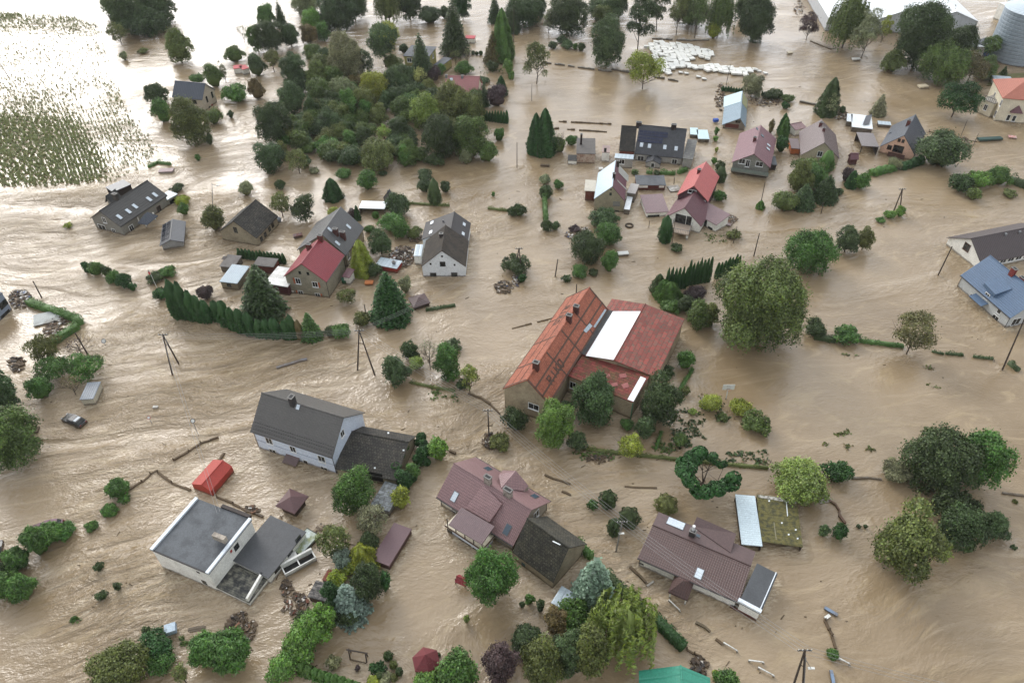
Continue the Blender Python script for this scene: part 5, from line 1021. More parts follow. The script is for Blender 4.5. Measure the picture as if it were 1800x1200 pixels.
V(T(0,1), [(B_,1680,85,1780,190,'gr'),(B_,1425,250,1590,450,'ol'),(BA,1238,180,1325,242,'yl'),(B_,1255,235,1330,325,'vv'),(B_,1200,98,1300,150,'dk'),(B_,580,645,640,735,'dv'),(B_,620,645,725,755,'vv'),(B_,715,670,782,758,'dk'),(B_,755,708,850,805,'vv'),(B_,820,730,925,838,'dv'),(B_,905,790,960,857,'dv'),(B_,1032,710,1150,795,'dk'),(B_,1110,670,1238,762,'vv'),(B_,1078,828,1182,918,'dv'),(B_,450,368,510,404,'yl'),
 (TH,1222,745,1320,1045,'dv'),(TH,1280,768,1370,1050,'dv'),(TH,1335,830,1420,1060,'dv'),(TH,1385,865,1460,1068,'dv'),(TH,1430,895,1508,1072,'dv'),(B_,1390,812,1498,920,'pu'),(TH,1505,900,1580,1065,'dv'),(TH,1560,902,1640,1100,'dv'),(TH,1615,950,1690,1125,'dv'),(TH,1670,960,1745,1145,'dv'),(TH,1730,985,1810,1160,'dv')], 1.06)
V(T(1,1), [(S_,-90,650,220,1065,'dk'),(S_,-60,640,110,840,'bs'),(TH,0,1035,75,1175,'dv'),(TH,55,1030,125,1180,'dv'),(TH,105,1020,190,1185,'dv'),(TH,190,1040,255,1190,'dv'),(TH,235,1000,305,1190,'dv'),(TH,290,1040,345,1190,'br'),(S_,325,980,465,1200,'vv'),(B_,480,1090,575,1180,'dk'),(B_,535,1075,665,1190,'vv'),(CY,488,45,605,215,'dv'),(B_,563,-10,662,68,'vv'),(B_,708,0,855,158,'vv'),(B_,1130,-5,1240,85,'bs'),(B_,1138,60,1228,168,'bs'),(TH,1222,55,1300,245,'dk'),(B_,1295,78,1370,168,'dk'),
 (L_,90,150,250,335,'ol'),(PI_,240,160,430,385,'dk'),(T_,910,150,1092,330,'bs'),(B_,865,290,1050,435,'vv'),(B_,950,340,1085,495,'vv'),(T_,790,415,958,615,'bs'),(CY,698,243,738,352,'dv'),(B_,640,268,712,352,'pu'),(BA,820,290,862,338,'vv'),(B_,503,260,582,322,'yl'),(B_,758,385,832,445,'vv'),(B_,1060,400,1170,490,'ol'),(CY,688,470,828,745,'yl'),(B_,750,640,885,765,'dk'),(S_,812,675,1095,1090,'dv'),(B_,1000,750,1100,880,'gr'),(L_,568,822,708,945,'ol'),(B_,688,1000,802,1105,'ol'),(B_,1655,150,1682,188,'vv'),(B_,135,70,205,140,'dk'),(B_,370,-10,445,25,'gr'),(B_,860,0,920,40,'dk')], 1.06)
V(T(2,1), [(B_,-70,598,118,735,'dk'),(B_,-30,260,40,325,'dk'),(B_,5,240,97,332,'dk'),(BA,200,112,277,196,'dk'),(B_,205,355,282,432,'dk'),(B_,272,365,336,426,'bs'),(B_,193,35,268,102,'gr'),(B_,290,70,357,138,'vv'),(T_,545,285,752,400,'bs'),(T_,578,368,770,535,'vv'),(T_,415,440,652,655,'dk'),(B_,402,388,488,438,'pu'),(B_,628,575,742,735,'vv'),(B_,413,668,527,765,'vv'),(B_,530,700,602,743,'dk'),(B_,350,742,418,778,'dk'),(B_,40,728,103,798,'dv'),
 (TH,1032,318,1112,512,'dv'),(B_,1418,148,1502,225,'vv'),(CY,1718,208,1768,272,'vv'),(TH,1425,-30,1492,85,'dk'),(CY,978,720,1072,870,'dk'),(CY,998,753,1120,900,'vv'),(CY,1032,768,1178,930,'vv'),(B_,1220,808,1362,925,'pu'),(B_,1040,905,1190,1010,'vv'),(B_,1165,880,1290,1010,'dk'),(T_,1228,925,1400,1115,'md'),(T_,1330,930,1455,1110,'ol'),(B_,1500,430,1600,470,'ol'),(B_,1108,532,1195,568,'dk'),(B_,990,8,1040,30,'dk'),(B_,840,5,890,30,'dk')], 1.1)
_r = random.Random(5)
for i in range(80):        # undergrowth standing between the trunks of the flooded wood
    x_, y_ = _r.uniform(480, 840), _r.uniform(110, 280)
    if not ((x_ > 500+(y_-110)*-.1) and (y_ < 290-(abs(x_-650)*.18)) and not (x_ > 700 and y_ < 160)): continue
    w_ = _r.uniform(26, 48); G_, r_, a_ = dims('bush', x_-w_/2, y_-w_*.4, x_+w_/2, y_+w_*.42); plant('bush', G_, r_, a_, _r.choice(('dk','md','ol','bs','vv','dk')))
V(F, [(T_,205,10,300,66,'dk'),(B_,180,-10,240,30,'md'),(T_,560,0,620,60,'dk'),(T_,880,-10,960,50,'dk'),(T_,1030,-10,1100,40,'dk'),(T_,1180,-12,1250,50,'md'),(T_,1252,446,1421,634,'md','giant round mid green tree right of the red barn')])
V(T(3,1), [(T_,140,-60,310,180,'ol'),(S_,160,90,315,275,'bs'),(S_,310,30,472,228,'dk'),(B_,40,160,205,305,'md'),(T_,210,-40,400,140,'vv'),(B_,470,128,525,178,'dk'),(CY,545,0,612,125,'dv'),(B_,590,28,708,142,'vv'),(B_,520,-10,590,90,'pu'),(B_,1283,38,1425,165,'dk'),(B_,1385,10,1560,135,'vb'),(B_,1545,-20,1700,115,'vv'),(B_,1398,128,1492,218,'md'),(B_,1650,135,1738,188,'ol'),(B_,762,330,830,372,'vv'),(B_,820,285,892,345,'vb'),(B_,900,258,962,338,'vb'),
 (T_,120,430,455,735,'vv'),(T_,480,405,642,600,'bs'),(T_,625,410,742,580,'ol'),(L_,895,1005,1165,1325,'rd'),(B_,255,1050,400,1180,'dk'),(B_,470,1108,645,1208,'vv')], 1.14)
V(T(0,2), [(T_,-60,210,130,560,'bs'),(T_,-150,500,260,930,'md'),(PI_,215,-40,430,205,'ol'),(PI_,270,110,500,300,'vv'),(PI_,480,95,712,290,'vv'),(B_,208,255,362,435,'vv'),(BR,430,250,580,410,'br'),(BR,440,-30,660,120,'pu'),(FE,762,975,895,1110,'vv'),(B_,840,1080,915,1135,'vv'),(FE,718,1160,818,1225,'vv')], 1.15)
V(T(1,2), [(T_,880,95,1085,325,'bs'),(T_,1020,10,1145,150,'dk'),(T_,1250,30,1455,290,'vv'),(BR,1140,0,1290,230,'gr'),(B_,1320,0,1440,60,'bs'),(L_,1440,165,1565,375,'lt'),(FE,1640,655,1778,765,'ol'),(B_,1215,695,1352,865,'vb'),(T_,530,890,830,1225,'vv','large birch like tree in front of the pale blue house and black tiled barn'),(B_,955,1040,1080,1205,'yl'),(B_,1080,110,1180,215,'lt'),(B_,1395,280,1490,330,'dk')], 1.08)
V(T(2,2), [(T_,163,435,432,780,'vb','bright green dense egg shaped tree in front of the orange lettered roof'),(T_,435,215,745,605,'bs'),(B_,385,640,522,775,'bs'),(B_,758,545,852,632,'vv'),(T_,885,250,1190,615,'dk'),(T_,868,525,1012,692,'bs'),(B_,1155,65,1288,218,'vv'),(L_,735,650,918,825,'yl'),(B_,-60,470,108,655,'dk'),(B_,1325,370,1470,502,'yl'),(B_,1530,420,1672,512,'yl'),(B_,1615,500,1810,660,'md'),('ring',1138,795,1568,1122,'dv'),(BA,622,1058,726,1175,'dk'),(B_,528,1115,607,1192,'vv'),(BA,1018,1093,1152,1205,'ol'),(B_,1040,180,1150,260,'dk'),(B_,1440,510,1520,560,'md'),(B_,1190,320,1250,390,'ol'),(B_,1130,650,1230,760,'md'),(B_,330,430,440,560,'bs'),(B_,1240,470,1300,520,'lt')], 1.08)
V(T(3,2), [(T_,10,800,435,1165,'lt'),(B_,382,850,595,992,'dv'),(T_,798,820,1005,1000,'gr'),(T_,955,575,1480,1090,'dk','huge olive dark tree, the biggest crown near the right edge'),(T_,1300,610,1685,1080,'vv'),(T_,1120,1000,1500,1320,'dk'),(FE,1718,1108,1758,1140,'ol')])
V(T(0,3), [(FE,185,110,345,335,'vv'),(FE,290,75,430,230,'vv'),(FE,390,80,518,195,'vv'),(FE,38,250,198,425,'vv'),(FE,-60,370,50,480,'dk'),(FE,-60,420,130,620,'vv'),(FE,80,450,242,650,'vv'),(B_,662,352,728,418,'dk'),(B_,803,495,857,562,'dk'),(B_,678,553,752,620,'dk'),(FE,598,75,682,122,'vv'),(T_,620,950,1020,1290,'ol'),(B_,988,870,1228,1040,'dv'),(B_,1040,980,1230,1130,'vv'),(B_,1000,800,1060,870,'dk'),(FE,1345,860,1560,1100,'vv'),(FE,1480,845,1748,1140,'vv'),(L_,1230,1050,1330,1250,'ol'),(FE,495,732,540,770,'vv')], 1.08)
V(T(1,2), [(B_,1150,690,1210,800,'dv'),(B_,1110,760,1200,900,'dv'),(B_,1060,860,1160,990,'vv'),(B_,1010,920,1110,1060,'dv')], 1.08)
V(T(1,3), [(L_,455,90,665,340,'ol'),(L_,715,-50,915,160,'gr'),(S_,735,125,855,250,'bs'),(B_,545,265,685,425,'bl'),(CY,665,215,845,420,'yl'),(B_,598,332,745,430,'yl'),(B_,503,412,622,535,'yl'),(S_,565,485,785,775,'bl'),(T_,690,380,905,660,'dk'),(B_,860,425,955,580,'dv'),(T_,478,500,610,720,'dv'),(B_,560,650,745,795,'dk'),(B_,435,660,575,860,'vb'),(B_,300,720,520,960,'vb'),(B_,215,785,420,1000,'vb'),(B_,180,900,400,1090,'vb'),(B_,90,1020,290,1180,'vb'),(B_,280,730,400,790,'dk'),
 (BA,903,983,957,1037,'dk'),(BA,943,1050,991,1094,'ol'),(BA,988,1098,1028,1147,'dk'),(BA,948,1140,992,1187,'ol'),(B_,808,1065,908,1142,'dv'),(BA,845,1128,893,1182,'dk'),(BA,788,1165,862,1225,'yl'),(B_,870,1140,955,1210,'gr'),(T_,1495,290,1820,695,'vv','round dense fresh green tree beside the little red well roof'),(B_,1275,1070,1560,1250,'vv'),(B_,1120,1165,1285,1235,'vb'),(T_,1600,935,1840,1240,'pu','dark purple leaved tree at the bottom edge'),(B_,495,1015,595,1110,'gr'),(B_,695,1075,735,1115,'pu'),(B_,1270,990,1300,1015,'dk'),(B_,1460,725,1500,785,'lt')], 1.14)
V(T(2,3), [(S_,428,300,705,690,'bl','silver blue spruce between the silver sheet shed and the clipped hedge'),(WI,555,565,1025,1070,'lt','light green weeping willow, the largest in the foreground'),(T_,230,690,405,895,'br'),(B_,325,690,565,825,'vv'),(T_,380,805,675,1200,'ol'),(T_,285,855,505,1200,'bs'),(T_,-5,812,210,1015,'bs'),(T_,65,895,365,1260,'ol'),(BA,678,58,757,172,'dk'),(BA,763,-20,887,108,'dk'),(B_,88,580,158,658,'vv'),(B_,48,628,87,672,'dk'),(B_,168,623,228,718,'dk'),(B_,1403,1113,1452,1172,'yl'),(B_,1425,1145,1585,1240,'vv')], 1.1)
V(T(3,3), [(T_,745,-60,1210,510,'ol'),(L_,1080,160,1300,370,'lt'),(T_,1190,-60,1545,285,'dk'),(T_,1500,-5,1705,205,'bs'),(B_,353,90,432,188,'bs'),(B_,453,83,557,213,'dv'),(FE,413,968,492,1032,'vv'),(B_,1705,230,1750,265,'dk'),(B_,620,85,655,118,'dk'),(B_,670,85,700,118,'dk')], 1.05)
def thuja_row(f, p0, p1, n, hp, col, lab, wk=1.0, kind='thuja'):
    a0, a1 = f(*p0), f(*p1); A0, A1 = un(a0), un(a1); st = (A1-A0).length/max(1, n-1)
    for i in range(n):
        t_ = i/max(1, n-1); G = A0.lerp(A1, t_); px = (a0[0]+(a1[0]-a0[0])*t_, a0[1]+(a1[1]-a0[1])*t_); s = hp[0]+(hp[1]-hp[0])*t_; h = hgt(px, (px[0], px[1]-s))*vr.uniform(.9, 1.08)
        o = plant(kind, G, st*.56*wk, max(.3, h/2), col, label='%s thuja from the left in %s' % (ORD[i], lab), group='thujas in '+lab)
ORD = ['first','second','third','fourth','fifth','sixth','seventh','eighth','ninth','tenth','eleventh','twelfth','thirteenth','fourteenth']
thuja_row(T(1,0), (1605,848), (1765,868), 9, (18,22), 'dv', 'the short row in front of the big pale willow')
thuja_row(T(0,1), (1690,612), (2000,652), 13, (18,20), 'dv', 'the low row left of the raspberry red roof')
thuja_row(T(2,1), (1085,832), (1212,826), 6, (38,40), 'dv', 'the left row behind the red barn')
thuja_row(T(2,1), (1232,806), (1378,780), 7, (44,44), 'dv', 'the middle row behind the red barn')
thuja_row(T(2,1), (1435,756), (1580,720), 7, (30,36), 'dv', 'the right row behind the red barn')
thuja_row(T(2,0), (1480,640), (1612,652), 8, (9,9), 'dv', 'the stubby row behind the blue silver barn')
thuja_row(X1, (745,135), (1005,158), 12, (8,8), 'dv', 'the low line right of the grey tree')
thuja_row(T(1,3), (335,1125), (760,1275), 10, (17,17), 'vv', 'the row at the bottom edge below the vine mass', 1.25)
thuja_row(T(3,0), (945,1185), (1058,1150), 4, (14,16), 'dv', 'the hedge in front of the peach house', 1.2)
thuja_row(T(3,0), (740,1225), (860,1195), 4, (12,12), 'vv', 'the hedge end left of the grey shrub', 1.3)
# ---- hedges and overgrown lines
def hedge(f, pts, w, h, col, label, name='hedge', rag=.12, dens=1., cat='hedge'):
    P = [un(f(*p)) for p in pts]; rng = np.random.default_rng(len(label)*31); parts = []; m = []; ls = .13; ex_v = []; ex_f = []
    for a, b in zip(P[:-1], P[1:]):
        d = b-a; L = d.length; d = d/L; n = V3((-d.y, d.x, 0)); N = int(dens*L*(w+2*h)/(ls*ls)/2.2); u = rng.random(N)*L; s = rng.random(N)*(w+2*h)
        x = np.where(s < h, -w/2, np.where(s < h+w, s-h-w/2, w/2)); z = np.where(s < h, s, np.where(s < h+w, h, w+2*h-s)); nx = np.where(s < h, -1, np.where(s < h+w, 0, 1)); nz = np.where((s >= h) & (s < h+w), 1, 0)
        wob = rag*np.sin(u*1.7+len(label))*.8+rng.normal(0, rag*.55, N); hh = 1+rag*1.2*np.sin(u*2.3)+rag*np.sin(u*.7+1)
        Q = np.stack([a.x+d.x*u+n.x*x*(1+wob), a.y+d.y*u+n.y*x*(1+wob), z*hh], 1); NN = np.stack([n.x*nx, n.y*nx, nz+.1], 1)+rng.normal(0, .45, (N, 3)); parts.append(quads(Q, NN, ls*.9, 1., rng, tn(N, rng, .48, .17)))
        k = len(ex_v); c = .4*w; ex_v += [a-n*c-V3((0,0,.5)), a+n*c-V3((0,0,.5)), a+n*c+V3((0,0,h*.86)), a-n*c+V3((0,0,h*.86)), b-n*c-V3((0,0,.5)), b+n*c-V3((0,0,.5)), b+n*c+V3((0,0,h*.86)), b-n*c+V3((0,0,h*.86))]
        ex_f += [tuple(k+i for i in q) for q in ((0,1,2,3),(7,6,5,4),(3,2,6,7),(0,3,7,4),(1,5,6,2))]
    o0 = P[0]; parts = [(p_-np.array(o0), t_) for p_, t_ in parts]; ev = np.array([v-o0 for v in ex_v])
    me = leafmesh(name, parts, (ev, ex_f)); o = bpy.data.objects.new(name, me); COL.objects.link(o); o.location = o0; o.color = lin(PAL[col]); tag(o, label, cat); return o
hedge(Y2, [(390,330),(1010,545),(1075,610)], 1.5, 1.1, 'vv', 'long upper arm of the L-shaped hedge near the left edge')
hedge(Y2, [(1040,640),(640,900)], 1.5, 1.1, 'vv', 'lower arm of the L-shaped hedge near the left edge')
hedge(T(2,3), [(455,225),(560,330)], 1.0, 1.2, 'vv', 'ragged ivy hedge at the end of the mossy roofed annex', rag=.35)
hedge(T(2,3), [(650,440),(840,625),(920,700)], 1.2, 1.2, 'dk', 'clipped hedge section behind the silver blue spruce')
hedge(T(2,3), [(985,745),(1205,965)], 1.3, 1.4, 'dv', 'square clipped dark hedge ending right of the large weeping willow', rag=.05)
hedge(T(2,1), [(228,215),(238,370)], .9, 1.6, 'vv', 'narrow upright hedge strip left of the silver maroon house', rag=.2)
hedge(T(1,1), [(1070,232),(1360,248)], .6, .4, 'ol', 'low drowned hedge line behind the white gabled house, left piece', rag=.4)
hedge(T(1,1), [(1630,268),(1790,285)], .6, .4, 'ol', 'low drowned hedge line behind the white gabled house, right piece', rag=.4)
hedge(T(1,1), [(1195,985),(1400,948)], .7, .4, 'dk', 'low strip of drowned plants beside the square tent roof', rag=.4)
hedge(T(3,1), [(1290,150),(1400,120),(1640,60)], 1.6, 1.2, 'dk', 'dense hedge near the right edge below the cream villa', rag=.3) if 0 else None
hedge(T(3,1), [(1690,75),(1800,115),(1900,160)], 2.0, 1.3, 'dk', 'dark hedge running off the right edge below the cream villa', rag=.3)
hedge(T(3,0), [(760,1215),(850,1190)], 1.5, 1.2, 'vv', 'x', rag=.3) if 0 else None
hedge(T(3,1), [(320,1175),(470,1200)], 1.2, .8, 'dk', 'hedge piece left of the round shrub, right of the giant tree', rag=.3)
hedge(T(3,1), [(640,1200),(950,1238)], .9, .5, 'vv', 'thin hedge line leading to the reddish wispy tree on the right', rag=.3)
hedge(T(3,2), [(1150,72),(1235,92)], .4, .3, 'dk', 'short drowned hedge scrap right of the reddish wispy tree', rag=.5)
hedge(T(3,2), [(1245,88),(1370,98)], .5, .4, 'dk', 'middle drowned hedge scrap in the line towards the right edge', rag=.4)
hedge(T(3,2), [(1440,110),(1580,125)], .5, .35, 'dk', 'last drowned hedge scrap before the leaning pole at the right edge', rag=.4)
hedge(T(3,2), [(1690,155),(1760,210)], .9, .6, 'dk', 'small hedge clump at the foot of the leaning right edge pole', rag=.3)
hedge(T(2,2), [(520,760),(900,805),(1200,835),(1420,860),(1800,893)], .5, .45, 'ol', 'long overgrown garden wall in front of the red barn', name='overgrown_wall', rag=.45, dens=.8, cat='wall')
hedge(T(2,2), [(1050,640),(1010,760)], .5, .4, 'vv', 'short overgrown fence behind the yellow wispy tree', name='overgrown_fence', rag=.5, cat='fence')
hedge(T(2,2), [(1270,200),(1185,330),(1180,430)], .6, .5, 'vv', 'overgrown fence along the right wall of the red barn', name='overgrown_fence', rag=.4, cat='fence')
hedge(T(1,2), [(1085,290),(1250,325),(1400,350)], .5, .35, 'ol', 'overgrown kerb line leading from the dark round tree to the power pole', name='overgrown_wall', rag=.5, dens=.7, cat='wall')
hedge(X5, [(870,690),(940,700)], .7, .5, 'vv', 'first leafy clump behind the low felt shed', rag=.4); hedge(X5, [(1040,695),(1110,705)], .8, .7, 'vv', 'second leafy clump behind the low felt shed', rag=.4); hedge(X5, [(1200,705),(1380,712)], .9, .7, 'vv', 'long leafy hedge between the low felt shed and the coral roof', rag=.4); hedge(X5, [(1410,705),(1510,665)], 1.0, .9, 'vv', 'leafy hedge end touching the coral red roof', rag=.3)
hedge(T(0,0), [(1045,1180),(1110,1145),(1200,1160)], .8, .5, 'vv', 'leafy branches beside the half sunken sheet roof at the field corner', rag=.5)
hedge(T(1,0), [(1780,100),(1784,300),(1786,560)], .8, .9, 'vv', 'tall green hedge along the road right of the big cypress', rag=.3)
# ivy on the barn gable (hangs on the wall: a thing of its own)
t = T(1,2)
for i, (pts, lab) in enumerate(((((1175,690),(1195,760),(1180,840),(1110,950),(1040,1050)), 'ivy climbing the end wall of the black tiled barn'),)):
    o, n_, r_ = None, None, None
    rng = np.random.default_rng(5); parts = []
    for j, (x, y) in enumerate(pts):
        for k in range(3):
            c = np.array(un(t(x+rng.normal()*12-8, y+rng.normal()*14), .8+rng.random()*.8)); R0 = rng.uniform(.5, .95); mm = 330; u = sph(mm, rng); parts.append(quads(c+u*R0, u+rng.normal(0, .5, u.shape), .15, 1., rng, tn(mm, rng, rng.uniform(.35, .6))))
    for (x, y) in ((1010,800),(985,870),(1010,930),(1040,740)):
        c = np.array(un(t(x, y), 2.3)); mm = 200; u = sph(mm, rng); parts.append(quads(c+u*np.array([.8,.8,.35]), u+rng.normal(0, .5, u.shape)+[0,0,.5], .15, 1., rng, tn(mm, rng, rng.uniform(.35, .6))))
    me = leafmesh('ivy', parts); ob = bpy.data.objects.new('ivy', me); COL.objects.link(ob); ob.color = lin(PAL['dv']); tag(ob, lab, 'ivy')
# ---- labels
def finish_labels():
    used = {}
    rows = []
    for (root, kind, col, r, a, lab) in PL:
        if lab: root['label'] = lab; continue
        p = proj(root.location); lm = min(LMK, key=lambda q: (q[0][0]-p[0])**2+((q[0][1]-p[1])*1.2)**2); dx, dy = p[0]-lm[0][0], p[1]-lm[0][1]
        d = math.hypot(dx, dy); sc = mpp(lm[0]); 
        if 'wood' in lm[1] or 'water' in lm[1]: rel = 'in' if d < 60 else ('left of' if dx < -abs(dy) else 'right of' if dx > abs(dy) else 'behind' if dy < 0 else 'in front of')
        else: rel = 'left of' if dx < -abs(dy) else 'right of' if dx > abs(dy) else 'behind' if dy < 0 else 'in front of'
        if rel == 'in' and 'water' in lm[1]: rel = 'in'
        sz = 'small' if r < 1.3 else 'large' if r > 3.6 else 'mid-size'
        rows.append((root, '%s %s %s %s %s' % (sz, CW[col], KW[kind], rel, lm[1]), p))
    from collections import defaultdict
    g = defaultdict(list)
    for x in rows: g[x[1]].append(x)
    for k, v in g.items():
        v.sort(key=lambda x: x[2][0]); n = len(v)
        for i, (root, l, p) in enumerate(v):
            if n > 1: l = ('left' if i == 0 else 'right') + ' one: ' + l if n == 2 else (('leftmost', ORD[1]+' from left', ORD[2]+' from left', ORD[3]+' from left', ORD[4]+' from left', ORD[5]+' from left', ORD[6]+' from left')[min(i, 6)] + ': ' + l)
            root['label'] = l
    for (root, kind, col, r, a, lab) in PL:
        if 'group' not in root: root['group'] = {'tree': 'leafy trees rising from the flood', 'loose': 'wispy trees', 'spruce': 'spruces', 'thuja': 'thuja columns', 'cypress': 'cone shaped cypresses', 'willow': 'weeping willows', 'pine': 'pines', 'ring': 'pines', 'bare': 'bare branched trees', 'bush': 'shrubs rising from the flood', 'ball': 'clipped ball shrubs', 'fern': 'tufts of grassy leaves'}[kind]
finish_labels()
print('plants', len(PL), 'protos', len(PROTO), 'faces', sum(len(p[0].polygons) for p in PROTO.values()))
# ================================================================ POLES, WIRES, CARS, DEBRIS
pw = M('old_pole_wood', (74,64,56), (48,42,38), rough=.9, dirt=.6); conc = M('concrete', (132,128,120), (104,100,92), rough=.9, dirt=.6); mg = M('grey_metal', (120,122,124)); dm = M('dark_metal', (50,48,48)); wire_m = M('aluminium_wire', (150,150,148), rough=.5)
wp = M('white_paint', (212,212,206), dirt=.3); mud = M('muddy_boards', (92,78,60), (64,54,42), rough=.9, dirt=.8, ds=2)
def ptop(b, t_): G = un(b); return G, hit(t_, G, V3((0,1,0)))
def pole(b, t_, lab, r=.11, mat=None, name='utility_pole', lamp=None, arms=0, cat='pole'):
    G, Tp = ptop(b, t_); root = empty(name, G, lab, cat, 'poles standing in the flood'); m = MB(); m.tube(G-V3((0,0,1)), Tp, r*1.15, r*.75, 8); m.build('post', mat or pw, root)
    for k in range(arms):
        m = MB(); z = Tp-V3((0,0,.25+.5*k)); m.box(z-V3((.7,.05,.05)), (1.4,0,0), (0,.1,0), (0,0,.1)); ca = m.build('crossarm', dm, root)
        m = MB(); [m.tube(z+V3((x,0,.05)), z+V3((x,0,.28)), .05, .04, 6) for x in (-.62,-.25,.25,.62)]; m.build('insulators', wp, ca)
    if lamp:
        L_ = hit(lamp, G, V3((0,1,0))); m = MB(); m.tube(Tp-V3((0,0,.3)), L_, .04, .03, 6); ar = m.build('lamp_arm', mg, root); m = MB(); m.cbox(L_, .7, .25, .12); m.build('lamp_head', wp, ar)
    return Tp
def aframe(top, b0, b1, lab, r=.13):
    G, Tp = ptop(b0, top); G1 = un(b1); root = empty('frame_pole', G, lab, 'pole', 'poles standing in the flood')
    for g in (G, G1): d = (g-Tp).normalized(); m = MB(); m.tube(g+d*1.0, Tp, r*1.15, r*.8, 8); m.build('leg', pw, root)
    m = MB(); q0, q1 = Tp.lerp(G, .3), Tp.lerp(G1, .3); m.tube(q0, q1, .06, .06, 6); m.build('brace', pw, root)
    m = MB(); m.box(Tp-V3((.75,.06,.15)), (1.5,0,0), (0,.12,0), (0,0,.1)); ca = m.build('crossarm', dm, root); m = MB(); [m.tube(Tp+V3((x,0,-.05)), Tp+V3((x,0,.2)), .055, .04, 6) for x in (-.68,-.25,.25,.68)]; m.build('insulators', wp, ca)
    return Tp
def wires(A, B, n, lab, off=None, sag=.5, r=.017):
    d = (B-A); s = V3((-d.y, d.x, 0)).normalized() if off is None else V3(off)
    for i in range(n):
        k = (i-(n-1)/2)*.42; a, b = A+s*k, B+s*k; m = MB(); N = 14; P_ = [a.lerp(b, j/N)-V3((0,0,4*sag*(j/N)*(1-j/N))) for j in range(N+1)]
        for p, q in zip(P_[:-1], P_[1:]): m.tube(p, q, r, r, 4)
        o = m.build('power_cable', wire_m); tag(o, lab, 'cable', 'cables: '+lab)
Y8_ = Y8
A1 = aframe(Y8(150,115), Y8(222,412), Y8(268,330), 'left wooden A-frame pole in the open current, bottles of white insulators on top'.replace('bottles of ', ''))
A2 = aframe(Y8(1595,85), Y8(1585,378), Y8(1712,415), 'wooden A-frame pole between the big spruce and the pale blue house')
A3 = aframe(T(3,1)(945,128), T(3,1)(882,290), T(3,1)(928,272), 'wooden A-frame pole rising from two tiny green hedge scraps at upper right')
A4 = aframe(T(2,1)(50,545), T(2,1)(20,690), T(2,1)(68,715), 'wooden A-frame pole standing over the dark round shrub in mid photo')
P1 = pole(T(1,2)(1638,668), T(1,2)(1630,478), 'short wooden pole above a mat of caught weeds, left of the orange roof', arms=1)
P2 = pole(T(2,3)(730,275), T(2,3)(775,62), 'grey lamp post between two clipped ball shrubs and the long bungalow', mat=conc, arms=1, name='lamp_post', lamp=T(2,3)(770,150))
P3 = aframe(Y5(1290,850), Y5(1130,1340), Y5(1260,1400), 'lattice braced power pole cut by the bottom edge')
root_ = P3
lp = pole(Y5(1290,1400), Y5(1300,930), 'thin steel lamp pole beside the braced power pole at the bottom edge', r=.06, mat=mg, name='lamp_post', lamp=Y5(1355,1045))
for b_, t_, lab, r_ in ((T(0,1)(292,892), T(0,1)(232,775), 'leaning dark pole behind the upper arm of the L-shaped hedge', .12), ((155,623), (132,585), 'leaning dark pole beside the bare branches below the L-shaped hedge', .14),
    (T(1,1)(780,1040), T(1,1)(760,940), 'dark pole stump left of the big spruce', .11), (T(2,1)(300,745), T(2,1)(322,622), 'dark pole right of the mid photo A-frame pole', .12), (T(2,1)(452,880), T(2,1)(455,797), 'pole stump just behind the orange roof', .12),
    (T(2,1)(1745,258), T(2,1)(1780,80), 'thin pole with a small green cypress at its foot', .09), (T(2,1)(1700,600), T(2,1)(1740,440), 'leaning pole behind the giant round tree', .12), (T(2,1)(1555,510), T(2,1)(1582,392), 'thin pole right of the mauve winged house', .08),
    (T(2,1)(1125,515), T(2,1)(1150,332), 'thin pole in front of the balcony of the mauve winged house', .06), (T(2,0)(35,1180), T(2,0)(35,1000), 'pale thin pole left of the twin cypresses', .09), (T(2,0)(138,712), T(2,0)(140,592), 'thin pole in calm water below the concrete wall', .07),
    (T(2,0)(180,1110), T(2,0)(180,1010), 'thin stake at the foot of the twin cypresses', .06), (T(2,0)(1505,600), T(2,0)(1537,452), 'thin pole behind the blue silver barn', .08), (T(2,0)(12,300), T(2,0)(12,60), 'tall pale pole among the trees at the top', .1),
    (T(3,1)(1195,735), T(3,1)(1295,532), 'leaning dark pole in front of the white gable at the right edge', .13), ((1763,650), (1801,560), 'pole leaning over the right edge below the slate blue roof', .13), (T(3,0)(1355,960), T(3,0)(1402,845), 'thin leaning pole left of the cream villa', .07),
    (T(3,0)(1440,1030), T(3,0)(1480,940), 'thin leaning stake in the debris below the cream villa', .07), (T(0,0)(68,550), T(0,0)(-10,430), 'dark pole in the flooded crop at the left edge', .12), (T(2,1)(1140,95), T(2,1)(1142,48), 'short stump by the white floating sheet', .1),
    (T(3,1)(375,300), T(3,1)(392,222), 'short dark post below the conifer group', .1), (T(2,1)(962,400), T(2,1)(968,350), 'short dark stake left of the thuja column', .07)):
    pole(b_, t_, lab, r_)
pole(T(0,1)(1487,262), T(0,1)(1490,90), 'street lamp pole right of the long grey five-skylight house', .07, mg, 'street_lamp', lamp=T(0,1)(1528,106), cat='street lamp')
wires(A1, A2, 4, 'cable spanning the left and middle A-frame poles', sag=.9); wires(A2, P1, 4, 'cable running from the middle A-frame pole down to the short pole', sag=.5); wires(P1, P2, 4, 'cable passing the dusty pink house towards the lamp post', sag=.6)
wires(P2, P3+V3((0,0,0)), 4, 'cable crossing the long brown bungalow roof', sag=.5); wires(A2, un((840,480), 7), 3, 'cable climbing right past the big spruce and square tent roof', sag=.6); wires(A1, un((384,900), 5), 2, 'cable crossing the red party tent to the white flat house', sag=.5); wires(P3, un((1830,1245), 7), 3, 'cable leaving the braced pole to the lower right', sag=.4)
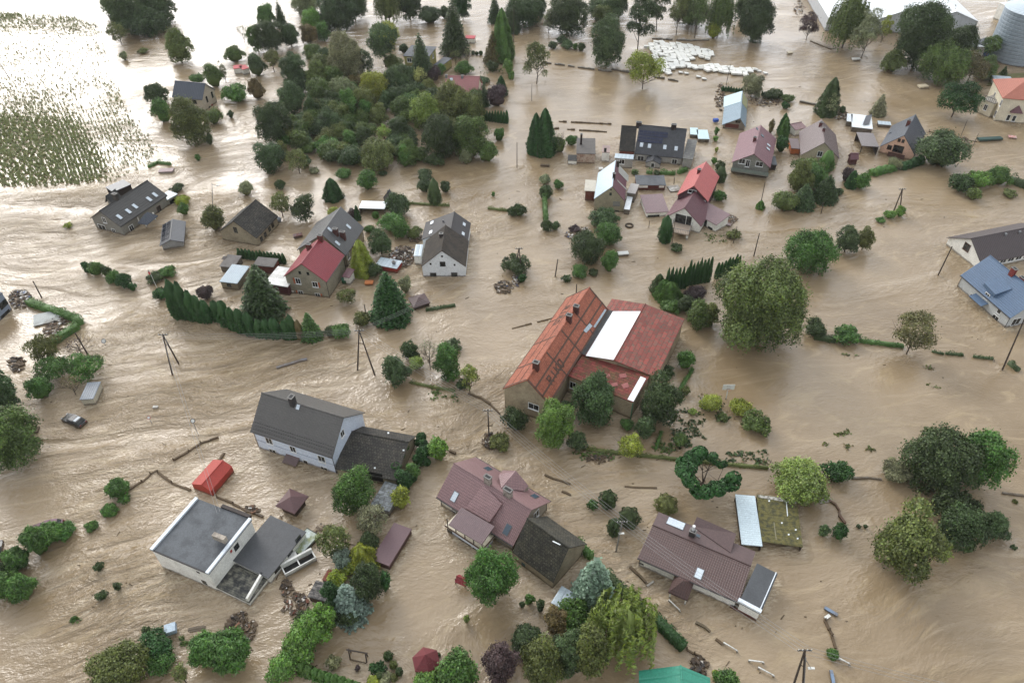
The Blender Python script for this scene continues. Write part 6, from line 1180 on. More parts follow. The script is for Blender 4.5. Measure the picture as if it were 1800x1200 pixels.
# road signs, flag, backboard, dish
def sign(b_, t_, lab, rad, ring=False, name='road_sign', mat=None):
    G, Tp = ptop(b_, t_); root = empty(name, G, lab, 'sign'); m = MB(); m.tube(G-V3((0,0,1)), Tp, .04, .04, 6); m.build('post', mg, root); m = MB(); N = 20; d = V3((0,-.7,.7)).normalized(); u = V3((1,0,0)); w_ = d.cross(u)
    pts = [Tp+(u*math.cos(2*math.pi*i/N)+w_*math.sin(2*math.pi*i/N))*rad for i in range(N)]; m.prism(pts, -d*.04); m.build('rim', mat or M('sign_dark', (60,50,48)), root)
    m = MB(); pts = [Tp+d*.015+(u*math.cos(2*math.pi*i/N)+w_*math.sin(2*math.pi*i/N))*rad*.72 for i in range(N)]; m.prism(pts, -d*.02); m.build('face', wp, root)
t = T(0,2)
sign(t(1395,662), t(1355,558), 'round white faced road sign on a post above the red party tent', .38); sign(t(1072,577), t(1045,535), 'smaller round road sign with a red rim in the left current', .3, mat=M('sign_red', (150,60,50)))
sign(Y2(1395,880), Y2(1365,820), 'round grey disc sign sticking out of the current right of the bare branches', .42, mat=mg)
t = T(0,1); G, Tp = ptop(t(1105,828), t(1048,700)); root = empty('flagpole', G, 'leaning white flagpole with a small red and white flag behind the clipped shrubs', 'flagpole'); m = MB(); m.tube(G-V3((0,0,1)), Tp, .06, .04, 8); m.build('post', wp, root)
fr_ = M('flag_red', (190,40,48), dirt=.05); m = MB(); a_ = Tp-V3((0,0,.1)); m.prism([a_, a_+V3((-.35,-.05,-.35)), a_+V3((-.3,-.05,-.95)), a_+V3((.1,0,-.75))], (0,.02,0)); m.build('red_half', fr_, root); m = MB(); m.prism([a_+V3((0,0,.3)), a_+V3((-.3,-.05,0)), a_+V3((-.35,-.05,-.33)), a_+V3((0,0,.02))], (0,.02,0)); m.build('white_half', wp, root)
t = T(2,2); G, Tp = ptop(t(1505,405), t(1520,330)); root = empty('basketball_backboard', G, 'white basketball backboard on a pale post standing in calm water right of the red barn', 'backboard'); m = MB(); m.tube(G-V3((0,0,1)), Tp, .09, .08, 8); m.build('post', wp, root)
m = MB(); m.box(Tp+V3((-.95,-.1,-.2)), (1.9,0,0), (0,.05,0), (0,.0,1.15)); bb = m.build('board', wp, root); m = MB(); m.box(Tp+V3((-.3,-.11,.1)), (.6,0,0), (0,.01,0), (0,0,.05)); m.box(Tp+V3((-.3,-.11,.5)), (.6,0,0), (0,.01,0), (0,0,.05)); m.build('target_mark', dm, bb); m = MB(); N = 12; c = Tp+V3((0,-.4,.05))
for i in range(N): a_, b_ = 2*math.pi*i/N, 2*math.pi*(i+1)/N; m.tube(c+V3((math.cos(a_)*.25, math.sin(a_)*.25, 0)), c+V3((math.cos(b_)*.25, math.sin(b_)*.25, 0)), .02, n=5)
m.build('hoop', M('hoop_orange', (170,80,40)), root)
# ---- swing frame
Q = [un(Y6(*p)) for p in ((325,640),(590,700))]; root = empty('swing_frame', Q[0], 'rectangular timber swing frame standing in the calm garden water', 'swing frame')
for q in Q:
    for dy in (-.55, .55): m = MB(); m.tube(q+V3((0,dy,-1)), q+V3((0,dy*.15,1.5)), .09, .08, 6); m.build('leg', pw, root)
m = MB(); m.tube(Q[0]+V3((-.25,0,1.5)), Q[1]+V3((.25,0,1.5)), .1, .1, 6); m.build('crossbeam', pw, root)
m = MB(); m.tube(Q[0]+V3((0,-.55,.15)), Q[1]+V3((0,-.55,.15)), .07, .07, 6); m.build('lower_rail', pw, root)
# ---- cars
def car(c, ang, lab, paint, sink, L_=4.3, W_=1.7):
    G = un(c); root = empty('parked_car', G, lab, 'car', 'cars caught by the flood'); ca, sa = math.cos(ang), math.sin(ang); X, Yv = V3((ca,sa,0)), V3((-sa,ca,0)); z0 = -sink
    P = lambda x, y, z: G+X*x*L_/2+Yv*y*W_/2+V3((0,0,z+z0))
    def loft(secs, mi, name, mat, par=root):
        m = MB(); rings = [[P(x, -w, zb), P(x, -w*1.0, zb+(zt-zb)*.6), P(x, -w*tp, zt), P(x, w*tp, zt), P(x, w, zb+(zt-zb)*.6), P(x, w, zb)] for x, w, zb, zt, tp in secs]
        for r0, r1 in zip(rings[:-1], rings[1:]):
            for i in range(6): j = (i+1) % 6; m.face([r0[i], r1[i], r1[j], r0[j]])
        m.face(rings[0]); m.face(rings[-1][::-1]); return m.build(name, mat, par)
    loft([(-1,.86,.35,.72,.9),(-.93,.97,.2,.92,.92),(-.5,1,.2,1.0,.94),(.45,1,.2,.98,.94),(.9,.95,.2,.82,.9),(1,.82,.3,.66,.86)], 0, 'body', paint)
    loft([(-.84,.84,.95,1.05,.9),(-.68,.86,.95,1.42,.78),(.05,.86,.95,1.46,.78),(.42,.86,.95,1.0,.9)], 0, 'windows', glassm())
    loft([(-.70,.74,1.40,1.47,.96),(-.3,.76,1.44,1.50,.96),(.1,.74,1.42,1.49,.96)], 0, 'roof', paint)
    m = MB(); m.box(P(-.78,-.72,1.12), X*.08, Yv*W_*.72, V3((.0,0,.3))); 
    for x in (-.3,): 
        for y in (-.87, .87): m = MB(); m.box(P(x,y,.98)-X*.04, X*.08, Yv*.03, V3((0,0,.46))); m.build('pillar', paint, root)
    for x in (-.6, .62):
        for y in (-.95, .95):
            m = MB(); m.tube(P(x,y,.32)-Yv*.1, P(x,y,.32)+Yv*.1, .32, .32, 14); wl = m.build('wheel', M('tyre', (26,26,26)), root)
    for y in (-.62, .62):
        m = MB(); m.cbox(P(.985,y,.66), .08, .3, .14, ang); m.build('headlight', M('lamp_glass', (200,205,210), rough=.1), root)
        m = MB(); m.cbox(P(-.985,y,.74), .08, .2, .25, ang); m.build('tail_light', M('tail_red', (120,20,20), rough=.2), root)
    if lab.startswith('black'):
        m = MB(); m.box(P(-.62,-.6,1.505), X*.5, Yv*1.05, V3((0,0,.02))); m.build('roof_panel', M('silver_film', (170,178,184), rough=.2), root)
car(T(0,2)(525,562), R(155), 'black estate car with a silver roof panel half drowned in the left current', M('black_paint', (34,36,40), rough=.2, dirt=.15), .42)
car(T(0,3)(335,110), R(192), 'faded mauve car half hidden behind leafy clumps at the left', M('mauve_paint', (112,78,90), rough=.3, dirt=.4), .5)
car(T(0,3)(-30,300), R(110), 'dark car cut off by the left edge near the leafy clumps', M('dark_blue_paint', (44,48,54), rough=.25, dirt=.3), .55)
# ---- boards, trailer, containers, sheets floating in the water
def slab(c, sx, sy, sz, ang, lab, mat, name='floating_board', z=-.05, tilt=None, cat='board'):
    G = un(c); m = MB(); m.cbox(G+V3((0,0,z+sz/2)), sx, sy, sz, R(ang), tilt=tilt); o = m.build(name, mat, loc=G); tag(o, lab, cat); return o
def seg(f, p, q, w, h, lab, mat, name='floating_log', cat='log', z=-.06):
    A, B = un(f(*p)), un(f(*q)); d = B-A; n = V3((-d.y, d.x, 0)).normalized()*w; m = MB(); k = max(2, int(d.length/1.2)); rr = random.Random(len(lab)); pts = [A.lerp(B, i/k)+n*rr.uniform(-.25,.25) for i in range(k+1)]
    for a_, b_ in zip(pts[:-1], pts[1:]): m.box(a_-n/2+V3((0,0,z-.3)), b_-a_, n, V3((0,0,h+.3+rr.uniform(-.03,.03))))
    o = m.build(name, mat, loc=A); tag(o, lab, cat); return o
def line(f, pts, w, h, lab, mat, name='garden_wall', cat='wall', posts=0):
    P = [un(f(*p)) for p in pts]; m = MB(); rr = random.Random(len(lab)); root = empty(name, P[0], lab, cat) if posts else None
    for a, b in zip(P[:-1], P[1:]):
        d = b-a; k = max(1, int(d.length/1.0)); n = V3((-d.y, d.x, 0)).normalized()
        for i in range(k):
            if rr.random() < .06 and name != 'curved_fence': continue
            p, q = a.lerp(b, i/k), a.lerp(b, (i+.97)/k); hh = h*rr.uniform(.55, 1.1); ww = w*rr.uniform(.75, 1.2); m.box(p-n*ww/2+n*rr.uniform(-.08,.08)-V3((0,0,.4)), q-p, n*ww, V3((0,0,.4+hh)))
    if not posts: return tag(m.build(name, mat, loc=P[0]), lab, cat)
    m.build('rail', mat, root)
    for a, b in zip(P[:-1], P[1:]):
        k = max(1, int((b-a).length/posts))
        for i in range(k): mm = MB(); p = a.lerp(b, i/k); mm.box(p-V3((.06,.06,.5)), (.12,0,0), (0,.12,0), (0,0,.5+h*2.2)); mm.build('post', mat, root)
line(T(2,0), [(232,445),(700,510)], .35, .55, 'long grey concrete wall left of the white bales', conc); line(T(2,0), [(700,492),(850,520)], .4, .7, 'taller grey concrete block section in the middle of the long wall', conc); line(T(2,0), [(1000,545),(1170,575)], .35, .5, 'grey concrete wall end right of the yellow leafed tree', conc)
line(T(2,0), [(300,855),(700,875)], .35, .3, 'upper one of two dark low rails behind the ruined cottage', mud, 'low_rail', 'rail'); line(T(2,0), [(360,910),(668,930)], .35, .3, 'lower one of two dark low rails behind the ruined cottage', mud, 'low_rail', 'rail'); line(T(2,0), [(270,908),(330,902)], .5, .3, 'short dark board left of the two low rails', mud, 'low_rail', 'rail')
line(T(3,0), [(222,718),(345,742)], .5, .5, 'fallen concrete beam right of the thuja line at upper right', conc, 'fallen_beam', 'beam'); line(T(3,0), [(1130,928),(1300,965),(1470,1000)], .15, .3, 'low fence line running from the slate roofed house towards the debris', mud, 'garden_fence', 'fence', posts=2.5)
line(T(3,0), [(300,290),(380,325),(450,350)], .5, .2, 'muddy kerb line below the small bare purple tree', mud, 'kerb_line', 'kerb'); line(T(2,0), [(985,275),(1250,290),(1385,285)], .8, .5, 'grey rubble bank behind the white bales', conc, 'rubble_bank', 'rubble')
line(T(0,2), [(890,1052),(1000,988),(1060,932),(1112,903)], .3, .25, 'dark broken fence line right of the leafy clump in the left current', mud, 'broken_fence', 'fence', posts=2.5); line(T(0,2), [(1112,922),(1210,992),(1340,1050)], .3, .25, 'dark broken fence line leading to the red party tent', mud, 'broken_fence', 'fence', posts=2.5)
line(T(0,2), [(1525,1095),(1640,1140),(1740,1190)], .3, .25, 'dark broken fence line between the red tent and the flat grey roof', mud, 'broken_fence', 'fence', posts=2.5); line(T(0,2), [(1222,838),(1330,775),(1412,715),(1540,675)], .3, .28, 'broken fence with a pale end above the red party tent', mud, 'broken_fence', 'fence', posts=2.5)
line(W1, [(1100,220),(1200,255),(1280,290)], .35, .3, 'black fence piece between orange debris and the black flat roof', M('black_boards', (34,32,30)), 'broken_fence', 'fence')
line(T(0,2), [(1545,838),(1580,785)], .4, .3, 'dark root stump behind the red party tent', mud, 'tree_stump', 'stump')
line(T(2,1), [(0,1110),(140,1075),(290,1035)], .2, .15, 'thin line of wreckage drifting left of the orange roof', mud, 'drift_line', 'debris')
line(T(1,2), [(1360,775),(1450,815)], .35, .4, 'dark wall piece between the bright shrub and the dusty pink roof', mud); line(T(1,2), [(1490,372),(1580,395),(1650,440),(1715,512)], .3, .25, 'muddy kerb curving down to the dark shrub left of the beige building', mud, 'kerb_line', 'kerb')
line(T(3,2), [(590,962),(700,960),(800,972)], .3, .3, 'pale low wall between the dark laurel and the grey green tree', conc); line(T(3,2), [(1645,1070),(1800,1088)], .3, .3, 'pale low wall running to the right edge beyond the huge tree', conc)
line(Y7, [(1345,285),(1430,340),(1470,410),(1470,480),(1545,582)], .3, .35, 'curved rust brown fence right of the mossy shed', M('rusty_fence', (96,62,46)), 'curved_fence', 'fence'); slab(Y7(1300,292), 1.9, .6, .12, 12, 'white pointed board at the top of the curved rust brown fence', wp)
line(T(3,3), [(400,762),(430,830),(450,870),(478,960)], .3, .3, 'dark wooden fence line below the blue floating board, lower right', mud, 'broken_fence', 'fence', posts=2); line(Y5, [(135,562),(230,610),(290,665),(330,725)], .35, .35, 'curved mossy kerb in front of the long bungalow', M('mossy_kerb', (92,86,66), (70,72,50), dirt=.8), 'kerb_line', 'kerb')
line(Y5, [(345,740),(420,800)], .3, .15, 'thin dark kerb piece between the mossy kerb and the first white rail', mud, 'kerb_line', 'kerb')
def rail(f, p, q, lab):
    A, B = un(f(*p)), un(f(*q)); root = empty('white_rail', A, lab, 'rail', 'white rails lining the drowned drive'); d = B-A; n = V3((-d.y,d.x,0)).normalized()*.14; m = MB(); m.box(A-n/2+V3((0,0,.32)), d, n, V3((0,0,.12))); m.build('top_bar', wp, root)
    for k in (.0, .96): mm = MB(); g = A.lerp(B, k); mm.box(g-n*.5-V3((0,0,.5)), d.normalized()*.22, n*1.3, V3((0,0,.8))); mm.build('post', wp, root)
rail(Y5, (425,785), (568,872), 'upper white rail in front of the long bungalow, just right of the mossy kerb'); rail(Y5, (690,972), (842,992), 'short white rail above the wide one, left of the bottom edge power pole'); rail(Y5, (790,1045), (952,1132), 'wide white rail nearest the bottom edge power pole'); rail(Y5, (1640,950), (1748,1008), 'pale blue grey rail right of the small leafy clump at lower right'); rail(Y4, (1075,480), (1170,572), 'bent white rail below the porch of the long bungalow')
line(Y4, [(740,182),(810,250),(880,325)], .35, .35, 'dark fallen fence left of the long bungalow corner', mud, 'broken_fence', 'fence'); slab(Y4(915,330), 1.2, .25, .15, 35, 'small white metal bracket at the end of the dark fallen fence', wp)
line(Y4, [(1235,905),(1300,945),(1370,975)], .2, .3, 'wire fence between the square clipped hedge and the green roof', mud, 'garden_fence', 'fence', posts=2)
seg(T(2,2), (228,940), (410,1005), .28, .22, 'long dark log drifting right of the dusty pink house', mud); seg(T(2,2), (352,1052), (415,1080), .3, .25, 'shorter dark log below the long one, right of the dusty pink house', mud); seg(T(2,2), (792,1022), (1020,1032), .3, .15, 'thin branch line left of the ring-crowned pine', mud)
seg(T(0,3), (1325,822), (1445,805), .35, .2, 'upper grey plank below the white flat house', conc, 'floating_board', 'board'); seg(T(0,3), (1335,835), (1448,820), .25, .15, 'lower grey plank below the white flat house', conc, 'floating_board', 'board')
seg(T(1,2), (145,190), (360,125), .5, .3, 'drowned car sized ridge breaking the rapid above the pale blue house', M('drowned_blue_grey', (110,112,118)), 'drowned_ridge', 'wreck')
G = un(T(0,3)(1212,840)); root = empty('blue_white_crate', G, 'small pale blue gable shaped floating box at lower left', 'box'); m = MB(); m.cbox(G+V3((0,0,.3)), 1.3, 1.2, .8, R(20)); m.build('box_body', M('pale_blue_plastic', (178,194,206)), root); m = MB(); c = G+V3((0,0,.7)); x_, y_ = V3((math.cos(R(20)),math.sin(R(20)),0)), V3((-math.sin(R(20)),math.cos(R(20)),0)); m.prism([c-x_*.7-y_*.65, c+x_*.7-y_*.65, c+x_*.7+V3((0,0,.4)), c-x_*.7+V3((0,0,.4))], (0,0,-.06)); m.prism([c-x_*.7+V3((0,0,.4)), c+x_*.7+V3((0,0,.4)), c+x_*.7+y_*.65, c-x_*.7+y_*.65], (0,0,-.06)); m.build('box_lid', M('blue_grey_lid', (140,158,176), pat='rib', pu=.2), root)
# trailer
c = un(Y1(232,610)); root = empty('white_trailer', c, 'white open topped trailer with black stripes floating right of the black outbuilding', 'trailer'); ang = R(34); ca, sa = math.cos(ang), math.sin(ang); X = V3((ca,sa,0)); Yv = V3((-sa,ca,0))
m = MB(); m.box(c-X*2.2-Yv*.8-V3((0,0,.3)), X*4.4, Yv*.14, V3((0,0,1.1))); m.build('side_panel', wp, root); m = MB(); m.box(c-X*2.2+Yv*.45-V3((0,0,.3)), X*4.4, Yv*.3, V3((0,0,1.5))); m.build('side_panel', wp, root); m = MB(); m.box(c-X*2.05-Yv*.64-V3((0,0,.3)), X*4.1, Yv*1.07, V3((0,0,.7))); m.build('bed', M('black_opening', (10,10,10)), root)
for k in (-2.2, -.1, 2.05): m = MB(); m.box(c+X*k-Yv*.65-V3((0,0,.3)), X*.15, Yv*1.1, V3((0,0,1.15))); m.build('crossbar', wp, root)
slab(Y1(165,562), 1.6, .9, .55, 30, 'small white tub beside the white open topped trailer', wp, 'white_tub', cat='tub')
c = un(Y1(278,425)); root = empty('floating_greenhouse', c, 'half sunk glass topped cold frame lying against the black outbuilding', 'cold frame'); ang = R(58); X = V3((math.cos(ang),math.sin(ang),0)); Yv = V3((-X.y,X.x,0))
m = MB(); m.box(c-X*1.9-Yv*1.2-V3((0,0,.4)), X*3.8, Yv*2.4, V3((0,0,.9))); m.build('frame', M('dark_green_boards', (52,56,44), dirt=.7), root); m = MB(); m.box(c-X*1.75-Yv*1.05+V3((0,0,.5)), X*3.5, Yv*2.1, V3((0,0,.05))); m.build('glass_top', M('mossy_glass', (120,128,84), (186,196,196), rough=.3, dirt=.95, ds=.9), root)
slab(Y2(635,535), 4.6, 3.0, .25, 22, 'pale grey sheet metal lid floating inside the L-shaped hedge', cara, 'floating_sheet', z=.15, tilt=(.05,-.12), cat='sheet')
slab(T(2,1)(1140,130), 2.6, 2.4, .2, 10, 'bright white floating sheet left of the coral red roof', wp, 'floating_sheet', cat='sheet'); slab(T(2,1)(780,590), 2.2, 1.1, .35, 5, 'white tub drifting right of the round dark shrub', wp, 'white_tub', cat='tub'); slab(T(2,1)(1490,365), 3.6, 2.2, .15, -35, 'brown pink roof panel fallen right of the mauve winged house', mauve, 'fallen_roof_panel', z=.1, tilt=(.1,.1), cat='sheet')
slab(T(3,0)(1555,988), 6.0, 1.3, .5, 4, 'long dark green skip floating in calm water left of the cream villa', M('green_skip', (44,72,66), (38,60,54)), 'green_skip', cat='skip'); slab(T(3,0)(1715,970), 1.8, 1.2, .3, -20, 'small red and white box floating below the cream villa', M('red_white', (190,120,112), (216,206,200), dirt=.9, ds=2), 'floating_box', cat='box'); slab(T(3,0)(1085,618), 2.6, 1.6, .5, 10, 'pale rounded bundle below the dark trees at upper right', M('cream_bundle', (196,184,158)), 'floating_bundle', cat='bundle')
slab(T(3,0)(152,380), 1.5, 1.1, .4, 0, 'left small pale bundle in the calm water at upper right', M('cream_bundle', (0,0,0)), 'floating_bundle', cat='bundle'); slab(T(3,0)(617,424), 2.4, 1.2, .4, 0, 'pale bundle in front of the willow at upper right', wp, 'floating_bundle', cat='bundle')
slab(T(2,0)(1430,862), 1.3, .9, .7, 10, 'bright blue crate left of the blue silver barn', M('blue_plastic', (36,76,160)), 'blue_crate', cat='crate'); slab(T(3,3)(440,702), 1.7, .4, .25, -40, 'pale blue floating barrel at lower right', M('light_blue_plastic', (112,134,160), (150,160,168)), 'blue_barrel', cat='barrel'); slab(T(3,3)(413,742), .8, .4, .3, 30, 'small white scrap below the pale blue barrel', wp, 'white_scrap', cat='scrap'); slab(Y5(1575,1160), .35, 1.9, .3, -8, 'blue and white boat shaped board at the bottom right edge', M('light_blue_plastic', (0,0,0)), 'blue_board', cat='board')
slab(T(1,1)(797,797), 1.6, 1.1, .4, 0, 'orange board floating right of the pink canopy', M('orange_board', (196,122,74)), 'orange_board', cat='board'); slab(T(1,1)(297,468), 1.9, 1.0, .5, 20, 'dark red wreck fragment floating behind the raspberry red roof', M('dark_wreck', (96,52,44), (110,112,116), dirt=.9, ds=2), 'wreck_fragment', cat='wreck'); slab(T(1,1)(155,360), 1.4, 1.2, .6, 10, 'blue grey bundle at the corner of the old barn', M('blue_grey_bundle', (96,104,114), (150,152,154), dirt=.9, ds=2), 'floating_bundle', cat='bundle')
slab(X3(460,300), 1.0, .8, .5, 0, 'white round topped box left of the silver roof', wp, 'white_box', cat='box'); slab(T(2,0)(232,1170), 2.2, .6, .35, -8, 'brown floating bench left of the ruined cottage', mud, 'floating_bench', cat='bench'); slab(T(0,2)(1095,465), .8, .5, .2, 0, 'small white scrap drifting in the left current', wp, 'white_scrap', cat='scrap'); slab(T(0,2)(215,632), 2.6, 1.2, .25, 10, 'dark submerged hump in front of the left edge tree', mud, 'dark_hump', cat='wreck')
for (f, x, y, ang, lab) in ((Y6,0,0,0,''),): pass
G = un(T(2,1)(825,388)); m = MB(); N = 16
for i in range(N): a_, b_ = 2*math.pi*i/N, 2*math.pi*(i+1)/N; m.tube(G+V3((math.cos(a_)*.75, math.sin(a_)*.75, .1)), G+V3((math.cos(b_)*.75, math.sin(b_)*.75, .1)), .2, n=8)
tag(m.build('drifting_inner_tube', M('tyre', (26,26,26)), loc=G), 'big black rubber ring drifting in front of the silver and maroon house', 'rubber ring')
# ---- white bales
poly = [T(2,0)(*p) for p in ((940,330),(990,300),(1180,318),(1290,328),(1325,362),(1410,348),(1388,432),(1290,400),(1250,440),(1262,468),(1415,462),(1480,475),(1715,498),(1712,540),(1600,542),(1470,520),(1290,492),(1150,480),(1110,525),(1030,520),(1000,440))]
W_ = [un(p) for p in poly]
def inside(x, y, W=W_):
    c = False; n = len(W); j = n-1
    for i in range(n):
        if ((W[i].y > y) != (W[j].y > y)) and (x < (W[j].x-W[i].x)*(y-W[i].y)/(W[j].y-W[i].y)+W[i].x): c = not c
        j = i
    return c
xs = [p.x for p in W_]; ys = [p.y for p in W_]; rr = random.Random(8); bm = M('white_wrap', (226,226,220), (200,196,184), rough=.5, dirt=.4, ds=1.5); nb = 0
bale_meshes = []
for k in range(5):
    m = MB(); m.cbox((0,0,.28), rr.uniform(1.6,2.2), rr.uniform(1.3,1.8), rr.uniform(.4,.6), 0, tilt=(rr.uniform(-.2,.2), rr.uniform(-.2,.2))); o = m.build('white_bale', bm, loc=(0,0,0)); bv = o.modifiers.new('bevel', 'BEVEL'); bv.width = .12; bv.segments = 2; bale_meshes.append(o)
protos_ = bale_meshes[:]; used_ = [0]*5
y = min(ys); step = 1.5
while y < max(ys):
    x = min(xs)
    while x < max(xs):
        px_, py_ = x+rr.uniform(-.35,.35), y+rr.uniform(-.3,.3)
        if inside(px_, py_) and nb < 290 and rr.random() < .95:
            k = rr.randrange(5); o = protos_[k] if not used_[k] else protos_[k].copy()
            if used_[k]: COL.objects.link(o)
            used_[k] = 1; o.location = (px_, py_, rr.uniform(-.12, .08)); o.rotation_euler = (0, 0, rr.choice((0, .1, -.15, .4, 1.5))+rr.uniform(-.12,.12)); tag(o, 'white plastic wrapped bale floating in the raft of bales at the top', 'bale', 'white wrapped bales'); nb += 1
        x += step*1.15
    y += step
print('bales', nb)
for (x, y) in ((1185,515),(1225,522),(1310,545),(1350,560),(1735,505),(1755,560),(1780,520)):
    o = protos_[0].copy(); COL.objects.link(o); o.location = un(T(2,0)(x, y)); o.scale = (.7,.7,.6); tag(o, 'loose small white bale drifting just outside the raft of bales', 'bale', 'loose bales outside the raft')
# ---- heaps of wreckage, one object each (nobody could count the pieces)
def heap(f, x0, y0, x1, y1, n, lab, cols=None, h=.4, smin=.15, smax=.9):
    rr = random.Random(hash(lab) % 999 if 0 else len(lab)*7+n); ms = [M('debris_'+str(i), c, rough=.8, dirt=.4) for i, c in enumerate(((196,190,180),(120,104,86),(70,58,48),(160,150,138),(46,42,40),(214,212,208),(132,92,72),(58,96,150),(150,60,56)))]; wts = cols or (5,7,7,4,5,4,3,.7,.5)
    m = MB(); c0 = un(f((x0+x1)/2, (y0+y1)/2))
    for i in range(n):
        a = rr.uniform(0, 6.28); q = math.sqrt(rr.random()); p = f((x0+x1)/2+math.cos(a)*q*(x1-x0)/2, (y0+y1)/2+math.sin(a)*q*(y1-y0)/2); G = un(p); mi = rr.choices(range(9), wts)[0]; L_ = rr.uniform(smin, smax)*.8*(1.5 if mi in (1,2,4) else 1); w_ = L_*rr.uniform(.12, .7)
        m.cbox(G+V3((0,0,rr.uniform(0, h)*(1-q*.6))), L_, w_, rr.uniform(.04, .2), rr.uniform(0, 6.28), mi, tilt=(rr.uniform(-.5,.5), rr.uniform(-.5,.5)))
    tag(m.build('wreckage_heap', ms, loc=c0), lab, 'debris', kind='stuff')
heap(T(1,1), 945, 530, 1120, 680, 330, 'large heap of pale broken wreckage left of the white gabled house', h=.8); heap(T(1,1), 1060, 440, 1175, 505, 110, 'small heap of wreckage caught by the hedge behind the white gabled house')
heap(T(2,1), 370, 400, 570, 492, 150, 'heap of white rubbish around the small purple shrub', (9,3,2,5,2,9,2,.5,.2)); heap(Y2, 120, 150, 410, 400, 230, 'wreckage heap with blue pieces beside the blue grey edge house', (6,6,5,4,4,5,2,3,.3), h=.6); heap(Y2, 600, 430, 930, 620, 130, 'wreckage along the inside of the L-shaped hedge corner'); heap(Y2, 580, 600, 820, 800, 120, 'wreckage along the lower arm of the L-shaped hedge')
heap(Y1, 80, 860, 320, 1060, 90, 'heap of wreckage with a pale tarpaulin and red pieces below the white trailer', (5,5,5,4,6,4,3,1,2.5)); heap(T(0,3), 1600, 700, 1800, 920, 110, 'dark heap of planks and roots below the white flat house', (2,8,9,3,7,1,2,.1,.1)); heap(T(2,1), 0, 735, 60, 815, 70, 'rubbish under the mid photo A-frame pole', (9,3,2,5,2,9,2,2,.2)); heap(T(1,1), 1680, 775, 1800, 865, 90, 'tail of dark wreckage drifting left of the mid photo A-frame pole', (2,8,9,3,7,1,2,.1,.1))
heap(X2, 1400, 450, 1680, 620, 130, 'wreckage caught in front of the cream villa', (5,8,6,4,4,3,5,.3,.3)); heap(T(3,0), 455, 780, 560, 850, 80, 'mixed wreckage with green pieces left of the white sheet outbuilding'); heap(T(2,1), 1475, 315, 1575, 375, 90, 'pale rubble right of the mauve winged house'); heap(T(2,0), 1430, 590, 1500, 780, 110, 'dark branches piled along the blue silver barn', (1,8,9,2,7,1,2,.1,.1)); heap(X1, 560, 130, 1010, 290, 120, 'grey wreckage and fence bits right of the blue silver barn', (3,6,8,4,7,4,1,.1,.1))
heap(T(1,2), 1590, 640, 1760, 760, 90, 'weeds and twigs caught around the short wooden pole', (1,8,9,2,7,1,2,.1,.1)); heap(Y5, 80, 930, 260, 1120, 70, 'black wreckage with white discs beside the green roof', (2,2,4,1,12,2,1,.1,.1)); heap(T(0,2), 60, 110, 175, 215, 80, 'muddy branches left of the olive pine at the left', (1,8,9,2,7,1,2,.1,.1)); heap(W1, 1090, 180, 1220, 260, 40, 'orange and green bits on the fence behind the white flat house', (1,2,2,1,2,1,9,.1,.1))
heap(T(1,3), 410, 60, 560, 180, 0 or 10, 'few twigs drifting left of the maroon garage', (1,8,9,2,7,1,2,.1,.1)); heap(T(3,0), 180, 10, 260, 110, 70, 'rubbish beside the left storage hall', (9,3,2,5,2,9,2,1,.2)); heap(T(2,2), 520, 800, 700, 850, 50, 'weeds hanging from the overgrown wall, left part', (0,3,9,0,9,0,0,0,0)); heap(T(1,3), 180, 480, 250, 580, 40, 'dark twisted scrap below the white trailer', (1,4,9,1,9,1,1,.1,.1))
# ---- drifting twigs and scum: fine flotsam in the eddies
rr = random.Random(77); m = MB(); dm_ = M('flotsam', (74,62,46), (44,38,30), rough=.95, dirt=.8)
for (x0, y0, x1, y1, n) in ((300,380,900,760,24),(850,740,1350,1000,30),(1150,560,1800,900,12),(0,520,430,820,14),(880,250,1300,520,40),(100,900,560,1180,26),(1000,1000,1500,1200,18),(1280,100,1780,420,30),(420,860,760,1190,14)):
    for i in range(n):
        G = un((rr.uniform(x0, x1), rr.uniform(y0, y1))); L_ = rr.choice((.15,.2,.25,.3,.5,.8)); m.cbox(G, L_, rr.uniform(.05,.14), .07, rr.gauss(.25, .5), tilt=(rr.uniform(-.1,.1), rr.uniform(-.1,.1)))
tag(m.build('flotsam', dm_), 'small twigs and scum drifting everywhere on the brown water', 'flotsam', kind='stuff')
# ---- drowned weeds
def weeds(polys, n, col, lab, size=.35, name='drowned_weeds', rows=None, hz=.35):
    rng = np.random.default_rng(n); Ps = []
    for (f, x0, y0, x1, y1, k) in polys:
        for i in range(int(k)):
            c = (rng.uniform(x0, x1), rng.uniform(y0, y1)); 
            for j in range(rng.integers(3, 12)): Ps.append(un(f(c[0]+rng.normal()*14, c[1]+rng.normal()*7))+V3((0,0,rng.uniform(.02,.18))))
    P_ = np.array(Ps); N = rng.normal(size=P_.shape)*.6+[0,0,.8]; me = leafmesh(name, [quads(P_-P_[0], N, size*.6, 1.2, rng, tn(len(P_), rng, .4))]); o = bpy.data.objects.new(name, me); COL.objects.link(o); o.location = P_[0]; o.color = lin(PAL[col]); tag(o, lab, 'weeds', kind='stuff')
weeds([(T(2,2),1150,480,1350,700,30),(T(2,2),1120,620,1260,790,26),(T(2,2),1500,770,1800,870,34),(T(2,2),1330,380,1470,500,14),(T(2,2),1440,500,1540,560,12)], 5, 'dk', 'drowned weeds right of the red barn'); weeds([(T(2,2),430,770,720,830,26),(T(2,2),1000,700,1130,790,20)], 6, 'md', 'weeds washed against the overgrown garden wall')
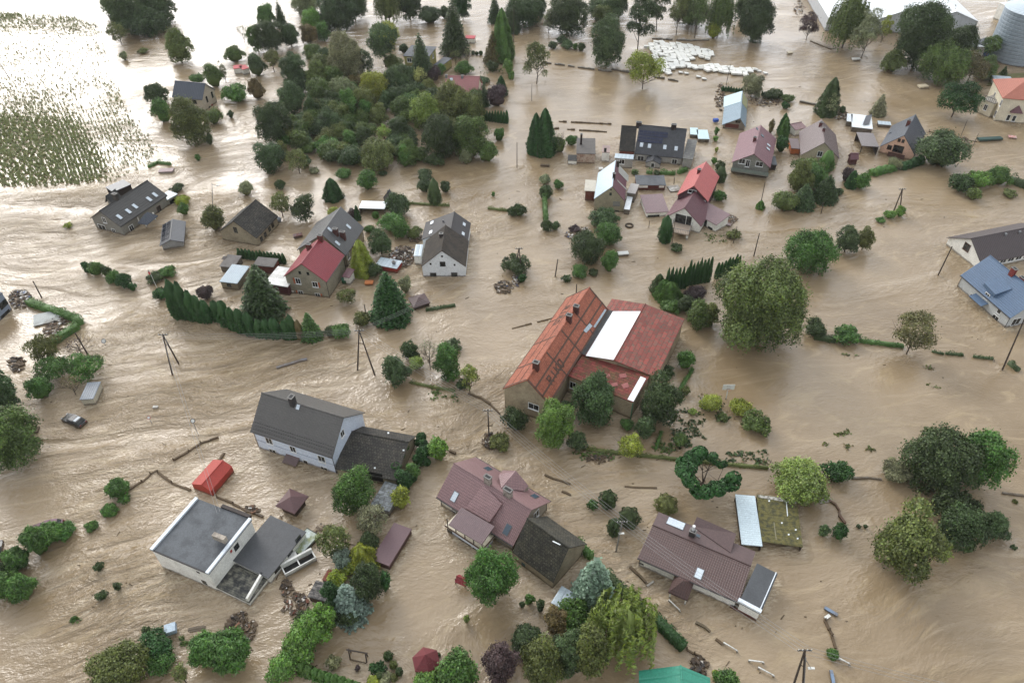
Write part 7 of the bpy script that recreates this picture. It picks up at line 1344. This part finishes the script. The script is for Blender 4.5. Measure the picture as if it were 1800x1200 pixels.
weeds([(T(3,2),480,620,560,660,5),(T(3,2),540,720,590,750,4),(T(3,2),690,735,740,775,4),(T(3,2),380,720,420,740,2),(T(3,1),1100,1500,1200,1530,2),(T(3,2),530,80,640,110,4),(T(3,2),1130,165,1160,205,3)], 7, 'ol', 'little rafts of leaves in the calm water on the right'); weeds([(T(2,1),1370,450,1600,500,14),(T(1,2),1120,340,1420,420,10),(T(1,0),1600,430,1750,520,12),(T(0,3),500,730,560,790,3),(T(0,3),1280,880,1400,960,8)], 8, 'md', 'scattered drowned leaves between the houses')
# ---- flooded crop
def inpx(p, W):
    c = False; j = len(W)-1
    for i in range(len(W)):
        if ((W[i][1] > p[1]) != (W[j][1] > p[1])) and (p[0] < (W[j][0]-W[i][0])*(p[1]-W[i][1])/(W[j][1]-W[i][1])+W[i][0]): c = not c
        j = i
    return c
F_all = [(-60,20),(120,28),(175,45),(195,140),(235,210),(275,262),(262,290),(200,318),(120,327),(-60,330)]; dense = [(-60,188),(60,178),(110,170),(150,240),(185,300),(165,322),(-60,330)]; right = [(150,130),(195,140),(280,262),(262,290),(205,300)]
W0 = [un(p) for p in F_all]; rng = np.random.default_rng(4); r0, r1 = un((100,175)), un((142,295)); dr = (r1-r0).normalized(); pr = V3((-dr.y, dr.x, 0)); Ps = []; sp_ = .85
kmin, kmax = -118, 118; o_ = un((60,200))
for k in range(kmin, kmax):
    s = -170.
    while s < 90:
        s += rng.uniform(.25, .6); q = o_+pr*(k*sp_)+dr*s+pr*(.9*math.sin(s*.035+k*.05))
        if q.y < 20: continue
        p = proj(q)
        if not (-40 < p[0] < 290 and 15 < p[1] < 335) or not inpx(p, F_all): continue
        d = .0; sx_ = rng.normal()*9; p = (p[0]+sx_, p[1]+rng.normal()*7)
        if p[1] < 50: d = .75 if 27 < p[1] < 47 else .15
        elif inpx(p, dense): d = .97 if p[1] > 200+.1*p[0] else .6
        elif inpx(p, right): d = .5
        elif p[1] > 140: d = .42
        else: d = .16
        if (p[0]-163)**2/550+(p[1]-168)**2/300 < 1: d = .02
        if d < .9: d *= .55+.75*(.5+.5*math.sin(q.x*.21+math.sin(q.y*.13)*2)*math.cos(q.y*.17))
        if rng.random() < d: jt = .12 if 95 < p[0] < 215 and p[1] > 185 else .42; Ps.append((q.x+rng.normal()*jt, q.y+rng.normal()*jt, d))
Ps = np.array(Ps); n = len(Ps); parts = []
for j in range(4):
    h = rng.uniform(.35, .85, n)*(.55+.45*Ps[:, 2]); P_ = np.stack([Ps[:, 0]+rng.normal(0, .12, n), Ps[:, 1]+rng.normal(0, .12, n), h*.4], 1); N = rng.normal(size=(n, 3))*[1, 1, .35]; ax = np.cross(N, np.tile([0, 0, 1.], (n, 1))+rng.normal(0, .5, (n, 3)))
    t2 = np.tile([0, 0, 1.], (n, 1))+rng.normal(0, .55, (n, 3)); sd = np.cross(t2, N); sd /= np.linalg.norm(sd, axis=1, keepdims=True); t2 /= np.linalg.norm(t2, axis=1, keepdims=True); L_ = h[:, None]*.5; wd = (.08+.09*(Ps[:, 2] > .9))[:, None]
    parts.append((np.stack([P_-t2*L_-sd*wd, P_-t2*L_+sd*wd, P_+t2*L_+sd*wd*.4, P_+t2*L_-sd*wd*.4], 1).reshape(-1, 3)-np.array(o_), tn(n, rng, .5, .15)))
me = leafmesh('flooded_crop', parts); ob = bpy.data.objects.new('flooded_crop', me); COL.objects.link(ob); ob.location = o_; ob.color = lin((138,146,98)); tag(ob, 'rows of flooded maize standing in bright water at upper left', 'crop', kind='stuff'); print('crop', n)
# grass bank near the silo
q = [un(p, .25) for p in ((1735,150),(1745,130),(1860,128),(1900,140),(1860,150),(1800,146))]; m = MB(); m.prism(q, (0,0,-.6)); gb = m.build('grass_bank', M('grass', (84,104,50), (110,112,70), rough=.95, dirt=.7, ds=2)); gb['kind'] = 'structure'
# ================================================================ WATER
def water_mat():
    t = NT('muddy_flood_water'); geo = t.new('ShaderNodeNewGeometry'); P = geo.outputs['Position']
    # large scale warp of the coordinates (the current bends)
    wn_ = t.new('ShaderNodeTexNoise'); wn_.inputs['Scale'].default_value = .022; wn_.inputs['Detail'].default_value = 2; t.l(P, wn_.inputs['Vector'])
    sub = t.new('ShaderNodeVectorMath', operation='SUBTRACT'); t.l(wn_.outputs['Color'], sub.inputs[0]); sub.inputs[1].default_value = (.5, .5, .5)
    sca = t.new('ShaderNodeVectorMath', operation='MULTIPLY'); t.l(sub.outputs[0], sca.inputs[0]); sca.inputs[1].default_value = (20, 20, 0)
    add = t.new('ShaderNodeVectorMath', operation='ADD'); t.l(P, add.inputs[0]); t.l(sca.outputs[0], add.inputs[1])
    def mapped(sx, sy, rot):
        m = t.new('ShaderNodeMapping'); m.vector_type = 'TEXTURE'; m.inputs['Rotation'].default_value = (0, 0, R(rot)); m.inputs['Scale'].default_value = (sx, sy, 1); t.l(add.outputs[0], m.inputs['Vector']); return m.outputs[0]
    A = mapped(2.0, 1.0, 14)
    # calm pools behind houses and hedges
    f = None
    for (px, rad) in (((760,1010),17),((720,1120),12),((1000,1120),10),((20,590),9),((1620,720),24),((1480,790),16),((1050,170),34),((1240,740),12),((1330,220),22),((1560,270),15),((960,720),8),((600,540),9),((1650,440),10),((380,860),8),((1480,920),9)):
        d = t.new('ShaderNodeVectorMath', operation='DISTANCE'); t.l(P, d.inputs[0]); d.inputs[1].default_value = un(px)
        v = t.mr(d.outputs['Value'], rad*.55, rad*1.5, 0, 1, True); f = v if f is None else t.math('MINIMUM', f, v)
    big = t.mr(t.noise(P, .035, 3, .5), .34, .64, .35, 1., True)
    rough_w = None
    for (px, rad) in (((220,760),26),((520,640),22),((900,790),12),((1000,860),14),((120,480),24),((300,520),22),((220,1010),14),((700,560),16),((830,720),12),((340,400),20),((560,760),12),((80,390),24),((1100,940),8),((1180,1060),8)):
        d = t.new('ShaderNodeVectorMath', operation='DISTANCE'); t.l(P, d.inputs[0]); d.inputs[1].default_value = un(px)
        v = t.mr(d.outputs['Value'], rad*.3, rad*1.2, 1, 0, True); rough_w = v if rough_w is None else t.math('MAXIMUM', rough_w, v)
    turb = t.math('MULTIPLY', f, t.math('MULTIPLY_ADD', rough_w, 1.0, t.math('MULTIPLY', big, .5)))     # 0..1.5
    turb = t.math('MAXIMUM', turb, .11)
    wa = t.new('ShaderNodeAttribute', attribute_name='wake'); wk = t.mr(wa.outputs['Fac'], 0, 1, 0, 1)
    patch = t.mr(t.noise(mapped(2.6, 1, 8), .055, 3, .55, 'FBM', 1.2), .38, .62, .35, 1.35, True)
    turb = t.math('ADD', t.math('MULTIPLY', turb, patch), t.math('MULTIPLY', wk, .75))
    n1 = t.noise(A, .42, 5, .66, 'FBM', .7)
    n2 = t.noise(mapped(1.5, 1, 30), 1.25, 3, .6, 'RIDGED_MULTIFRACTAL', .6)
    n3 = t.noise(mapped(1.6, 1, -12), 2.3, 3, .6)
    n4 = t.noise(A, .09, 3, .5, 'FBM', 2.0)
    h = t.math('MULTIPLY', turb, t.math('ADD', t.math('MULTIPLY', n1, 1.35), t.math('MULTIPLY', n2, .20)))
    h = t.math('ADD', h, t.math('MULTIPLY', n3, t.math('MULTIPLY_ADD', turb, .22, .10)))
    h = t.math('ADD', h, t.math('MULTIPLY', n4, t.math('MULTIPLY', turb, .4)))
    nrm = t.bump(h, .6, 1.0); t.l(nrm, t.b.inputs['Normal'])
    col = t.mix(t.mr(t.noise(add.outputs[0], .045, 4, .6), .3, .7, 0, 1, True), lin((150, 132, 106)), lin((127, 109, 83)))
    col = t.mix(t.mr(t.noise(A, .16, 4, .6, 'FBM', 2.5), .52, .72, 0, .5, True), col, lin((166, 148, 116)))
    st_ = t.mr(t.noise(mapped(9, 1, 12), .34, 5, .62, 'FBM', 1.6), .50, .72, 0, .55, True); col = t.mix(t.math('MULTIPLY', st_, t.mr(turb, .15, .9, .25, 1)), col, lin((186, 170, 144)))
    wf = t.math('MULTIPLY', t.mr(t.noise(mapped(1.8, 1, 15), 1.1, 5, .7, 'FBM', 1.8), .42, .66, 0, 1, True), t.mr(wk, .15, .9, 0, .62, True)); col = t.mix(wf, col, lin((206, 192, 166)))
    foam = t.math('MULTIPLY', t.mr(t.noise(mapped(1.7, 1, 25), .8, 5, .7, 'FBM', 2.2), .60, .74, 0, 1, True), t.mr(turb, .75, 1.4, 0, .55))
    col = t.mix(foam, col, lin((214, 202, 180)))
    t.l(col, t.b.inputs['Base Color']); t.l(t.mr(turb, 0, 1.2, .06, .14), t.b.inputs['Roughness']); t.b.inputs['IOR'].default_value = 1.33; t.b.inputs['Specular IOR Level'].default_value = 1.0
    return t.m
def water_sheet():
    X0, X1, Y0, Y1, st = -255., 300., 15., 425., 1.25; nx, ny = int((X1-X0)/st)+1, int((Y1-Y0)/st)+1; xs = np.linspace(X0, X1, nx); ys = np.linspace(Y0, Y1, ny); gx, gy = np.meshgrid(xs, ys); wk = np.zeros_like(gx)
    for o in scene.objects:
        if o.parent is None and o.name.split('.')[0] in ('frame_pole', 'utility_pole', 'lamp_post', 'road_sign', 'shrub', 'clipped_shrub', 'thuja', 'leafy_tree', 'spruce_tree', 'wispy_tree', 'pine_tree'):
            WK.append((o.location.x, o.location.y, 1.0 if 'pole' in o.name else 1.7, .75))
    fx, fy = -.93, -.37
    for (x, y, r, s) in WK:
        i0, i1 = int((x-16-X0)/st), int((x+6-X0)/st)+1; j0, j1 = int((y-11-Y0)/st), int((y+6-Y0)/st)+1; i0, j0, i1, j1 = max(i0, 0), max(j0, 0), min(i1, nx), min(j1, ny)
        if i0 >= i1 or j0 >= j1: continue
        dx, dy = gx[j0:j1, i0:i1]-x, gy[j0:j1, i0:i1]-y; al = dx*fx+dy*fy; ac = -dx*fy+dy*fx
        v = s*np.where(al > 0, np.exp(-al/5.5)*np.exp(-(ac/(r*.8+.14*al))**2)*.7, np.exp(-(al*al+ac*ac)/(r*r)))
        wk[j0:j1, i0:i1] = np.maximum(wk[j0:j1, i0:i1], v)
    V = np.stack([gx.ravel(), gy.ravel(), np.zeros(nx*ny)], 1); idx = np.arange(nx*ny).reshape(ny, nx); Fq = np.stack([idx[:-1, :-1], idx[:-1, 1:], idx[1:, 1:], idx[1:, :-1]], -1).reshape(-1, 4)
    b = len(V); B = [(-4000,-1500,0),(4000,-1500,0),(4000,6000,0),(-4000,6000,0)]; c = [idx[0,0], idx[0,-1], idx[-1,-1], idx[-1,0]]; F2 = [[b, b+1, c[1], c[0]], [b+1, b+2, c[2], c[1]], [b+2, b+3, c[3], c[2]], [b+3, b, c[0], c[3]]]
    V = np.concatenate([V, np.array(B, dtype=float)]); Fq = np.concatenate([Fq, np.array(F2)]); me = bpy.data.meshes.new('water'); me.vertices.add(len(V)); me.vertices.foreach_set('co', V.ravel()); me.loops.add(len(Fq)*4); me.loops.foreach_set('vertex_index', Fq.ravel().astype(np.int32)); me.polygons.add(len(Fq)); me.polygons.foreach_set('loop_start', np.arange(0, len(Fq)*4, 4, dtype=np.int32)); me.update(calc_edges=True)
    at = me.attributes.new('wake', 'FLOAT', 'POINT'); at.data.foreach_set('value', np.concatenate([wk.ravel(), np.zeros(4)]).astype(np.float32)); me.materials.append(water_mat()); o = bpy.data.objects.new('water', me); COL.objects.link(o); o['kind'] = 'structure'
water_sheet()

# ================================================================ AIR
m = MB(); m.box((-900, -60, -1.5), (1800, 0, 0), (0, 1500, 0), (0, 0, 96)); hz_ = NT('air_haze'); hz_.n.remove(hz_.b); pv = hz_.new('ShaderNodeVolumePrincipled'); pv.inputs['Color'].default_value = (.93, .96, 1, 1); pv.inputs['Density'].default_value = .00008; pv.inputs['Anisotropy'].default_value = .2
hz_.l(pv.outputs[0], hz_.n['Material Output'].inputs['Volume']); o = m.build('haze', hz_.m); o['kind'] = 'stuff'; o['label'] = 'thin pale haze in the air over the flooded village'; o['category'] = 'haze'
